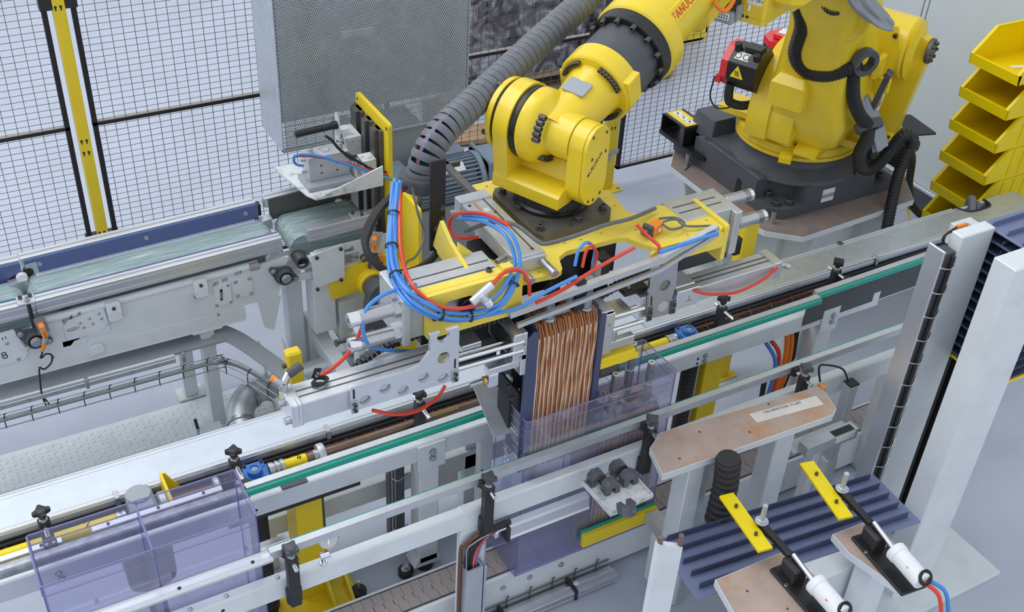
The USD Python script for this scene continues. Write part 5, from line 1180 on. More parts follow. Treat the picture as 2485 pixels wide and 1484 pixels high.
for x, z in ((2.51, 0.66), (2.51, 0.632), (0.015, 0.655), (0.02, 0.63)): part(bm, 'tube_bolt', 'steel', hexbolt((x, 2.641, z), (0, -1, 0), 0.009, 0.010))
part(bm, 'underside_strip', 'black_rubber', box(0.55, 1.02, 2.645, 2.69, 0.588, 0.606)); part(bm, 'top_clip', 'charcoal_plastic', box(0.74, 0.83, 2.64, 2.685, 0.690, 0.697))
lg = thing('frame_leg', 'white square conveyor leg below the bolted joint plate, left of the centre jar', 'leg', (1.29, 2.69, 0))
part(lg, 'post', 'white_paint', box(1.245, 1.325, 2.641, 2.72, 0.06, 0.606, 0.005)); part(lg, 'foot_flare', 'white_paint', ext([(1.225, 0.045), (1.345, 0.045), (1.325, 0.09), (1.245, 0.09)], 'xz', 2.641, 2.72), smooth=False)
part(lg, 'levelling_foot', 'black_rubber', rod((1.20, 2.67, 0), (1.20, 2.67, 0.03), 0.03, 20), rod((1.285, 2.68, 0), (1.285, 2.68, 0.05), 0.035, 20)); part(lg, 'foot_nut', 'steel', hexbolt((1.20, 2.67, 0.03), UZ, 0.014, 0.02))
lg = thing('frame_leg', 'white square conveyor leg in front of the orange cables', 'leg', (3.19, 2.69, 0))
part(lg, 'post', 'white_paint', box(3.135, 3.225, 2.65, 2.74, 0.03, 0.612, 0.005)); part(lg, 'foot_plate', 'white_paint', box(3.08, 3.28, 2.60, 2.78, 0, 0.03))
lg = thing('frame_leg', 'short white upright plate with one hole, just left of the centre jar', 'leg', (1.50, 2.66, 0))
part(lg, 'post', 'cream_paint', box(1.50, 1.555, 2.655, 2.69, 0.10, 0.606, 0.003), box(1.50, 1.60, 2.655, 2.78, 0.0, 0.10)); part(lg, 'hole', 'ink', rod((1.512, 2.655, 0.44), (1.512, 2.654, 0.44), 0.004, 10))
fb = thing('front_frame_beam', 'white square-tube beam in front of the jars carrying the star-knob clamps', 'frame beam', (1.6, 2.29, 0.61))
part(fb, 'beam', 'white_paint', box(-1.0, 1.235, 2.274, 2.312, 0.612, 0.697, 0.005), box(1.225, 3.285, 2.272, 2.312, 0.605, 0.702, 0.006))
part(fb, 'tower_cap', 'black_plastic', box(3.245, 3.292, 2.268, 2.316, 0.598, 0.690, 0.012), label='black end cap')
for x, z in ((0.35, 0.68), (0.42, 0.66), (0.42, 0.635)): part(fb, 'hole', 'ink', rod((x, 2.274, z), (x, 2.2732, z), 0.006, 12))
for x in (0.33, 0.44, 0.60): part(fb, 'beam_screw', 'steel', button((x, 2.29, 0.697), UZ, 0.008, 0.004))
lg = thing('conveyor_leg', 'white front conveyor leg beside the cable trunk', 'leg', (1.27, 2.29, 0))
part(lg, 'post', 'white_paint', box(1.222, 1.325, 2.272, 2.30, 0.0, 0.605, 0.004))
lg = thing('conveyor_leg', 'white front conveyor leg under the black end cap, left of the magazine tower', 'leg', (3.30, 2.31, 0))
part(lg, 'post', 'white_paint', box(3.225, 3.33, 2.285, 2.36, 0.0, 0.598, 0.004)); part(lg, 'bolt', 'dark_steel', button((3.25, 2.285, 0.53), (0, -1, 0), 0.009, 0.004))
for (x0, x1, lab) in ((0.80, 0.90, 'yellow steel column behind the front beam, left of the round mirror disc'), (2.60, 2.70, 'dark yellow steel column right of the centre jar')):
    c = thing('jack_column', lab, 'column', (x0, 2.77, 0))
    mm = 'guard_yellow' if x0 < 1 else 'dark_yellow'
    part(c, 'column', 'guard_yellow', box(x0, x1, 2.72, 2.83, 0.012, 0.585, 0.003)); part(c, 'side_strip', 'dark_steel', box(x1, x1 + 0.014, 2.735, 2.76, 0.03, 0.585))
    part(c, 'side_rail', 'aluminium', box(x0 - 0.03, x0 - 0.012, 2.74, 2.80, 0.02, 0.58)) if x0 > 1 else None
    part(c, 'foot_plate', 'guard_yellow', box(x0 - 0.10, x1 + 0.10, 2.60, 2.85, 0.0, 0.012))
    part(c, 'foot_gusset', 'guard_yellow', ext([(2.60, 0.012), (2.72, 0.012), (2.72, 0.10)], 'yz', x1 - 0.012, x1), smooth=False)
    part(c, 'foot_gusset', 'guard_yellow', ext([(2.60, 0.012), (2.72, 0.012), (2.72, 0.10)], 'yz', x1 + 0.06, x1 + 0.072), smooth=False)
    part(c, 'levelling_foot', 'black_rubber', rod((x1 + 0.10, 2.66, 0.0), (x1 + 0.10, 2.66, 0.03), 0.03, 20)); part(c, 'foot_nut', 'steel', rod((x1 + 0.10, 2.66, 0.03), (x1 + 0.10, 2.66, 0.075), 0.007, 10))
for x, lab in ((0.675, 'black spindle bellows under the left blue gearbox'), (2.54, 'black spindle bellows behind the right end of the centre jar')):
    b = np.array([(x, 2.75, 0.04), (x, 2.75, 0.59)]); single('spindle_bellows', lab, 'bellows', 'black_rubber', helixtube(b, 0.034, 0.022, 0.006, 18), rod((x, 2.75, 0.0), (x, 2.75, 0.045), 0.042, 20))
lb = thing('lower_beam', 'pale lipped channel beam low behind the conveyor leg', 'frame beam', (1.2, 2.9, 0.2))
part(lb, 'channel', 'cream_paint', box(0.70, 1.95, 2.90, 2.97, 0.20, 0.298, 0.003)); part(lb, 'lip', 'cream_paint', box(0.70, 1.95, 2.885, 2.90, 0.285, 0.310, 0.002)); part(lb, 'top_flange', 'cream_paint', box(0.70, 1.95, 2.90, 3.0, 0.298, 0.306))
for x in (0.75, 1.9): part(lb, 'stand', 'cream_paint', box(x - 0.03, x + 0.03, 2.92, 2.97, 0.0, 0.20))
wt = thing('wire_duct', 'dark vertical cable run with wire hoops beside the conveyor leg', 'cable duct', (1.20, 2.74, 0))
part(wt, 'duct', 'charcoal_plastic', box(1.175, 1.235, 2.75, 2.79, 0.05, 0.60)); part(wt, 'hoop', 'steel', *[tube([(1.18, 2.735, z), (1.20, 2.725, z - 0.012), (1.24, 2.735, z)], 0.0025, 6) for z in (0.20, 0.34, 0.47)], kind='stuff')
part(wt, 'tray_wire', 'steel', tube([(1.178, 2.735, 0.05), (1.178, 2.735, 0.6)], 0.003, 6), tube([(1.19, 2.735, 0.05), (1.19, 2.735, 0.6)], 0.003, 6))
single('debris_mat', 'patch of dark granular dust on the floor behind the conveyor leg', 'dust', 'wrap_dark', box(1.42, 1.72, 2.98, 3.30, 0.0, 0.004), kind=None)

# ================================================================ guide rails
RZc = 0.81
def rail_seg(t, p0, p1, side, green=True):
    """aluminium carrier with a green slide strip on the jar side (side = +1: strip towards +y)"""
    p0, p1 = np.array(p0), np.array(p1); d = (p1 - p0) / np.linalg.norm(p1 - p0)
    part(t, 'carrier', 'aluminium' if False else 'cast_aluminium', sweep([p0, p1], [(-0.012, -0.015), (0.012, -0.015), (0.012, 0.015), (-0.012, 0.015)], up=(0, 0, 1)), smooth=False)
    o = np.array([0, 0.017 * side, -0.003])
    part(t, 'slide_strip', 'rail_green', sweep([p0 + o, p1 + o], np.array(rrect(-0.007, 0.007, -0.012, 0.012, 0.005, 3).exterior.coords)[:-1]), label='green plastic strip')


r = thing('rear_guide_rail', 'green-faced guide rail above the rear white beam', 'guide rail', (1.8, 2.58, RZc))
rail_seg(r, (0.605, 2.583, RZc), (3.03, 2.600, RZc), -1)
rail_seg(r, (3.035, 2.625, RZc + 0.004), (3.80, 2.640, RZc + 0.004), -1)
r = thing('rear_guide_tube', 'mottled grey round-edged guide piece behind the left jar', 'guide rail', (0.0, 2.585, RZc))
part(r, 'tube', 'lead', ext(rrect(2.565, 2.605, RZc - 0.03, RZc + 0.006, 0.012), 'yz', -1.0, 0.615), smooth=40)
for a, b in ((-0.9, 0.05), (0.135, 0.54)):
    q = part(r, 'top_strip', 'aluminium', box(a, b, 2.606, 2.628, RZc + 0.0, RZc + 0.008, 0.003))
    for x in (a + 0.05, (a + b) / 2, b - 0.06): part(q, 'strip_screw', 'bolt_grey', capscrew((x, 2.617, RZc + 0.008), UZ, 0.005, 0.004, 10))
r = thing('front_guide_rail', 'long straight guide rail with a thin green edge in front of the centre jar', 'guide rail', (2.0, 2.30, RZc))
rail_seg(r, (0.585, 2.298, RZc - 0.006), (3.50, 2.302, RZc - 0.006), 1)
r = thing('front_guide_plate', 'ribbed aluminium guide plate with screws in front of the left jar', 'guide rail', (0.2, 2.30, RZc))
part(r, 'plate', 'aluminium', ext(Polygon([(2.275, RZc - 0.02), (2.318, RZc - 0.02), (2.318, RZc - 0.004), (2.310, RZc), (2.304, RZc - 0.004), (2.29, RZc - 0.008), (2.284, RZc - 0.004), (2.275, RZc - 0.012)]), 'yz', -1.0, 0.59), smooth=False)
for x in (0.09, 0.31, 0.53): part(r, 'plate_screw', 'bolt_grey', capscrew((x, 2.288, RZc - 0.008), UZ, 0.006, 0.006, 10))
part(r, 'folded_sheet', 'steel', ext([(2.312, 0.80), (2.33, 0.805), (2.34, 0.82), (2.336, 0.823), (2.326, 0.81), (2.312, 0.806)], 'yz', 0.56, 0.66))


# ================================================================ star-knob clamps
def star(r0, r1, n=40, k=4, ph=0.0): return Polygon([((r0 + r1 * math.cos(k * a + ph)) * math.cos(a), (r0 + r1 * math.cos(k * a + ph)) * math.sin(a)) for a in np.linspace(0, 2 * np.pi, n, endpoint=False)])


def knob_clamp(x, yb, yr, zr, label, front):
    """block on the beam, star knob on top, rod to a jaw on the rail; yb block centre, yr rail"""
    s = 1 if yr > yb else -1
    t = thing('star_knob_clamp', label, 'clamp', (x, yb, zr - 0.17))
    part(t, 'block', 'black_plastic', box(x - 0.018, x + 0.018, yb - 0.016, yb + 0.016, zr - 0.20, zr + 0.016, 0.004), box(x - 0.024, x + 0.024, yb - 0.016 if not front else yb - 0.006, yb + 0.022 if front else yb + 0.016, zr - 0.20, zr - 0.13, 0.006))
    part(t, 'stud', 'steel', rod((x, yb, zr + 0.014), (x, yb, zr + 0.032), 0.009, 14), rod((x, yb, zr + 0.014), (x, yb, zr + 0.020), 0.013, 14))
    kb = ext(star(0.021, 0.0065), 'xy', zr + 0.044, zr + 0.058)
    a = rng.uniform(0, 90)
    part(t, 'star_knob', 'black_plastic' if not front else 'charcoal_plastic', xf((kb[0] - (0, 0, 0), kb[1]), rot('z', a), (x, yb, 0)), rod((x, yb, zr + 0.026), (x, yb, zr + 0.046), 0.011, 16, 0.015), lathe([(0, 0), (0.019, 0), (0.016, 0.005), (0, 0.007)], (x, yb, zr + 0.057), UZ, 18), smooth=40)
    part(t, 'rod', 'chrome', rod((x, yb - s * 0.045, zr - 0.002), (x, yr - s * 0.02, zr - 0.002), 0.0075, 14))
    j = part(t, 'jaw', 'black_plastic', ext(Polygon([(x - 0.020, yr + s * 0.012), (x + 0.020, yr + s * 0.012), (x + 0.020, yr - s * 0.012), (x + 0.010, yr - s * 0.030), (x - 0.010, yr - s * 0.030), (x - 0.020, yr - s * 0.012)]), 'xy', zr - 0.020, zr + 0.014), smooth=False)
    for dx in (-0.010, 0.010): part(j, 'jaw_screw', 'steel', lathe([(0.0025, 0), (0.005, 0), (0.005, 0.001), (0.0025, 0.001)], (x + dx, yr, zr + 0.0142), UZ, 12, closed=True))
    return t


knob_clamp(0.015, 2.715, 2.612, 0.806, 'star-knob clamp at the far left, seen through the left jar rim', False)
knob_clamp(0.612, 2.715, 2.588, 0.808, 'star-knob clamp beside the left blue gearbox', False)
knob_clamp(1.280, 2.715, 2.592, 0.808, 'black star-knob clamp in front of the rusty shaft, under the red tubes', False)
knob_clamp(2.622, 2.715, 2.602, 0.808, 'black star-knob clamp right of the darker blue gearbox', False)
knob_clamp(3.232, 2.715, 2.630, 0.812, 'rightmost star-knob clamp behind the green rail, near the beam end', False)
knob_clamp(0.637, 2.250, 2.304, 0.800, 'star-knob clamp on the front beam beside the round mirror disc', True)
knob_clamp(1.309, 2.250, 2.304, 0.800, 'star-knob clamp on the front beam above the cable bundle', True)
knob_clamp(1.950, 2.250, 2.304, 0.800, 'star-knob clamp at the left end of the long rusty table', True)
knob_clamp(2.640, 2.235, 2.304, 0.800, 'star-knob clamp on the front beam behind the long rusty table', True)
j = thing('rail_jaw', 'black rail jaw with a steel rod close to the magazine tower', 'clamp', (3.36, 2.30, 0.79))
part(j, 'jaw', 'black_plastic', box(3.335, 3.375, 2.27, 2.325, 0.785, 0.822, 0.004)); part(j, 'rod', 'chrome', rod((3.355, 2.28, 0.80), (3.355, 2.15, 0.80), 0.008, 14))
d = thing('round_mirror', 'round polished steel disc clamped on the front white beam', 'mirror', (0.745, 2.285, 0.70))
_n = np.array([0.10, -0.55, 0.45]); _n /= np.linalg.norm(_n); _c = np.array([0.775, 2.305, 0.775])
part(d, 'disc', 'steel', lathe([(0, -0.002), (0.034, -0.002), (0.036, 0.0), (0.036, 0.003), (0.034, 0.003), (0.033, 0.001), (0, 0.001)], _c, _n, 36))
part(d, 'joint', 'chrome', rod((0.735, 2.275, 0.74), (0.765, 2.27, 0.745), 0.012, 16), rod((0.745, 2.28, 0.70), (0.745, 2.28, 0.735), 0.008, 12), rod((0.765, 2.285, 0.742), _c, 0.005, 10), rod((0.745, 2.28, 0.70), (0.745, 2.28, 0.706), 0.013, 16))
bp = single('dark_side_plate', 'dark grey flat plate hanging below the right end of the rear green rail', 'plate', 'charcoal_plastic', obox((3.42, 2.645, 0.725), (0.80, 0.008, 0.155), rot('z', 1.0), 0.001))
single('plate_edge_bar', 'thin grey bar along the lower edge of the dark side plate', 'bar', 'aluminium', rod((3.02, 2.640, 0.645), (3.80, 2.654, 0.645), 0.006, 10))

# ================================================================ slat chain conveyor on which the jars stand
CZ = 0.20
ch = thing('slat_chain', 'low slat chain conveyor with greyish brown plastic slats, the jars standing on it', 'conveyor', (1.8, 2.42, 0))
xs = np.arange(0.44, 3.66, 0.0381)
for i, x in enumerate(xs):
    w = 0.0368
    o = 0.0095
    sl = Polygon([(x, 2.365), (x + w, 2.365), (x + w, 2.405), (x + w - o, 2.405), (x + w - o, 2.43), (x + w, 2.43), (x + w, 2.475), (x, 2.475), (x, 2.43), (x - o + 0.001, 2.43), (x - o + 0.001, 2.405), (x, 2.405)])
    part(ch, 'slat', 'chain_brown', ext(sl, 'xy', CZ - 0.006, CZ - 0.001 - 0.0008 * (i % 2)), smooth=False)
part(ch, 'slat_far_left', 'chain_brown', box(-1.0, 0.43, 2.365, 2.475, CZ - 0.006, CZ - 0.002))
part(ch, 'bed', 'black_paint', box(-1.0, 3.66, 2.365, 2.475, 0.15, CZ - 0.008))
part(ch, 'front_side', 'white_paint', box(-1.0, 3.66, 2.345, 2.361, 0.02, CZ - 0.004, 0.002)); part(ch, 'back_side', 'white_paint', box(-1.0, 3.66, 2.479, 2.495, 0.02, CZ - 0.004, 0.002))
part(ch, 'wear_strip', 'dark_steel', box(-1.0, 3.66, 2.361, 2.3645, CZ - 0.012, CZ + 0.001, 0)); part(ch, 'wear_strip', 'dark_steel', box(-1.0, 3.66, 2.4755, 2.479, CZ - 0.012, CZ + 0.001, 0))
for x in (0.92, 1.05, 1.448, 1.562, 1.70, 3.05): part(ch, 'side_bolt', 'steel', hexbolt((x, 2.345, 0.135), (0, -1, 0), 0.009, 0.008))
for x in (-0.6, 1.9, 3.5): part(ch, 'stand', 'white_paint', box(x - 0.04, x + 0.04, 2.37, 2.47, 0.0, 0.15))
tr = thing('bottom_trunk', 'aluminium cable trunk clipped along the foot of the chain conveyor', 'cable trunk', (1.65, 2.29, 0.0))
part(tr, 'profile', 'aluminium', ext(tslot(2.262, 2.30, 0.01, 0.05, 'tf', 0.006, 0.004), 'yz', 1.33, 1.92), box(1.33, 1.92, 2.30, 2.325, 0.03, 0.036), smooth=20)
part(tr, 'wire_spike', 'dark_steel', *[tube([(x, 2.33, 0.02), (x, 2.33, 0.085), (x + 0.004, 2.325, 0.10)], 0.003, 5) for x in (1.46, 1.56, 1.66, 1.76, 1.86)], tube([(1.33, 2.335, 0.06), (1.92, 2.335, 0.06)], 0.003, 6), kind='stuff')
for x in (1.42, 1.72): part(tr, 'strap', 'black_rubber', box(x, x + 0.014, 2.256, 2.335, 0.006, 0.058, 0.003))
part(tr, 'strap_tag', 'label_white', obox((1.742, 2.29, 0.06), (0.02, 0.016, 0.004), rot('z', 20))); part(tr, 'print_line', 'ink', *[box(1.52 + 0.012 * k, 1.526 + 0.012 * k, 2.2615, 2.262, 0.034, 0.038, 0) for k in range(16)], kind='stuff')
tr = thing('beam_trunk', 'aluminium cover strip clipped under the front white beam, in front of the centre jar', 'cable trunk', (1.5, 2.262, 0.57))
part(tr, 'profile', 'aluminium', ext(Polygon([(2.225, 0.545), (2.262, 0.545), (2.262, 0.60), (2.238, 0.60), (2.234, 0.59), (2.230, 0.553)]), 'yz', 1.385, 1.71), smooth=False)
part(tr, 'strap', 'black_rubber', box(1.375, 1.39, 2.222, 2.268, 0.535, 0.603, 0.003)); part(tr, 'clip', 'chrome', box(1.34, 1.38, 2.23, 2.262, 0.595, 0.601), box(1.33, 1.345, 2.225, 2.24, 0.575, 0.6))
tv = thing('vertical_trunk', 'upright grey cable trunk on the front leg, open at the top with a bundle entering', 'cable trunk', (1.27, 2.25, 0))
part(tv, 'trunk', 'galvanised', ext(Polygon([(1.225, 2.225), (1.29, 2.225), (1.29, 2.27), (1.283, 2.27), (1.283, 2.232), (1.232, 2.232), (1.232, 2.27), (1.225, 2.27)]), 'xy', 0.0, 0.46), box(1.296, 1.306, 2.225, 2.27, 0.0, 0.45), smooth=False)
part(tv, 'wire_guard', 'steel', tube([(1.23, 2.235, 0.46), (1.23, 2.235, 0.56), (1.26, 2.235, 0.585), (1.31, 2.235, 0.60)], 0.0025, 6), tube([(1.30, 2.235, 0.42), (1.30, 2.235, 0.56)], 0.0025, 6))
for m, r, o in (('black_rubber', 0.009, -0.006), ('black_rubber', 0.009, 0.010), ('label_white', 0.005, 0.018), ('hose_red', 0.007, 0.026), ('hose_blue', 0.005, 0.034)):
    part(tv, 'cable', m, tube([(1.245 + o, 2.25, 0.36), (1.243 + o, 2.25, 0.48), (1.262 + o, 2.248, 0.555), (1.315 + o, 2.248, 0.60), (1.40, 2.25, 0.605 - o * 0.3)], r, 8))
part(tv, 'copper_cable', 'copper_wire', tube([(1.218, 2.26, 0.0), (1.218, 2.26, 0.50), (1.23, 2.255, 0.56), (1.28, 2.25, 0.60)], 0.007, 8))


def WL(pts): return [W(p[0], p[1], Y=p[2]) for p in pts]


# ================================================================ clear double jars
JW, JD, JH = 0.605, 0.205, 0.766


def jar(x, y, z, label):
    """clear two-cell container: walls, divider, base with moulded ribs, stiffened rim"""
    t = thing('battery_jar', label, 'clear container', (x, y, z))
    w = 0.0035
    x1, y1, zt = x + JW, y + JD, z + JH
    part(t, 'front_wall', 'jar_clear', box(x, x1, y, y + w, z + 0.012, zt, 0.0008))
    part(t, 'back_wall', 'jar_clear', box(x, x1, y1 - w, y1, z + 0.012, zt, 0.0008))
    part(t, 'end_wall', 'jar_clear', box(x, x + w, y + w, y1 - w, z + 0.012, zt, 0.0008))
    part(t, 'end_wall', 'jar_clear', box(x1 - w, x1, y + w, y1 - w, z + 0.012, zt, 0.0008))
    part(t, 'divider', 'jar_clear', box(x + JW / 2 - 0.0015, x + JW / 2 + 0.0015, y + w, y1 - w, z + 0.03, zt - 0.006, 0.0006))
    part(t, 'divider_edge', 'jar_rim', box(x + JW / 2 - 0.003, x + JW / 2 + 0.003, y + w, y1 - w, zt - 0.014, zt - 0.004, 0.001))
    part(t, 'base', 'jar_base', box(x + 0.004, x1 - 0.004, y + 0.004, y1 - 0.004, z + 0.010, z + 0.015, 0.001))
    part(t, 'foot_rib', 'jar_rim', *[box(x + 0.012, x1 - 0.012, y + 0.010 + (JD - 0.03) * k / 4, y + 0.020 + (JD - 0.03) * k / 4, z, z + 0.010, 0.002) for k in range(5)], *[box(x + 0.02 + (JW - 0.07) * k / 5, x + 0.03 + (JW - 0.07) * k / 5, y + 0.008, y1 - 0.008, z + 0.015, z + 0.022, 0.002) for k in range(6)], kind='stuff')
    for (cx, cy) in ((x, y), (x1, y), (x, y1), (x1, y1), (x + JW / 2, y), (x + JW / 2, y1)):
        sx, sy = (0.005 if cx < x1 - 0.001 else -0.005), (0.005 if cy < y1 - 0.001 else -0.005)
        part(t, 'corner_edge', 'jar_rim', box(cx, cx + sx, cy, cy + sy, z + 0.004, zt, 0.001))
    rr = []
    for zz in (zt, zt - 0.042):
        q = np.array(rrect(x - 0.001, x1 + 0.001, y - 0.001, y1 + 0.001, 0.008, 3).exterior.coords)[:-1]
        rr.append(sweep(np.c_[q, np.full(len(q), zz)], circ(0.0024 if zz == zt else 0.0015, 6), closed=True))
    part(t, 'rim', 'jar_rim', *rr)
    part(t, 'bottom_edge', 'jar_rim', sweep(np.c_[np.array(rrect(x, x1, y, y1, 0.006, 3).exterior.coords)[:-1], np.full(len(rrect(x, x1, y, y1, 0.006, 3).exterior.coords) - 1, z + 0.010)], circ(0.0022, 6), closed=True))
    return t


clear('jar_base', (0.55, 0.53, 0.86), 0.35, 0.15)
JX1, JY = -0.040, 2.318
jar(JX1, JY, 0.20, 'empty clear lavender plastic jar at the left end of the chain conveyor')
j2 = jar(1.480, JY, 0.20, 'clear lavender plastic jar in the centre, one cell filled with copper-coloured plates')
JX2 = 1.480
part(j2, 'print', 'label_white', *[xf(txt(s_, h_, (0, 0, 0), np.eye(3), 0.0004), np.stack([[0, -1, 0], [0, 0, 1], [-1, 0, 0]], 1), (JX2 - 0.0005, JY + 0.10 + dy, z_)) for s_, h_, dy, z_ in (('nesic', 0.018, 0.010, 0.86), ('2 V 3 0 1', 0.008, 0.010, 0.84), ('P K', 0.016, 0.028, 0.70), ('P J D', 0.016, 0.028, 0.675), ('10 2', 0.012, -0.01, 0.70))], label='white printed marking')
part(j2, 'print_line', 'label_white', *[box(JX2 - 0.001, JX2 - 0.0004, JY + 0.02, JY + 0.10 - 0.01 * k, z_, z_ + 0.0012, 0) for k, z_ in enumerate((0.885, 0.83, 0.80, 0.77))], obox((JX2 - 0.0007, JY + 0.125, 0.745), (0.0006, 0.05, 0.0012), rot('x', 60), 0), obox((JX2 - 0.0007, JY + 0.12, 0.745), (0.0006, 0.05, 0.0012), rot('x', -75), 0), obox((JX2 - 0.0007, JY + 0.12, 0.735), (0.0006, 0.04, 0.0012), rot('x', 10), 0))


def plate_stack(name, label, x0, x1, y0, y1, z0, z1, n, seed, cop='plate_copper', lug_z=0.012):
    """pairs of folded copper-coloured sheets around pale plates, each with its own waviness"""
    r = np.random.RandomState(seed)
    t = thing(name, label, 'plate stack', ((x0 + x1) / 2, (y0 + y1) / 2, z0))
    p = (x1 - x0) / n
    zz = np.linspace(0, 1, 22)
    for i in range(n):
        xc = x0 + (i + 0.5) * p
        wob = np.interp(zz, np.linspace(0, 1, 12), r.normal(0, p * 0.16, 12)) * (0.3 + 0.7 * zz)
        def sheet(dx, th, ya, yb, za, zb, ch, m, nm):
            z = za + (zb - za) * zz
            x = xc + dx + wob + np.interp(zz, np.linspace(0, 1, 9), r.normal(0, 0.0007, 9))
            v = []
            for k in range(22):
                yf = ya + (0.022 * ch * max(0, (zz[k] - 0.94) / 0.06))
                v += [(x[k] - th / 2, yf, z[k]), (x[k] + th / 2, yf, z[k]), (x[k] + th / 2, yb, z[k]), (x[k] - th / 2, yb, z[k])]
            f = []
            for k in range(21):
                for a in range(4):
                    b = (a + 1) % 4
                    f += [(k * 4 + a, k * 4 + b, k * 4 + 4 + b), (k * 4 + a, k * 4 + 4 + b, k * 4 + 4 + a)]
            f += [(0, 2, 1), (0, 3, 2), (84, 85, 86), (84, 86, 87)]
            part(t, nm, m, (np.array(v), np.array(f)), smooth=False)
        e = r.uniform(-0.006, 0.006, 3)
        sheet(-p * 0.30, 0.0020, y0, y1, z0 + e[0], z1 + e[1], 1, cop, 'separator_sheet')
        sheet(p * 0.02, p * 0.30, y0 + 0.004, y1, z0 + 0.012, z1 - 0.045, 0, 'separator_white', 'plate')
        sheet(p * 0.32, 0.0020, y0 + 0.001, y1, z0 + e[2], z1 - 0.004 + e[0], 1, 'plate_tan' if i % 3 == 0 else cop, 'separator_sheet')
    return t


def lead_parts(t, x0, x1, ys, z, posts):
    for y in ys: part(t, 'strap', 'lead', ext(rrect(x0, x1, y - 0.016, y + 0.016, 0.004), 'xy', z, z + 0.008), label='lead strap')
    for (x, y, zb) in posts:
        pp = part(t, 'terminal_post', 'lead', lathe([(0, z), (0.016, z), (0.0165, z + zb * 0.5), (0.0145, z + zb * 0.5), (0.0135, z + zb), (0.011, z + zb + 0.003), (0, z + zb + 0.003)], (x, y, 0), UZ, 22), label='lead terminal post')
        part(pp, 'post_ring', 'label_white', lathe([(0.0135, 0), (0.0165, 0), (0.0165, 0.002), (0.0135, 0.002)], (x, y, z + zb * 0.5), UZ, 22, closed=True)); part(pp, 'post_top', 'label_white', lathe([(0.006, 0), (0.0125, 0), (0.0125, 0.001), (0.006, 0.001)], (x, y, z + zb + 0.003), UZ, 22, closed=True)); part(pp, 'post_insert', 'brass', rod((x, y, z + zb + 0.002), (x, y, z + zb + 0.0036), 0.005, 10))


s1 = plate_stack('plate_stack', 'tall stack of copper-coloured sheets held by the gripper above the centre jar', 1.520, 1.748, 2.352, 2.492, 0.705, 1.312, 13, 11)
for (x, y, zt_) in ((1.575, 2.385, 1.40), (1.715, 2.385, 1.435)):
    part(s1, 'terminal_post', 'lead', rod((x, y, 1.318), (x, y, zt_), 0.0165, 20), lathe([(0, 0), (0.022, 0), (0.019, 0.008), (0, 0.008)], (x, y, 1.316), UZ, 20), label='grey lead terminal post')
part(s1, 'strap', 'lead', box(1.535, 1.655, 2.385, 2.42, 1.318, 1.330)); part(s1, 'strap', 'lead', box(1.66, 1.74, 2.40, 2.435, 1.318, 1.330))
s2 = plate_stack('plate_stack', 'copper-coloured plate stack with lead posts inside the right cell of the centre jar', 1.800, 2.066, 2.338, 2.500, 0.235, 0.795, 14, 23)
lead_parts(s2, 1.80, 2.065, (2.385, 2.455), 0.800, ())
for (px, py, y) in ((1495, 905, 2.385), (1538, 830, 2.455), (1582, 876, 2.385)):
    q = W(px, py, Y=y)
    lead_parts(s2, 0, 0, (), 0.800, ((q[0], y, q[2] - 0.806),))
part(s2, 'corner_clip', 'black_paint', obox((1.86, 2.345, 0.83), (0.006, 0.02, 0.06), rot('y', -14)))
dm = thing('drive_housing', 'dark rounded drive housing under the rear beam, seen through the left jar', 'motor', (0.30, 2.77, 0.30))
part(dm, 'housing', 'charcoal_plastic', ext(rrect(0.215, 0.375, 0.33, 0.565, 0.05), 'xz', 2.74, 2.86), smooth=40)
part(dm, 'stand', 'base_grey', box(0.27, 0.33, 2.78, 2.83, 0.0, 0.34))
fp = single('guide_flap', 'grey trapezoid guide sheet slanting over the left end of the centre jar', 'sheet', 'galvanised', obox((1.472, 2.50, 0.895), (0.115, 0.21, 0.003), rot('z', -4) @ rot('x', 24) @ rot('y', 6), 0.0005))


# ================================================================ plate gripper under the robot flange
GZ = 1.465
gr = thing('plate_gripper', 'yellow framed pneumatic plate gripper hanging under the robot flange', 'gripper', (1.79, 2.72, GZ))
fr = Polygon([(1.595, 3.00), (1.70, 3.00), (2.035, 2.77), (2.01, 2.62), (2.06, 2.585), (2.13, 2.615), (2.255, 2.565), (2.268, 2.42), (2.225, 2.40), (1.985, 2.40), (1.955, 2.44), (1.93, 2.495), (1.90, 2.508), (1.70, 2.512), (1.655, 2.49), (1.63, 2.425), (1.605, 2.415), (1.33, 2.44), (1.335, 2.70), (1.37, 2.70), (1.46, 2.55), (1.595, 2.52)]).buffer(-0.012).buffer(0.018, quad_segs=3)
for x, y in ((1.62, 2.96), (1.66, 2.975), (1.98, 2.74), (2.0, 2.68), (2.03, 2.62), (1.78, 2.545), (1.70, 2.56), (1.72, 2.55), (1.86, 2.55), (1.98, 2.52), (1.40, 2.50), (1.56, 2.44), (2.22, 2.50), (2.235, 2.47), (2.24, 2.43), (2.12, 2.42)):
    fr = fr.difference(disc2(x, y, 0.0045, 3))
part(gr, 'frame_plate', 'gripper_yellow', ext(fr, 'xy', GZ - 0.018, GZ), smooth=35)
part(gr, 'front_flange', 'gripper_yellow', ext(rrect(1.96, 2.262, 1.395, GZ - 0.012, 0.015), 'xz', 2.395, 2.407), ext([(2.02, 1.395), (2.06, 1.35), (2.02, 1.35)], 'xz', 2.398, 2.404), smooth=35, label='yellow front flange')
part(gr, 'end_flange', 'gripper_yellow', ext(rrect(2.40, 2.60, 1.33, 1.475, 0.012), 'yz', 2.262, 2.28), smooth=35)
ap = part(gr, 'adapter_plate', 'dark_steel', ext(Polygon([(1.625, 2.87), (1.65, 2.90), (1.92, 2.90), (1.945, 2.87), (1.945, 2.625), (1.92, 2.59), (1.65, 2.565), (1.63, 2.60)]), 'xy', GZ, 1.50), smooth=False, label='dark steel adapter plate')
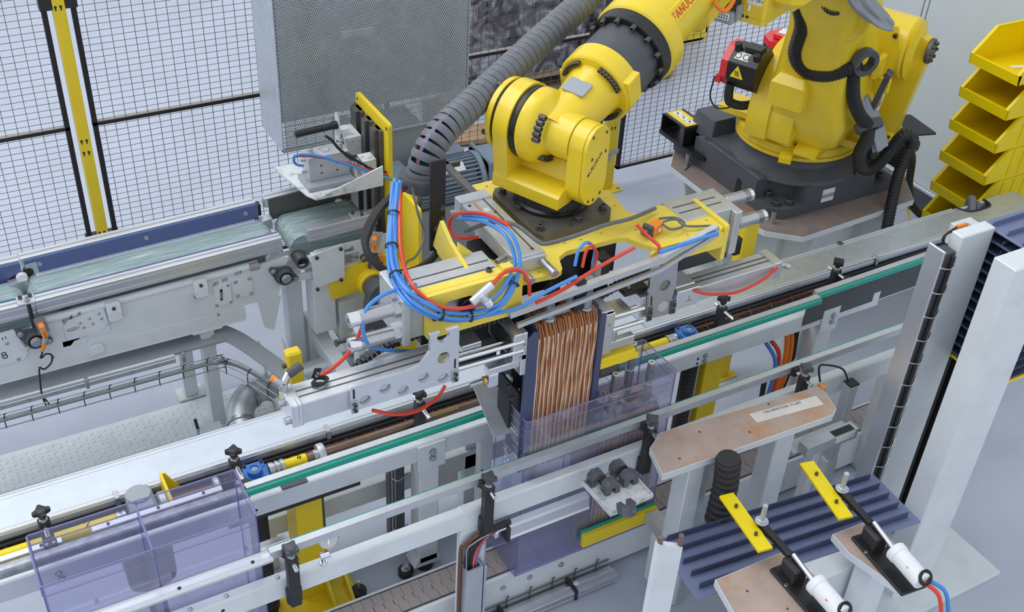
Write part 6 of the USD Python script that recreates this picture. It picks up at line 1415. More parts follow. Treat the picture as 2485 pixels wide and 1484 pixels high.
for x, y, r in ((1.66, 2.865, 0.012), (1.915, 2.865, 0.012), (1.915, 2.63, 0.012), (1.66, 2.61, 0.012), (1.655, 2.745, 0.010), (1.80, 2.605, 0.011)):
    part(ap, 'plate_screw', 'bolt_grey', lathe([(0, 0), (r * 1.4, 0), (r * 1.4, 0.003), (0, 0.003)], (x, y, 1.50), UZ, 16), capscrew((x, y, 1.503), UZ, r, 0.014, 14))
for x, y in ((1.685, 2.64), (1.765, 2.59)): part(ap, 'small_screw', 'bolt_grey', capscrew((x, y, 1.50), UZ, 0.006, 0.004))
part(gr, 'side_bracket', 'dark_steel', box(1.575, 1.60, 2.88, 3.16, GZ, GZ + 0.02), box(1.575, 1.64, 3.14, 3.16, GZ, GZ + 0.02), box(1.50, 1.60, 2.86, 2.89, GZ, GZ + 0.02), label='dark steel cable bracket')
# yellow fin carrying the hose clamp arm
part(gr, 'fin', 'gripper_yellow', ext(Polygon([(2.715, GZ), (2.665, 1.585), (2.60, 1.545), (2.43, 1.50), (2.43, 1.375), (2.46, 1.37), (2.56, 1.45)]), 'yz', 1.325, 1.338), ext([(1.335, GZ), (1.46, GZ), (1.40, GZ + 0.035), (1.335, GZ + 0.10)], 'xz', 2.555, 2.565), smooth=False)
arm = part(gr, 'clamp_arm', 'black_paint', box(1.315, 1.368, 2.712, 2.724, 1.445, 1.77, 0.002), label='black upright arm')
for z in (1.53, 1.56, 1.60): part(arm, 'arm_bolt', 'bolt_grey', hexbolt((1.335 + 0.02 * (z > 1.55), 2.712, z), (0, -1, 0), 0.008, 0.01))
for x, z in ((1.333, 1.49), (1.35, 1.49), (1.345, 1.475)): part(arm, 'arm_hole', 'ink', rod((x, 2.712, z), (x, 2.7115, z), 0.004, 10))


def guided_cylinder(x0, x1, y0, y1, z0, z1, axis, label, t):
    b = part(t, 'cylinder_body', 'cast_aluminium', box(x0, x1, y0, y1, z0, z1, 0.003), label=label)
    if axis == 'y':
        for k in (0.72,): part(b, 'slot', 'dark_steel', box(x0 + (x1 - x0) * k - 0.003, x0 + (x1 - x0) * k + 0.003, y0 + 0.02, y1 - 0.01, z1 - 0.002, z1 + 0.0006, 0))
    else:
        for k in (0.35, 0.62): part(b, 'slot', 'dark_steel', box(x0 + 0.01, x1 - 0.01, y0 + (y1 - y0) * k - 0.003, y0 + (y1 - y0) * k + 0.003, z1 - 0.002, z1 + 0.0006, 0))
    return b


b = guided_cylinder(1.482, 1.592, 2.465, 2.86, GZ + 0.001, 1.522, 'y', 'grey guided cylinder lying across the frame', gr)
part(b, 'end_block', 'cast_aluminium', box(1.478, 1.594, 2.82, 2.868, GZ + 0.001, 1.528, 0.003), box(1.48, 1.594, 2.455, 2.475, GZ + 0.001, 1.515, 0.003))
part(b, 'guide_rod', 'steel', rod((1.578, 2.455, 1.492), (1.578, 2.375, 1.492), 0.0135, 18)); part(b, 'guide_rod', 'steel', rod((1.495, 2.455, 1.488), (1.495, 2.375, 1.488), 0.0135, 18))
for x, y in ((1.50, 2.80), (1.56, 2.84), (1.515, 2.73), (1.56, 2.73), (1.52, 2.60), (1.56, 2.49)): part(b, 'body_screw', 'bolt_grey', capscrew((x, y, 1.5215), UZ, 0.006, 0.002))
part(b, 'sensor_strip', 'plate_tan', box(1.518, 1.528, 2.76, 2.81, 1.522, 1.5235)); part(b, 'sensor_tag', 'label_white', box(1.53, 1.55, 2.745, 2.765, 1.522, 1.5232))
part(b, 'port_fitting', 'steel', rod((1.482, 2.80, 1.50), (1.44, 2.82, 1.50), 0.009, 12), rod((1.482, 2.50, 1.485), (1.43, 2.47, 1.485), 0.010, 12), rod((1.485, 2.52, 1.50), (1.44, 2.50, 1.50), 0.009, 12), label='chrome air fittings')
# left bracket and its cylinder
lb = part(gr, 'left_bracket', 'gripper_yellow', ext(rrect(1.145, 1.47, 1.372, 1.528, 0.012).difference(rrect(1.21, 1.30, 1.42, 1.492, 0.012)), 'xz', 2.385, 2.402), box(1.145, 1.47, 2.402, 2.44, 1.50, 1.528, 0.004), smooth=35, label='yellow left bracket')
part(lb, 'bracket_bolt', 'bolt_grey', capscrew((1.17, 2.385, 1.455), (0, -1, 0), 0.012, 0.014)); part(lb, 'bracket_bolt', 'bolt_grey', capscrew((1.375, 2.43, 1.528), UZ, 0.010, 0.010)); part(lb, 'block', 'gripper_yellow', box(1.41, 1.445, 2.40, 2.43, 1.528, 1.545))
c = guided_cylinder(1.10, 1.42, 2.405, 2.56, 1.375, 1.515, 'x', 'grey guided cylinder behind the yellow left bracket', gr)
part(c, 'end_block', 'cast_aluminium', box(1.072, 1.10, 2.39, 2.56, 1.365, 1.535, 0.004))
for y, z in ((2.42, 1.495), (2.42, 1.405)):
    part(c, 'guide_sleeve', 'steel', rod((1.072, y, z), (0.945, y, z), 0.0225, 28), label='thick steel guide sleeve'); part(c, 'sleeve_end', 'chrome', rod((0.95, y, z), (0.915, y, z), 0.0225, 28)); part(c, 'sleeve_nut', 'steel', hexbolt((1.072, y, z), (-1, 0, 0), 0.030, 0.022, False)); part(c, 'sleeve_port', 'dark_steel', rod((0.915, y, z), (0.9145, y, z), 0.007, 12))
for y, z in ((2.398, 1.525), (2.398, 1.375), (2.55, 1.525)): part(c, 'end_screw', 'steel', capscrew((1.072, y, z), (-1, 0, 0), 0.006, 0.003))
part(c, 'maker_mark', 'motor_blue', txt('FE', 0.018, (1.15, 2.42, 1.5155), RZ, 0.0004))
part(lb, 'round_opening', 'black_paint', rod((1.285, 2.404, 1.455), (1.285, 2.38, 1.455), 0.028, 24))
# right rear cylinder with two sleeves
c = guided_cylinder(2.16, 2.36, 2.49, 2.63, 1.33, 1.470, 'x', 'grey guided cylinder at the right end of the frame', gr)
part(c, 'end_block', 'cast_aluminium', box(2.36, 2.392, 2.465, 2.64, 1.29, 1.465, 0.004)); part(c, 'end_foot', 'steel', rod((2.375, 2.48, 1.29), (2.375, 2.48, 1.265), 0.010, 14))
for y, z in ((2.57, 1.445), (2.485, 1.405)):
    part(c, 'guide_sleeve', 'steel', rod((2.392, y, z), (2.50, y, z), 0.0225, 28), label='thick steel guide sleeve'); part(c, 'sleeve_end', 'chrome', rod((2.47, y, z), (2.515, y, z), 0.0225, 28))
# L-shaped perforated side plates and long slide units
def holed(poly, hs): 
    for x, z, r in hs: poly = poly.difference(disc2(x, z, r, 8))
    return poly


lp = Polygon([(0.868, 1.355), (0.868, 1.268), (1.208, 1.268), (1.208, 1.46), (1.118, 1.46), (1.118, 1.40), (1.085, 1.36), (1.04, 1.352)]).buffer(0.002)
lpl = part(gr, 'left_plate', 'aluminium', ext(holed(lp, ((0.910, 1.295, 0.018), (0.973, 1.315, 0.018), (1.030, 1.287, 0.018), (1.096, 1.312, 0.018), (1.160, 1.288, 0.018), (1.160, 1.365, 0.020), (1.158, 1.445, 0.020))), 'xz', 2.296, 2.308), smooth=35, label='perforated aluminium L-plate')
for x in (0.876, 1.198):
    part(lpl, 'clamp_strip', 'steel', box(x - 0.011, x + 0.011, 2.290, 2.296, 1.262, 1.305, 0.001))
    for z in (1.274, 1.294): part(lpl, 'strip_screw', 'bolt_grey', capscrew((x, 2.290, z), (0, -1, 0), 0.006, 0.007))
    part(lpl, 'strip_slot', 'ink', ext(slot2(x, 1.315, x, 1.345, 0.003), 'xz', 2.2955, 2.2965))
sl = guided_cylinder(0.712, 1.22, 2.310, 2.405, 1.262, 1.338, 'x', 'long aluminium slide unit behind the perforated plate', gr)
part(sl, 'end_cap', 'aluminium', box(0.695, 0.730, 2.308, 2.408, 1.258, 1.342, 0.004), box(0.70, 0.715, 2.30, 2.335, 1.29, 1.346, 0.003))
for y, z in ((2.33, 1.275), (2.37, 1.31)): part(sl, 'end_stud', 'steel', rod((0.695, y, z), (0.678, y, z), 0.011, 14))
part(sl, 'elbow_fitting', 'steel', rod((0.70, 2.385, 1.342), (0.70, 2.385, 1.365), 0.012, 14), rod((0.70, 2.385, 1.36), (0.725, 2.41, 1.375), 0.012, 14), rod((0.70, 2.385, 1.362), (0.682, 2.40, 1.375), 0.010, 14)); part(sl, 'orange_button', 'sensor_orange', rod((0.686, 2.40, 1.372), (0.674, 2.41, 1.378), 0.010, 14)); part(sl, 'hose_union', 'charcoal_plastic', rod((0.725, 2.405, 1.376), (0.765, 2.41, 1.392), 0.014, 16))
part(sl, 'cable_coil', 'black_rubber', *[sweep(np.array([(0.80 + 0.020 * math.cos(a) + 0.004 * k, 2.37 + 0.016 * math.sin(a), 1.345 + 0.004 * k) for a in np.linspace(0, 2 * np.pi, 20, endpoint=False)]), circ(0.003, 6), closed=True) for k in range(3)], kind='stuff')
part(sl, 'cable_tag', 'ink', obox((0.80, 2.385, 1.368), (0.022, 0.003, 0.036), rot('y', 20))); part(sl, 'tag_print', 'label_white', *[obox((0.797 + 0.004 * (k % 3), 2.3825, 1.358 + 0.006 * (k // 2)), (0.004, 0.0006, 0.003), rot('y', 20), 0) for k in range(6)], kind='stuff')
for y, z, r in ((2.335, 1.30, 0.008), (2.375, 1.285, 0.0055), (2.335, 1.265, 0.008)):
    part(gr, 'jaw_rod', 'chrome', rod((1.215, y, z + 0.005), (1.455, y, z), r, 14), label='chrome jaw rod')
jl = part(gr, 'left_jaw', 'aluminium', box(1.42, 1.452, 2.33, 2.50, 1.235, 1.335, 0.003), box(1.452, 1.472, 2.335, 2.38, 1.16, 1.33, 0.003), box(1.42, 1.472, 2.335, 2.36, 1.225, 1.245, 0.002), box(1.34, 1.452, 2.34, 2.375, 1.195, 1.222, 0.003), box(1.34, 1.375, 2.335, 2.365, 1.15, 1.2, 0.003), box(1.27, 1.34, 2.39, 2.46, 1.27, 1.30, 0.003), box(1.27, 1.41, 2.40, 2.44, 1.235, 1.262, 0.003), label='machined aluminium left jaw')
part(jl, 'rubber_pad', 'black_rubber', ext(rrect(2.352, 2.47, 1.255, 1.315, 0.012), 'yz', 1.412, 1.421)); part(jl, 'pad_bolt', 'bolt_grey', capscrew((1.412, 2.37, 1.27), (-1, 0, 0), 0.006, 0.004)); part(jl, 'pad_bolt', 'bolt_grey', capscrew((1.412, 2.45, 1.30), (-1, 0, 0), 0.006, 0.004))
part(jl, 'brass_bush', 'brass', rod((1.338, 2.35, 1.175), (1.325, 2.35, 1.175), 0.014, 18)); part(jl, 'air_fitting', 'steel', rod((1.325, 2.35, 1.175), (1.28, 2.35, 1.172), 0.008, 12)); part(jl, 'air_fitting', 'chrome', hexbolt((1.27, 2.43, 1.288), (-1, 0, 0), 0.012, 0.016, False))
part(jl, 'insert_screw', 'brass', rod((1.462, 2.335, 1.285), (1.462, 2.334, 1.285), 0.005, 10)); part(jl, 'insert_screw', 'steel', rod((1.445, 2.33, 1.245), (1.445, 2.329, 1.245), 0.006, 12))
part(gr, 'left_pressure_plate', 'tray_navy', box(1.5115, 1.5165, 2.348, 2.50, 0.72, 1.315, 0.001), ext(Polygon([(1.472, 0.72), (1.5165, 0.72), (1.5165, 1.31), (1.50, 1.315), (1.478, 1.295), (1.472, 1.27)]), 'xz', 2.343, 2.349), label='blue-black pressure plate')
part(gr, 'right_pressure_plate', 'tray_navy', box(1.750, 1.755, 2.350, 2.50, 0.72, 1.315, 0.001), box(1.750, 1.772, 2.345, 2.350, 0.72, 1.30, 0.001), label='blue-black pressure plate')
part(gr, 'inner_plate', 'black_rubber', box(1.47, 1.508, 2.42, 2.50, 0.86, 1.30), box(1.25, 1.47, 2.52, 2.53, 1.10, 1.38), label='black backing plate')
jr = part(gr, 'right_jaw', 'aluminium', box(1.775, 1.805, 2.352, 2.50, 1.20, 1.30, 0.003), box(1.757, 1.805, 2.352, 2.39, 1.288, 1.302, 0.002), box(1.772, 1.812, 2.350, 2.375, 1.12, 1.29, 0.003), box(1.80, 1.905, 2.352, 2.38, 1.13, 1.165, 0.003), box(1.805, 1.905, 2.38, 2.46, 1.225, 1.25, 0.003), label='machined aluminium right jaw')
part(jr, 'insert_screw', 'brass', rod((1.790, 2.350, 1.245), (1.790, 2.349, 1.245), 0.005, 10)); part(jr, 'stop_pin', 'steel', rod((1.822, 2.36, 1.165), (1.822, 2.36, 1.205), 0.010, 14))
for y, z, r in ((2.37, 1.255, 0.008), (2.41, 1.235, 0.0055), (2.365, 1.205, 0.008)):
    part(gr, 'jaw_rod', 'chrome', rod((1.805, y, z), (1.94, y, z), r, 14), label='chrome jaw rod')
part(gr, 'right_yellow_shelf', 'guard_yellow', obox((1.84, 2.38, 1.085), (0.16, 0.05, 0.03), rot('y', 0)), ext(rrect(1.765, 1.93, 1.06, 1.085, 0.004), 'xz', 2.352, 2.356), label='yellow lower shelf')
part(gr, 'shelf_hanger', 'dark_steel', box(1.80, 1.86, 2.38, 2.44, 1.0, 1.07), box(1.78, 1.90, 2.40, 2.42, 0.97, 1.0))
rp = Polygon([(1.965, 1.405), (1.985, 1.178), (2.092, 1.172), (2.072, 1.400)]).buffer(0.002)
rpl = part(gr, 'right_plate', 'steel', ext(holed(rp, ((2.024, 1.395, 0.022), (2.034, 1.303, 0.022))), 'xz', 2.394, 2.406), smooth=35, label='perforated grey upright plate')
part(rpl, 'blind_hole', 'cast_aluminium', lathe([(0, 0), (0.021, 0), (0.021, 0.0006), (0, 0.0006)], (2.040, 2.394, 1.214), (0, -1, 0), 22))
for x in (1.985, 2.083):
    part(rpl, 'clamp_strip', 'dark_steel', box(x - 0.010, x + 0.010, 2.388, 2.394, 1.172, 1.225, 0.001))
    for z in (1.185, 1.210): part(rpl, 'strip_screw', 'bolt_grey', capscrew((x, 2.388, z), (0, -1, 0), 0.006, 0.007))
    part(rpl, 'strip_slot', 'ink', ext(slot2(x + 0.004 * (1 if x < 2 else -1), 1.235, x, 1.27, 0.003), 'xz', 2.3935, 2.3945))
sr = guided_cylinder(2.115, 2.545, 2.39, 2.475, 1.19, 1.252, 'x', 'long aluminium slide unit to the right of the jar', gr)
part(sr, 'slide_block', 'aluminium', box(1.955, 2.18, 2.408, 2.49, 1.175, 1.265, 0.003), box(2.09, 2.185, 2.385, 2.41, 1.185, 1.262, 0.003)); part(sr, 'far_end', 'aluminium', box(2.515, 2.553, 2.385, 2.48, 1.185, 1.258, 0.003))
part(sr, 'block_mark', 'ink', box(2.13, 2.155, 2.3845, 2.385, 1.213, 1.2145, 0), box(2.142, 2.1435, 2.3845, 2.385, 1.2145, 1.232, 0))
part(sr, 'air_fitting', 'steel', rod((2.553, 2.40, 1.235), (2.575, 2.39, 1.235), 0.009, 12), rod((2.57, 2.39, 1.235), (2.585, 2.38, 1.23), 0.011, 12))
part(sr, 'black_guide', 'charcoal_plastic', box(2.02, 2.44, 2.53, 2.555, 1.225, 1.275, 0.002), label='dark guide bar'); part(sr, 'guide_block', 'black_plastic', box(2.44, 2.47, 2.52, 2.56, 1.23, 1.30, 0.003))
part(sr, 'black_cover', 'black_plastic', box(1.90, 2.0, 2.43, 2.48, 1.268, 1.285, 0.004)); part(sr, 'cover_screw', 'steel', hexbolt((1.93, 2.455, 1.285), UZ, 0.006, 0.008))
part(gr, 'grab_block', 'black_paint', box(1.595, 1.64, 2.43, 2.46, 1.318, 1.44, 0.003), label='black ribbed grab block'); part(gr, 'grab_block', 'black_paint', box(1.655, 1.69, 2.36, 2.395, 1.335, 1.445, 0.002)); part(gr, 'grab_block', 'black_paint', box(1.80, 1.84, 2.45, 2.50, 1.28, 1.44, 0.003))
for k in range(3): part(gr, 'grab_tooth', 'black_paint', box(1.648, 1.697, 2.362, 2.392, 1.37 + 0.022 * k, 1.378 + 0.022 * k, 0.001))
part(gr, 'grab_finger', 'grey_paint', box(1.64, 1.655, 2.37, 2.40, 1.355, 1.43)); part(gr, 'grab_finger', 'grey_paint', box(1.775, 1.80, 2.44, 2.47, 1.335, 1.43))
part(gr, 'under_box', 'black_paint', box(1.45, 1.90, 2.51, 2.72, 1.33, 1.445), box(1.16, 1.45, 2.45, 2.56, 1.30, 1.37), label='black underside')
br = part(gr, 'tube_carrier', 'cast_aluminium', sweep([W(1235, 762, Y=2.36), W(1600, 630, Y=2.36), W(1738, 552, Y=2.375)], [(-0.011, -0.011), (0.011, -0.011), (0.011, 0.011), (-0.011, 0.011)]), sweep([W(1255, 790, Y=2.35), W(1600, 655, Y=2.35), W(1742, 566, Y=2.368)], [(-0.006, -0.008), (0.006, -0.008), (0.006, 0.008), (-0.006, 0.008)]), smooth=False, label='grey tube carrier rail')
# drag chain loops
def drag_chain(t, path, n, w=0.03, h=0.018):
    p = resample(spline(path, 10), 0.016)
    for a, b in zip(p[:-1], p[1:]):
        d = b - a; d /= np.linalg.norm(d); R = np.stack([d, [0, 1, 0], np.cross(d, [0, 1, 0])], 1)
        part(t, 'chain_link', 'black_plastic', obox((a + b) / 2, (0.0135, w, h), R, 0.002), smooth=False)


drag_chain(gr, [(1.23, 2.46, 1.355), (1.10, 2.45, 1.345), (1.02, 2.45, 1.335), (0.955, 2.45, 1.30), (0.945, 2.45, 1.265), (0.975, 2.45, 1.232), (1.04, 2.45, 1.225), (1.15, 2.45, 1.235)], 0)
drag_chain(gr, [(1.16, 2.40, 1.372), (1.28, 2.40, 1.366), (1.42, 2.40, 1.36), (1.46, 2.42, 1.35)], 0, 0.025, 0.016)
drag_chain(gr, [(1.80, 2.44, 1.30), (1.88, 2.43, 1.335), (1.95, 2.43, 1.35)], 0, 0.03, 0.02)
# proximity switch on the frame
q = np.array([2.02, 2.475, GZ])
os_ = part(gr, 'vacuum_switch', 'sensor_orange', obox(q + (0, 0, 0.022), (0.055, 0.034, 0.042), rot('z', 20), 0.003), label='orange pressure switch'); part(os_, 'switch_face', 'charcoal_plastic', obox(q + (-0.03, -0.006, 0.022), (0.016, 0.040, 0.044), rot('z', 20), 0.003)); part(os_, 'switch_union', 'steel', rod(q + (-0.035, -0.008, 0.024), q + (-0.06, -0.014, 0.024), 0.008, 12)); part(os_, 'switch_label', 'label_white', obox(q + (0.012, -0.0155, 0.020), (0.018, 0.001, 0.014), rot('z', 20), 0))
# pieces near but not on the gripper
rk = thing('roller_link', 'black bolted link with white rollers beside the plate stack, above the guide flap', 'roller link', (1.42, 2.42, 1.0))
a, b = W(1200, 905, Y=2.40), W(1272, 985, Y=2.37)
d = (b - a) / np.linalg.norm(b - a); R_ = np.stack([d, np.cross([0, 0, 1.0], d) / np.linalg.norm(np.cross([0, 0, 1.0], d)), np.cross(d, np.cross([0, 0, 1.0], d) / np.linalg.norm(np.cross([0, 0, 1.0], d)))], 1)
part(rk, 'link', 'black_paint', obox((a + b) / 2, (np.linalg.norm(b - a) + 0.03, 0.018, 0.042), R_, 0.003))
for k in range(4):
    q = a + (b - a) * (0.12 + 0.26 * k) + R_[:, 1] * (-0.010 if R_[1, 1] > 0 else 0.010) + R_[:, 2] * 0.008 * (1 if k % 2 else -1)
    n_ = -R_[:, 1] if R_[1, 1] > 0 else R_[:, 1]
    part(rk, 'link_bolt', 'bolt_grey', capscrew(q, n_, 0.006, 0.006))
for px, py in ((1236, 918), (1254, 945), (1270, 962)):
    q = W(px, py, Y=2.43); part(rk, 'roller', 'label_white', rod(q - (0.006, 0, 0), q + (0.006, 0, 0), 0.017, 20), label='white roller')
yp = thing('guard_stub', 'small yellow square post behind the left end of the slide unit', 'post', (0.98, 3.2, 0))
part(yp, 'post', 'guard_yellow', box(0.965, 1.025, 3.20, 3.25, 0.60, 0.785, 0.008), box(0.93, 1.01, 3.19, 3.24, 0.0, 0.60, 0.006)); part(yp, 'foot', 'guard_yellow', box(0.91, 1.03, 3.15, 3.28, 0, 0.008))
part(yp, 'side_bolt', 'bolt_grey', capscrew((0.965, 3.225, 0.72), (-1, 0, 0), 0.010, 0.014), capscrew((0.965, 3.225, 0.66), (-1, 0, 0), 0.010, 0.014))
yb = thing('guard_stub', 'yellow square post between the gripper end and the robot pedestal', 'post', (3.07, 3.12, 0))
part(yb, 'post', 'guard_yellow', box(3.035, 3.115, 3.09, 3.15, 0.0, 0.905, 0.006)); part(yb, 'foot', 'guard_yellow', box(3.0, 3.15, 3.07, 3.17, 0, 0.008))


# ================================================================ magazine tower at the right
MY = 1.95
def vcol(t, name, m, pl, pr_, ptop, y, d, zb=0.0):
    a, b = W(*pl, Y=y), W(*pr_, Y=y); zt = W(*ptop, Y=y)[2]
    part(t, name, m, box(a[0], b[0], y, y + d, zb, zt, 0.004)); return a[0], b[0], zt


mg = thing('magazine_tower', 'tall white tray magazine frame with two columns at the right edge', 'magazine', (3.2, MY, 0))
ca = vcol(mg, 'column', 'white_paint', (2262, 800), (2329, 800), (2390, 560), MY, 0.05)
cb_ = vcol(mg, 'column', 'white_paint', (2413, 800), (2500, 800), (2475, 655), MY - 0.25, 0.09)
cc = vcol(mg, 'rear_column', 'cream_paint', (2330, 620), (2372, 620), (2320, 575), MY + 0.12, 0.08)
part(mg, 'guide_channel', 'dark_steel', box(ca[1] + 0.005, ca[1] + 0.05, MY + 0.02, MY + 0.06, 0.02, 1.0)); part(mg, 'rack_strip', 'black_paint', box(ca[1] + 0.052, ca[1] + 0.075, MY - 0.02, MY + 0.06, 0.02, 1.0))
part(mg, 'base_plate', 'white_paint', box(ca[0] - 0.25, cb_[1] + 0.3, MY - 0.35, MY + 0.08, 0.0, 0.02))
dx = ca[0]
part(mg, 'wire_trunk', 'charcoal_plastic', box(dx - 0.075, dx - 0.012, MY + 0.0, MY + 0.05, 0.05, ca[2] - 0.05)); part(mg, 'trunk_edge', 'aluminium', box(dx - 0.085, dx - 0.075, MY - 0.01, MY + 0.06, 0.05, ca[2] - 0.03))
for k in range(10): part(mg, 'trunk_hoop', 'chrome', tube([(dx - 0.08, MY - 0.012, ca[2] - 0.09 - 0.1 * k), (dx - 0.04, MY - 0.02, ca[2] - 0.10 - 0.1 * k), (dx - 0.01, MY - 0.004, ca[2] - 0.085 - 0.1 * k)], 0.003, 6))
part(mg, 'trunk_cable', 'black_rubber', tube([(dx - 0.03, MY - 0.01, ca[2] - 0.06), (dx - 0.04, MY - 0.008, ca[2] - 0.5), (dx - 0.035, MY - 0.008, 0.1)], 0.007, 8))
x0, x1 = ca[1] + 0.004, ca[1] + 0.21
zt, zb = W(2392, 565, Y=MY)[2], W(2335, 850, Y=MY)[2]
def tray(x0, x1, y0, y1, z, label, n=4, m='tray_navy', grp='dark trays stacked in the magazine'):
    t = thing('ribbed_tray', label, 'tray', ((x0 + x1) / 2, (y0 + y1) / 2, z), grp)
    part(t, 'floor', m, box(x0, x1, y0, y1, z, z + 0.004, 0.001))
    for k in range(n):
        y = y0 + (y1 - y0) * (k + 0.5) / n
        part(t, 'rib', m, ext(Polygon([(x0, z), (x0 + 0.012, z + 0.022), (x1 - 0.012, z + 0.022), (x1, z)]).buffer(0.0005), 'xz', y - 0.002, y + 0.002), smooth=False)
    part(t, 'flange', m, box(x0 - 0.006, x0 + 0.004, y0, y1, z + 0.002, z + 0.010)); part(t, 'flange', m, box(x1 - 0.004, x1 + 0.006, y0, y1, z + 0.002, z + 0.010))
    return t
nt = 14
tr0 = None
for k in range(nt):
    z = zb + 0.01 + (zt - zb - 0.02) * k / (nt - 1)
    lab = ('topmost blue ribbed tray in the magazine tower' if k == nt - 1 else f'dark ribbed tray in the magazine tower, {("lowest", "second lowest")[k] if k < 2 else "one of the middle of the stack"}')
    if k in (0, 1, nt - 1): tray(x0, x1 + (0.1 if k == nt - 1 else 0), MY - 0.20, MY + 0.06, z, lab, m='tray_blue' if k == nt - 1 else 'tray_navy', grp='dark trays stacked in the magazine' if 1 < k < nt - 1 else None)
    elif tr0 is None: tr0 = tray(x0, x1, MY - 0.20, MY + 0.06, z, 'dark ribbed tray in the middle of the magazine stack'); z0_ = z
    else: dup(tr0, ((x0 + x1) / 2, MY - 0.07, z), 'dark ribbed tray in the middle of the magazine stack')
single('stack_support', 'thin yellow bar under the dark trays in the magazine', 'bar', 'guard_yellow', box(x0, x1, MY - 0.20, MY + 0.06, zb - 0.012, zb + 0.0, 0.002))
q = W(2365, 555, Y=MY + 0.08)
s = thing('proximity_sensor', 'steel barrel sensor with orange plug and looped cable on top of the magazine column', 'sensor', q)
part(s, 'barrel', 'steel', rod(W(2390, 580, Y=MY + 0.06), W(2345, 548, Y=MY + 0.10), 0.012, 16)); part(s, 'plug', 'sensor_orange', rod(W(2345, 545, Y=MY + 0.10), W(2322, 552, Y=MY + 0.10), 0.009, 12), label='orange plug'); part(s, 'clamp', 'black_plastic', obox(W(2368, 570, Y=MY + 0.08), (0.012, 0.03, 0.06)))
part(s, 'cable', 'black_rubber', tube([W(x, y, Y=MY + 0.06) for x, y in ((2322, 552), (2300, 565), (2288, 580), (2296, 598), (2315, 598), (2325, 580), (2312, 562), (2295, 570), (2290, 588), (2312, 605), (2326, 640), (2318, 662), (2302, 675))], 0.004, 8))

# ================================================================ rusty tables, clamps and the blue tray
def table(name, label, pts, z, legs, m='table_rust'):
    p = Polygon([tuple(W(x, y, Z=z)[:2]) for x, y in pts])
    t = thing(name, label, 'table', (p.centroid.x, p.centroid.y, 0))
    part(t, 'top_plate', m, ext(p.buffer(-0.003), 'xy', z - 0.004, z), smooth=False, label='rusty steel top'); part(t, 'plate_edge', 'white_paint', ext(p, 'xy', z - 0.03, z - 0.002), smooth=False)
    c0, b0_ = p.centroid, p.bounds
    for (x, y) in ([(c0.x, c0.y)] if len(legs) == 1 else [(c0.x - 0.27 * (b0_[2] - b0_[0]), c0.y - 0.01), (c0.x + 0.25 * (b0_[2] - b0_[0]), c0.y + 0.01)]): part(t, 'leg', 'white_paint', box(x - 0.045, x + 0.045, y - 0.04, y + 0.04, 0.0, z - 0.03, 0.004))
    for k, (fx, fy) in enumerate(((0.12, 0.3), (0.3, 0.7), (0.5, 0.3), (0.7, 0.75), (0.88, 0.4))):
        b = p.bounds; q = Point(b[0] + (b[2] - b[0]) * fx, b[1] + (b[3] - b[1]) * fy)
        if p.contains(q.buffer(0.01)): part(t, 'plate_hole', 'dark_steel', rod((q.x, q.y, z), (q.x, q.y, z + 0.0006), 0.005, 10))
    return t, p
LZ = 0.80
t, p = table('rusty_table', 'long rusty steel table with a paper tape strip, in front of the guide rail', ((1577, 1085), (1603, 1048), (1985, 936), (2002, 948), (2030, 990), (2022, 1005), (1640, 1140), (1608, 1150)), LZ, ((1.95, 1.98), (2.26, 2.00)))
a, b, c_ = W(1788, 1020, Z=LZ), W(2000, 962, Z=LZ), W(1830, 1045, Z=LZ)
e = (b - a) / np.linalg.norm(b - a); n_ = np.cross(UZ, e); ctr = (W(1790, 1018, Z=LZ) + W(2025, 968, Z=LZ)) / 2
tape = part(t, 'paper_tape', 'paper_tape', obox(ctr + (0, 0, 0.001), (0.29, 0.05, 0.0012), np.stack([e, n_, UZ], 1), 0), label='worn paper tape')
part(tape, 'tape_writing', 'ink', txt('CALIMASTEIN  FLURT', 0.011, ctr - e * 0.09 + n_ * 0.008 + (0, 0, 0.0018), np.stack([e, n_, UZ], 1), 0.0003), label='faint stamped lettering')
part(t, 'front_leg', 'galvanised', box(p.centroid.x - 0.20, p.centroid.x - 0.165, p.centroid.y - 0.055, p.centroid.y - 0.025, 0, LZ - 0.03))
single('spiral_hose', 'thick glossy black spiral hose rising under the long rusty table', 'hose', 'black_rubber', helixtube([W(1740, 1260, Y=1.99), W(1760, 1180, Y=1.99), W(1768, 1110, Y=1.99)], 0.045, 0.03, 0.006, 18))
vb = thing('valve_island', 'grey pneumatic valve block with printed labels under the right end of the long table', 'valve block', W(2000, 1075, Y=2.12))
q = W(2010, 1065, Y=2.12)
part(vb, 'block', 'cast_aluminium', obox(q, (0.26, 0.05, 0.05))); part(vb, 'label_strip', 'ink', obox(q + (0.06, -0.005, 0.026), (0.10, 0.03, 0.002))); part(vb, 'bracket', 'white_paint', obox(q - (0, -0.05, 0.03), (0.30, 0.06, 0.01)))
for k in range(8): part(vb, 'valve_button', 'label_white', obox(q + (0.02 + 0.012 * k, -0.026, 0.008), (0.008, 0.006, 0.03)))
part(vb, 'stand', 'white_paint', box(q[0] - 0.02, q[0] + 0.02, q[1] + 0.03, q[1] + 0.07, 0, q[2] - 0.03))
TZ2 = 0.55
P4 = [W(x, y, Z=TZ2) for x, y in ((1592, 1310), (2120, 1150), (2235, 1265), (1690, 1455))]
bt = thing('blue_tray', 'large blue-grey ribbed tray lying under the two yellow clamp plates', 'tray', (sum(P4) / 4)[:3] * (1, 1, 0) + (0, 0, TZ2 - 0.004))
part(bt, 'floor', 'tray_blue', ext(Polygon([tuple(v[:2]) for v in P4]), 'xy', TZ2 - 0.004, TZ2), smooth=False)
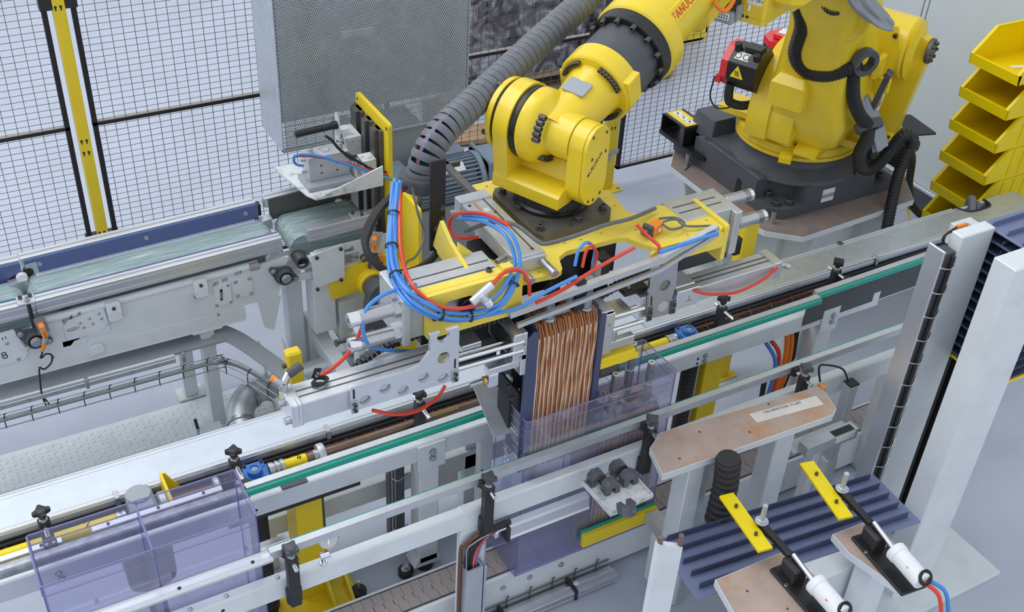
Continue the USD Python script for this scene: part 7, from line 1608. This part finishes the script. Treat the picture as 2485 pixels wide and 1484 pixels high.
for k in range(5):
    f = (k + 0.3) / 5; a, b = P4[0] * (1 - f) + P4[3] * f, P4[1] * (1 - f) + P4[2] * f; d = b - a; L = np.linalg.norm(d); R_ = np.stack([d / L, np.cross(UZ, d / L), UZ], 1)
    part(bt, 'rib', 'tray_navy', obox((a + b) / 2 + (0, 0, 0.014), (L * 0.93, 0.004, 0.028), R_, 0.002))
part(bt, 'stand', 'white_paint', box(2.0, 2.4, 1.60, 1.70, 0, TZ2 - 0.004))
t1, _p = table('rusty_table', 'small rusty table in the bottom foreground carrying the nearer clamp', ((1735, 1405), (1905, 1335), (1985, 1400), (1965, 1520), (1800, 1520)), 0.66, ((1.83, 1.45),))
t2_, _p = table('rusty_table', 'small rusty table carrying the farther clamp, beside the magazine tower', ((2020, 1295), (2105, 1262), (2200, 1340), (2240, 1390), (2180, 1425), (2060, 1340)), 0.66, ((2.33, 1.62),))


def toggle_clamp(dx, dy, label, sensor_=False):
    T = lambda x, y, z=0.70: W(x + dx, y + dy, Z=z)
    t = thing('toggle_clamp', label, 'pneumatic clamp', T(1930, 1400, 0.66))
    e0, e1 = T(1795, 1225, 0.72), T(1905, 1335, 0.70); d = (e1 - e0) / np.linalg.norm(e1 - e0); s_ = np.cross(UZ, d); R_ = np.stack([d, s_, np.cross(d, s_)], 1)
    a, b = T(1762, 1200, 0.725), T(1858, 1335, 0.725); d2 = (b - a) / np.linalg.norm(b - a); R2 = np.stack([d2, np.cross(UZ, d2), UZ], 1)
    part(t, 'pressure_bar', 'shaft_yellow', obox((a + b) / 2, (np.linalg.norm(b - a), 0.055, 0.012), R2, 0.002), label='yellow pressure bar')
    for f in (0.25, 0.75): part(t, 'bar_pin', 'bolt_grey', rod(a + (b - a) * f - (0, 0, 0.03), a + (b - a) * f + (0, 0, 0.018), 0.006, 10))
    m0, m1 = T(1840, 1262, 0.735), T(1915, 1345, 0.735); d3 = (m1 - m0) / np.linalg.norm(m1 - m0); R3 = np.stack([d3, np.cross(UZ, d3), UZ], 1)
    part(t, 'clamp_arm', 'black_paint', obox((m0 + m1) / 2, (np.linalg.norm(m1 - m0) + 0.02, 0.022, 0.022), R3, 0.002), label='black clamp arm')
    q = m0 + d3 * 0.015; part(t, 'spindle', 'galvanised', rod(q - (0, 0, 0.03), q + (0, 0, 0.085), 0.009, 14), hexbolt(q + (0, 0, 0.011), UZ, 0.017, 0.012), label='threaded spindle with nut')
    base = T(1925, 1385, 0.70); part(t, 'pivot_block', 'black_paint', obox(base - (0, 0, 0.0), (0.075, 0.05, 0.075), R3, 0.006)); part(t, 'base_plate', 'black_paint', obox(T(1960, 1440, 0.668), (0.26, 0.10, 0.012), R3, 0.002))
    for k in (-1, 1): part(t, 'base_screw', 'steel', capscrew(base + R3[:, 0] * 0.02 + R3[:, 1] * 0.038 * k - (0, 0, 0.03), UZ, 0.006, 0.006))
    r0, r1, r2 = T(1925, 1345, 0.75), T(1975, 1410, 0.74), T(2045, 1490, 0.73)
    part(t, 'piston_rod', 'chrome', rod(r0, r1, 0.009, 14)); cy = part(t, 'cylinder', 'label_white', rod(r1, r2, 0.032, 24), rod(r1, r1 + (r2 - r1) * 0.22, 0.035, 24), label='white air cylinder')
    part(cy, 'sensor_led', 'sensor_orange', obox(r1 + (r2 - r1) * 0.5 - R3[:, 1] * 0.0 + (-0.022, -0.014, 0.014), (0.01, 0.01, 0.014), R3)); part(cy, 'cable_bundle', 'black_rubber', *[sweep(np.array([r2 + np.array((0.0, 0.0, 0.02)) + 0.022 * np.array((math.cos(a_), math.sin(a_) * 0.6, math.sin(a_) * 0.8)) + (0.003 * k, 0, 0) for a_ in np.linspace(0, 2 * np.pi, 16, endpoint=False)]), circ(0.004, 6), closed=True) for k in range(3)], kind='stuff')
    return t, r2
toggle_clamp(0, 0, 'nearer toggle clamp with yellow bar, black arm and white cylinder, cut by the bottom edge')
c2, r2 = toggle_clamp(195, -78, 'farther toggle clamp with yellow bar and white cylinder, beside the magazine tower')
single('air_tube', 'red air tube leaving the farther clamp cylinder downwards', 'air tube', 'hose_red', tube([r2, r2 + (0.03, -0.05, -0.03), r2 + (0.03, -0.10, -0.14)], 0.007, 8)); single('air_tube', 'blue air tube leaving the farther clamp cylinder downwards', 'air tube', 'hose_blue', tube([r2 + (0.02, 0, 0), r2 + (0.06, -0.05, -0.03), r2 + (0.06, -0.10, -0.14)], 0.007, 8))
for px, y0_, lab in ((1632, 1330, 'white angled side post with a dark pin, left of the blue tray'),):
    q = W(1590, 1310, Y=1.62); t = thing('side_post', lab, 'post', (q[0], 1.62, 0)); part(t, 'plate', 'white_paint', ext([(q[0], 0.0), (q[0], q[2]), (q[0] + 0.09, q[2] - 0.055), (q[0] + 0.09, 0.0)], 'xz', 1.60, 1.62), smooth=False); part(t, 'pin', 'rusty_shaft', rod((q[0] + 0.01, 1.61, q[2] - 0.01), (q[0] + 0.01, 1.61, q[2] + 0.02), 0.008, 12), rod((q[0] + 0.085, 1.61, q[2] - 0.2), (q[0] + 0.085, 1.61, q[2] - 0.01), 0.008, 12))
# fixture with black clamp blocks on the front beam, yellow stop pad
FZ = 0.70
pp = Polygon([tuple(W(x, y, Z=FZ)[:2]) for x, y in ((1410, 1172), (1520, 1135), (1585, 1205), (1482, 1252))]); t = thing('block_fixture', 'worn white tray with four black machined blocks clipped on the front beam', 'fixture', (pp.centroid.x, pp.centroid.y, FZ))
part(t, 'tray', 'worn_white', ext(pp, 'xy', FZ - 0.004, FZ), ext(pp.difference(pp.buffer(-0.004)), 'xy', FZ, FZ + 0.014), smooth=False)
for k, (x, y, r) in enumerate(((1447, 1160, 0), (1500, 1138, 0), (1482, 1180, 0), (1525, 1160, 0), (1505, 1215, 90))):
    q = W(x, y, Z=FZ + 0.02); bl = Polygon([(-0.028, 0), (0.028, 0), (0.028, 0.035), (0.014, 0.052), (-0.014, 0.052), (-0.028, 0.035)]).difference(slot2(0, 0, 0, 0.018, 0.010))
    m = xf(ext(bl, 'xz', -0.018, 0.018), rot('z', -3), (q[0], q[1], FZ)) if not r else xf(ext(bl, 'xz', -0.018, 0.018), rot('x', 75), (q[0], q[1] - 0.02, FZ + 0.02)); part(t, 'block', 'blued_steel', m, smooth=False)
ys = thing('stop_pad', 'yellow stop plate with a green edge pressing the front of the centre jar', 'stop', (1.9, 2.29, 0.33))
part(ys, 'plate', 'guard_yellow', ext(rrect(W(1410, 1340, Y=2.29)[0], W(1585, 1285, Y=2.29)[0], 0.262, 0.325, 0.004), 'xz', 2.285, 2.300)); part(ys, 'green_edge', 'rail_green', box(W(1408, 1330, Y=2.30)[0], W(1585, 1270, Y=2.30)[0], 2.301, 2.314, 0.285, 0.33)); part(ys, 'cylinder', 'cast_aluminium', box(2.02, 2.08, 2.15, 2.285, 0.27, 0.32)); part(ys, 'stand', 'white_paint', box(2.03, 2.07, 2.18, 2.24, 0, 0.27))
ps_ = thing('photo_sensor', 'orange sensor hanging from a bent cable above the right end of the long rusty table', 'sensor', W(1993, 948, Y=2.20)); sensor(ps_, W(1993, 945, Y=2.20), rot('z', -15), 0.045); part(ps_, 'cable', 'black_rubber', tube([W(x, y, Y=2.22) for x, y in ((1990, 925), (1988, 890), (2005, 885), (2045, 895), (2058, 925))], 0.004, 8)); q = W(2066, 930, Y=2.22); part(ps_, 'post', 'aluminium', box(q[0] - 0.022, q[0] + 0.022, 2.20, 2.24, 0.3, q[2])); part(ps_, 'post_cap', 'black_plastic', box(q[0] - 0.024, q[0] + 0.024, 2.198, 2.242, q[2], q[2] + 0.008)); part(ps_, 'post_foot', 'white_paint', box(q[0] - 0.03, q[0] + 0.03, 2.2, 2.24, 0, 0.3))

# ================================================================ hose package and air tubes of the gripper
cen = [L3(*v) for v in ((1.62, -0.27, 2.02), (1.74, -0.27, 1.965), (1.98, -0.265, 1.91), (2.22, -0.262, 1.85), (2.42, -0.26, 1.80), (2.54, -0.26, 1.765), (2.61, -0.265, 1.705), (2.625, -0.27, 1.635))]
pth = resample(spline(cen, 14), 0.0285); hp = thing('hose_package', 'fat grey segmented hose package with red and blue tubes along the robot forearm', 'hose package', pth[-1])
for a, b in zip(pth[:-1], pth[1:]):
    d = b - a; L = np.linalg.norm(d); part(hp, 'segment', 'grey_hose', lathe([(0.044, 0), (0.050, 0.001), (0.052, L * 0.5), (0.049, L * 0.93), (0.044, L * 0.93)], a, d, 24), smooth=40)
F_ = RA * -0.3 - RU * 0.0 + UZ * 0.55 + np.array([-0.2, -0.75, 0]); F_ /= np.linalg.norm(F_)
for m, o in (('hose_red', 0.0), ('hose_blue', 0.007)): part(hp, 'inner_tube', m, tube([q + F_ * 0.0505 + RA * (o - 0.02) for q in pth[::3]], 0.0035, 6))
ring = clamp_ring(pth[-1] - (0, 0, 0.01), (0.05, 0.05, 1), 'large black clamp ring at the lower end of the grey hose package', 0.073)
blue = ((962, 440, 2.80), (955, 520, 2.72), (950, 600, 2.62), (960, 670, 2.50), (1000, 730, 2.38), (1070, 765, 2.35), (1140, 768, 2.35), (1205, 745, 2.345), (1245, 690, 2.37), (1258, 620, 2.42), (1235, 560, 2.48), (1180, 525, 2.60), (1120, 518, 2.72))
bw = np.array(WL(blue)); off = [(-0.011, 0, 0), (0, -0.008, 0.0), (0.011, 0, 0), (0.0, 0.008, 0.004)]
for k, lab in enumerate(('outermost', 'front', 'inner', 'rearmost')): single('air_tube', f'{lab} blue tube of the thick looped bundle under the hose clamp', 'air tube', 'hose_blue', tube(bw[: 13 if k < 2 else 9] + np.array(off[k]) * 1.1 * np.linspace(1, 1, 13 if k < 2 else 9)[:, None] + np.c_[np.zeros(13 if k < 2 else 9), np.zeros(13 if k < 2 else 9), np.linspace(0, 0.016 * (k - 1), 13 if k < 2 else 9)], 0.0062, 8))
tb = thing('cable_ties', 'black cable ties around the blue tube bundle', 'cable tie', bw[4])
for i in (1, 2, 3, 5, 6, 8): part(tb, 'tie', 'black_plastic', lathe([(0.017, -0.003), (0.020, -0.003), (0.020, 0.003), (0.017, 0.003)], bw[i] + (0, 0, 0.004), bw[min(i + 1, 12)] - bw[i - 1], 16, closed=True))
R3_ = lambda lab, m, r, pts: single('air_tube' if m != 'black_rubber' and m != 'grey_hose' else 'sensor_cable', lab, 'air tube' if m not in ('black_rubber', 'grey_hose') else 'cable', m, tube(WL(pts), r, 8))
R3_('red air tube beside the blue bundle, ending at the grey T-valve', 'hose_red', 0.006, ((972, 445, 2.80), (972, 600, 2.60), (1000, 690, 2.42), (1060, 740, 2.36), (1120, 748, 2.35), (1165, 735, 2.35)))
R3_('red air tube arching over the frame from the T-valve', 'hose_red', 0.006, ((1195, 690, 2.36), (1225, 660, 2.38), (1262, 655, 2.38), (1282, 680, 2.36), (1285, 715, 2.36)))
R3_('red air tube looping round the far end of the grey cylinder', 'hose_red', 0.006, ((1235, 545, 2.48), (1170, 518, 2.62), (1105, 520, 2.74), (1090, 550, 2.76), (1110, 575, 2.72), (1160, 575, 2.66)))
R3_('orange-red tube from the pressure switch down to the carrier rail', 'hose_red', 0.006, ((1545, 545, 2.47), (1575, 575, 2.42), (1598, 595, 2.37), (1598, 615, 2.355)))
R3_('red tube sagging along the right slide unit', 'hose_red', 0.0055, ((1885, 650, 2.385), (1840, 685, 2.37), (1780, 710, 2.37), (1720, 713, 2.37), (1685, 705, 2.38)))
R3_('red tubes hanging below the left slide unit', 'hose_red', 0.006, ((905, 995, 2.30), (960, 1005, 2.32), (1015, 995, 2.36), (1060, 965, 2.40), (1080, 935, 2.42)))
R3_('red tube from the slide unit elbow up to the left cylinder', 'hose_red', 0.006, ((760, 920, 2.41), (810, 890, 2.42), (850, 850, 2.42), (880, 790, 2.42), (885, 760, 2.44)))
R3_('blue tube hanging in front of the thick guide sleeves', 'hose_blue', 0.006, ((1010, 690, 2.45), (940, 710, 2.44), (892, 745, 2.42), (880, 790, 2.40), (890, 830, 2.40), (912, 845, 2.42), (1000, 852, 2.44), (1060, 838, 2.44)))
R3_('blue tube arch above the carrier rail', 'hose_blue', 0.0055, ((1395, 645, 2.355), (1405, 605, 2.37), (1425, 588, 2.38), (1443, 605, 2.39), (1438, 640, 2.39)))
R3_('red tube arch above the carrier rail', 'hose_red', 0.0055, ((1413, 648, 2.35), (1422, 610, 2.36), (1437, 596, 2.37), (1448, 615, 2.38), (1443, 640, 2.385)))
R3_('blue tube lying along the left part of the carrier rail', 'hose_blue', 0.006, ((1180, 765, 2.34), (1260, 745, 2.335), (1330, 705, 2.335), (1400, 670, 2.335)))
R3_('pale blue tube lying along the right part of the carrier rail', 'hose_blue', 0.007, ((1600, 612, 2.345), (1680, 585, 2.35), (1742, 565, 2.355)))
R3_('red tube lying along the carrier rail', 'hose_red', 0.006, ((1300, 735, 2.335), (1370, 700, 2.335), (1440, 655, 2.335), (1540, 600, 2.345)))
R3_('pair of grey cables tied along the yellow frame plate', 'grey_hose', 0.007, ((1130, 560, 2.72), (1190, 540, 2.60), (1250, 545, 2.55), (1305, 585, 2.47), (1330, 590, 2.46), (1400, 570, 2.49), (1470, 545, 2.52), (1530, 530, 2.54), (1590, 505, 2.58)))
R3_('coiled grey cable on the right end of the yellow frame plate', 'grey_hose', 0.004, ((1600, 530, 2.49), (1640, 528, 2.48), (1662, 545, 2.45), (1630, 556, 2.44), (1608, 540, 2.47), (1640, 532, 2.475), (1665, 548, 2.445), (1735, 548, 2.42), (1742, 560, 2.40)))
for k, pts in enumerate((((985, 450, 2.80), (930, 500, 2.78), (895, 560, 2.74), (890, 610, 2.70), (925, 650, 2.66), (985, 660, 2.66), (1040, 635, 2.68), (1065, 605, 2.72)), ((975, 455, 2.80), (915, 510, 2.78), (885, 570, 2.74), (895, 615, 2.69), (935, 655, 2.65), (990, 665, 2.65)))):
    R3_(('thick black cable loom curving from the hose clamp to the yellow fin', 'second black cable of the loom below the hose clamp')[k], 'black_rubber', 0.011, pts)
R3_('thin grey cable hanging loose below the hose clamp', 'grey_hose', 0.004, ((1000, 455, 2.78), (1015, 520, 2.74), (1030, 570, 2.72), (1010, 620, 2.66), (985, 640, 2.60), (990, 700, 2.45), (1030, 725, 2.40)))
vt = thing('valve_tee', 'grey T-shaped quick exhaust valve on the blue tube bundle', 'valve', W(1180, 715, Y=2.33)); part(vt, 'body', 'cast_aluminium', rod(W(1145, 735, Y=2.335), W(1195, 690, Y=2.345), 0.014, 16), rod(W(1165, 715, Y=2.335), W(1185, 735, Y=2.325), 0.013, 16)); part(vt, 'nut', 'chrome', rod(W(1180, 728, Y=2.325), W(1188, 738, Y=2.322), 0.016, 16)); part(vt, 'orange_collar', 'sensor_orange', rod(W(1187, 737, Y=2.322), W(1191, 742, Y=2.32), 0.010, 14))
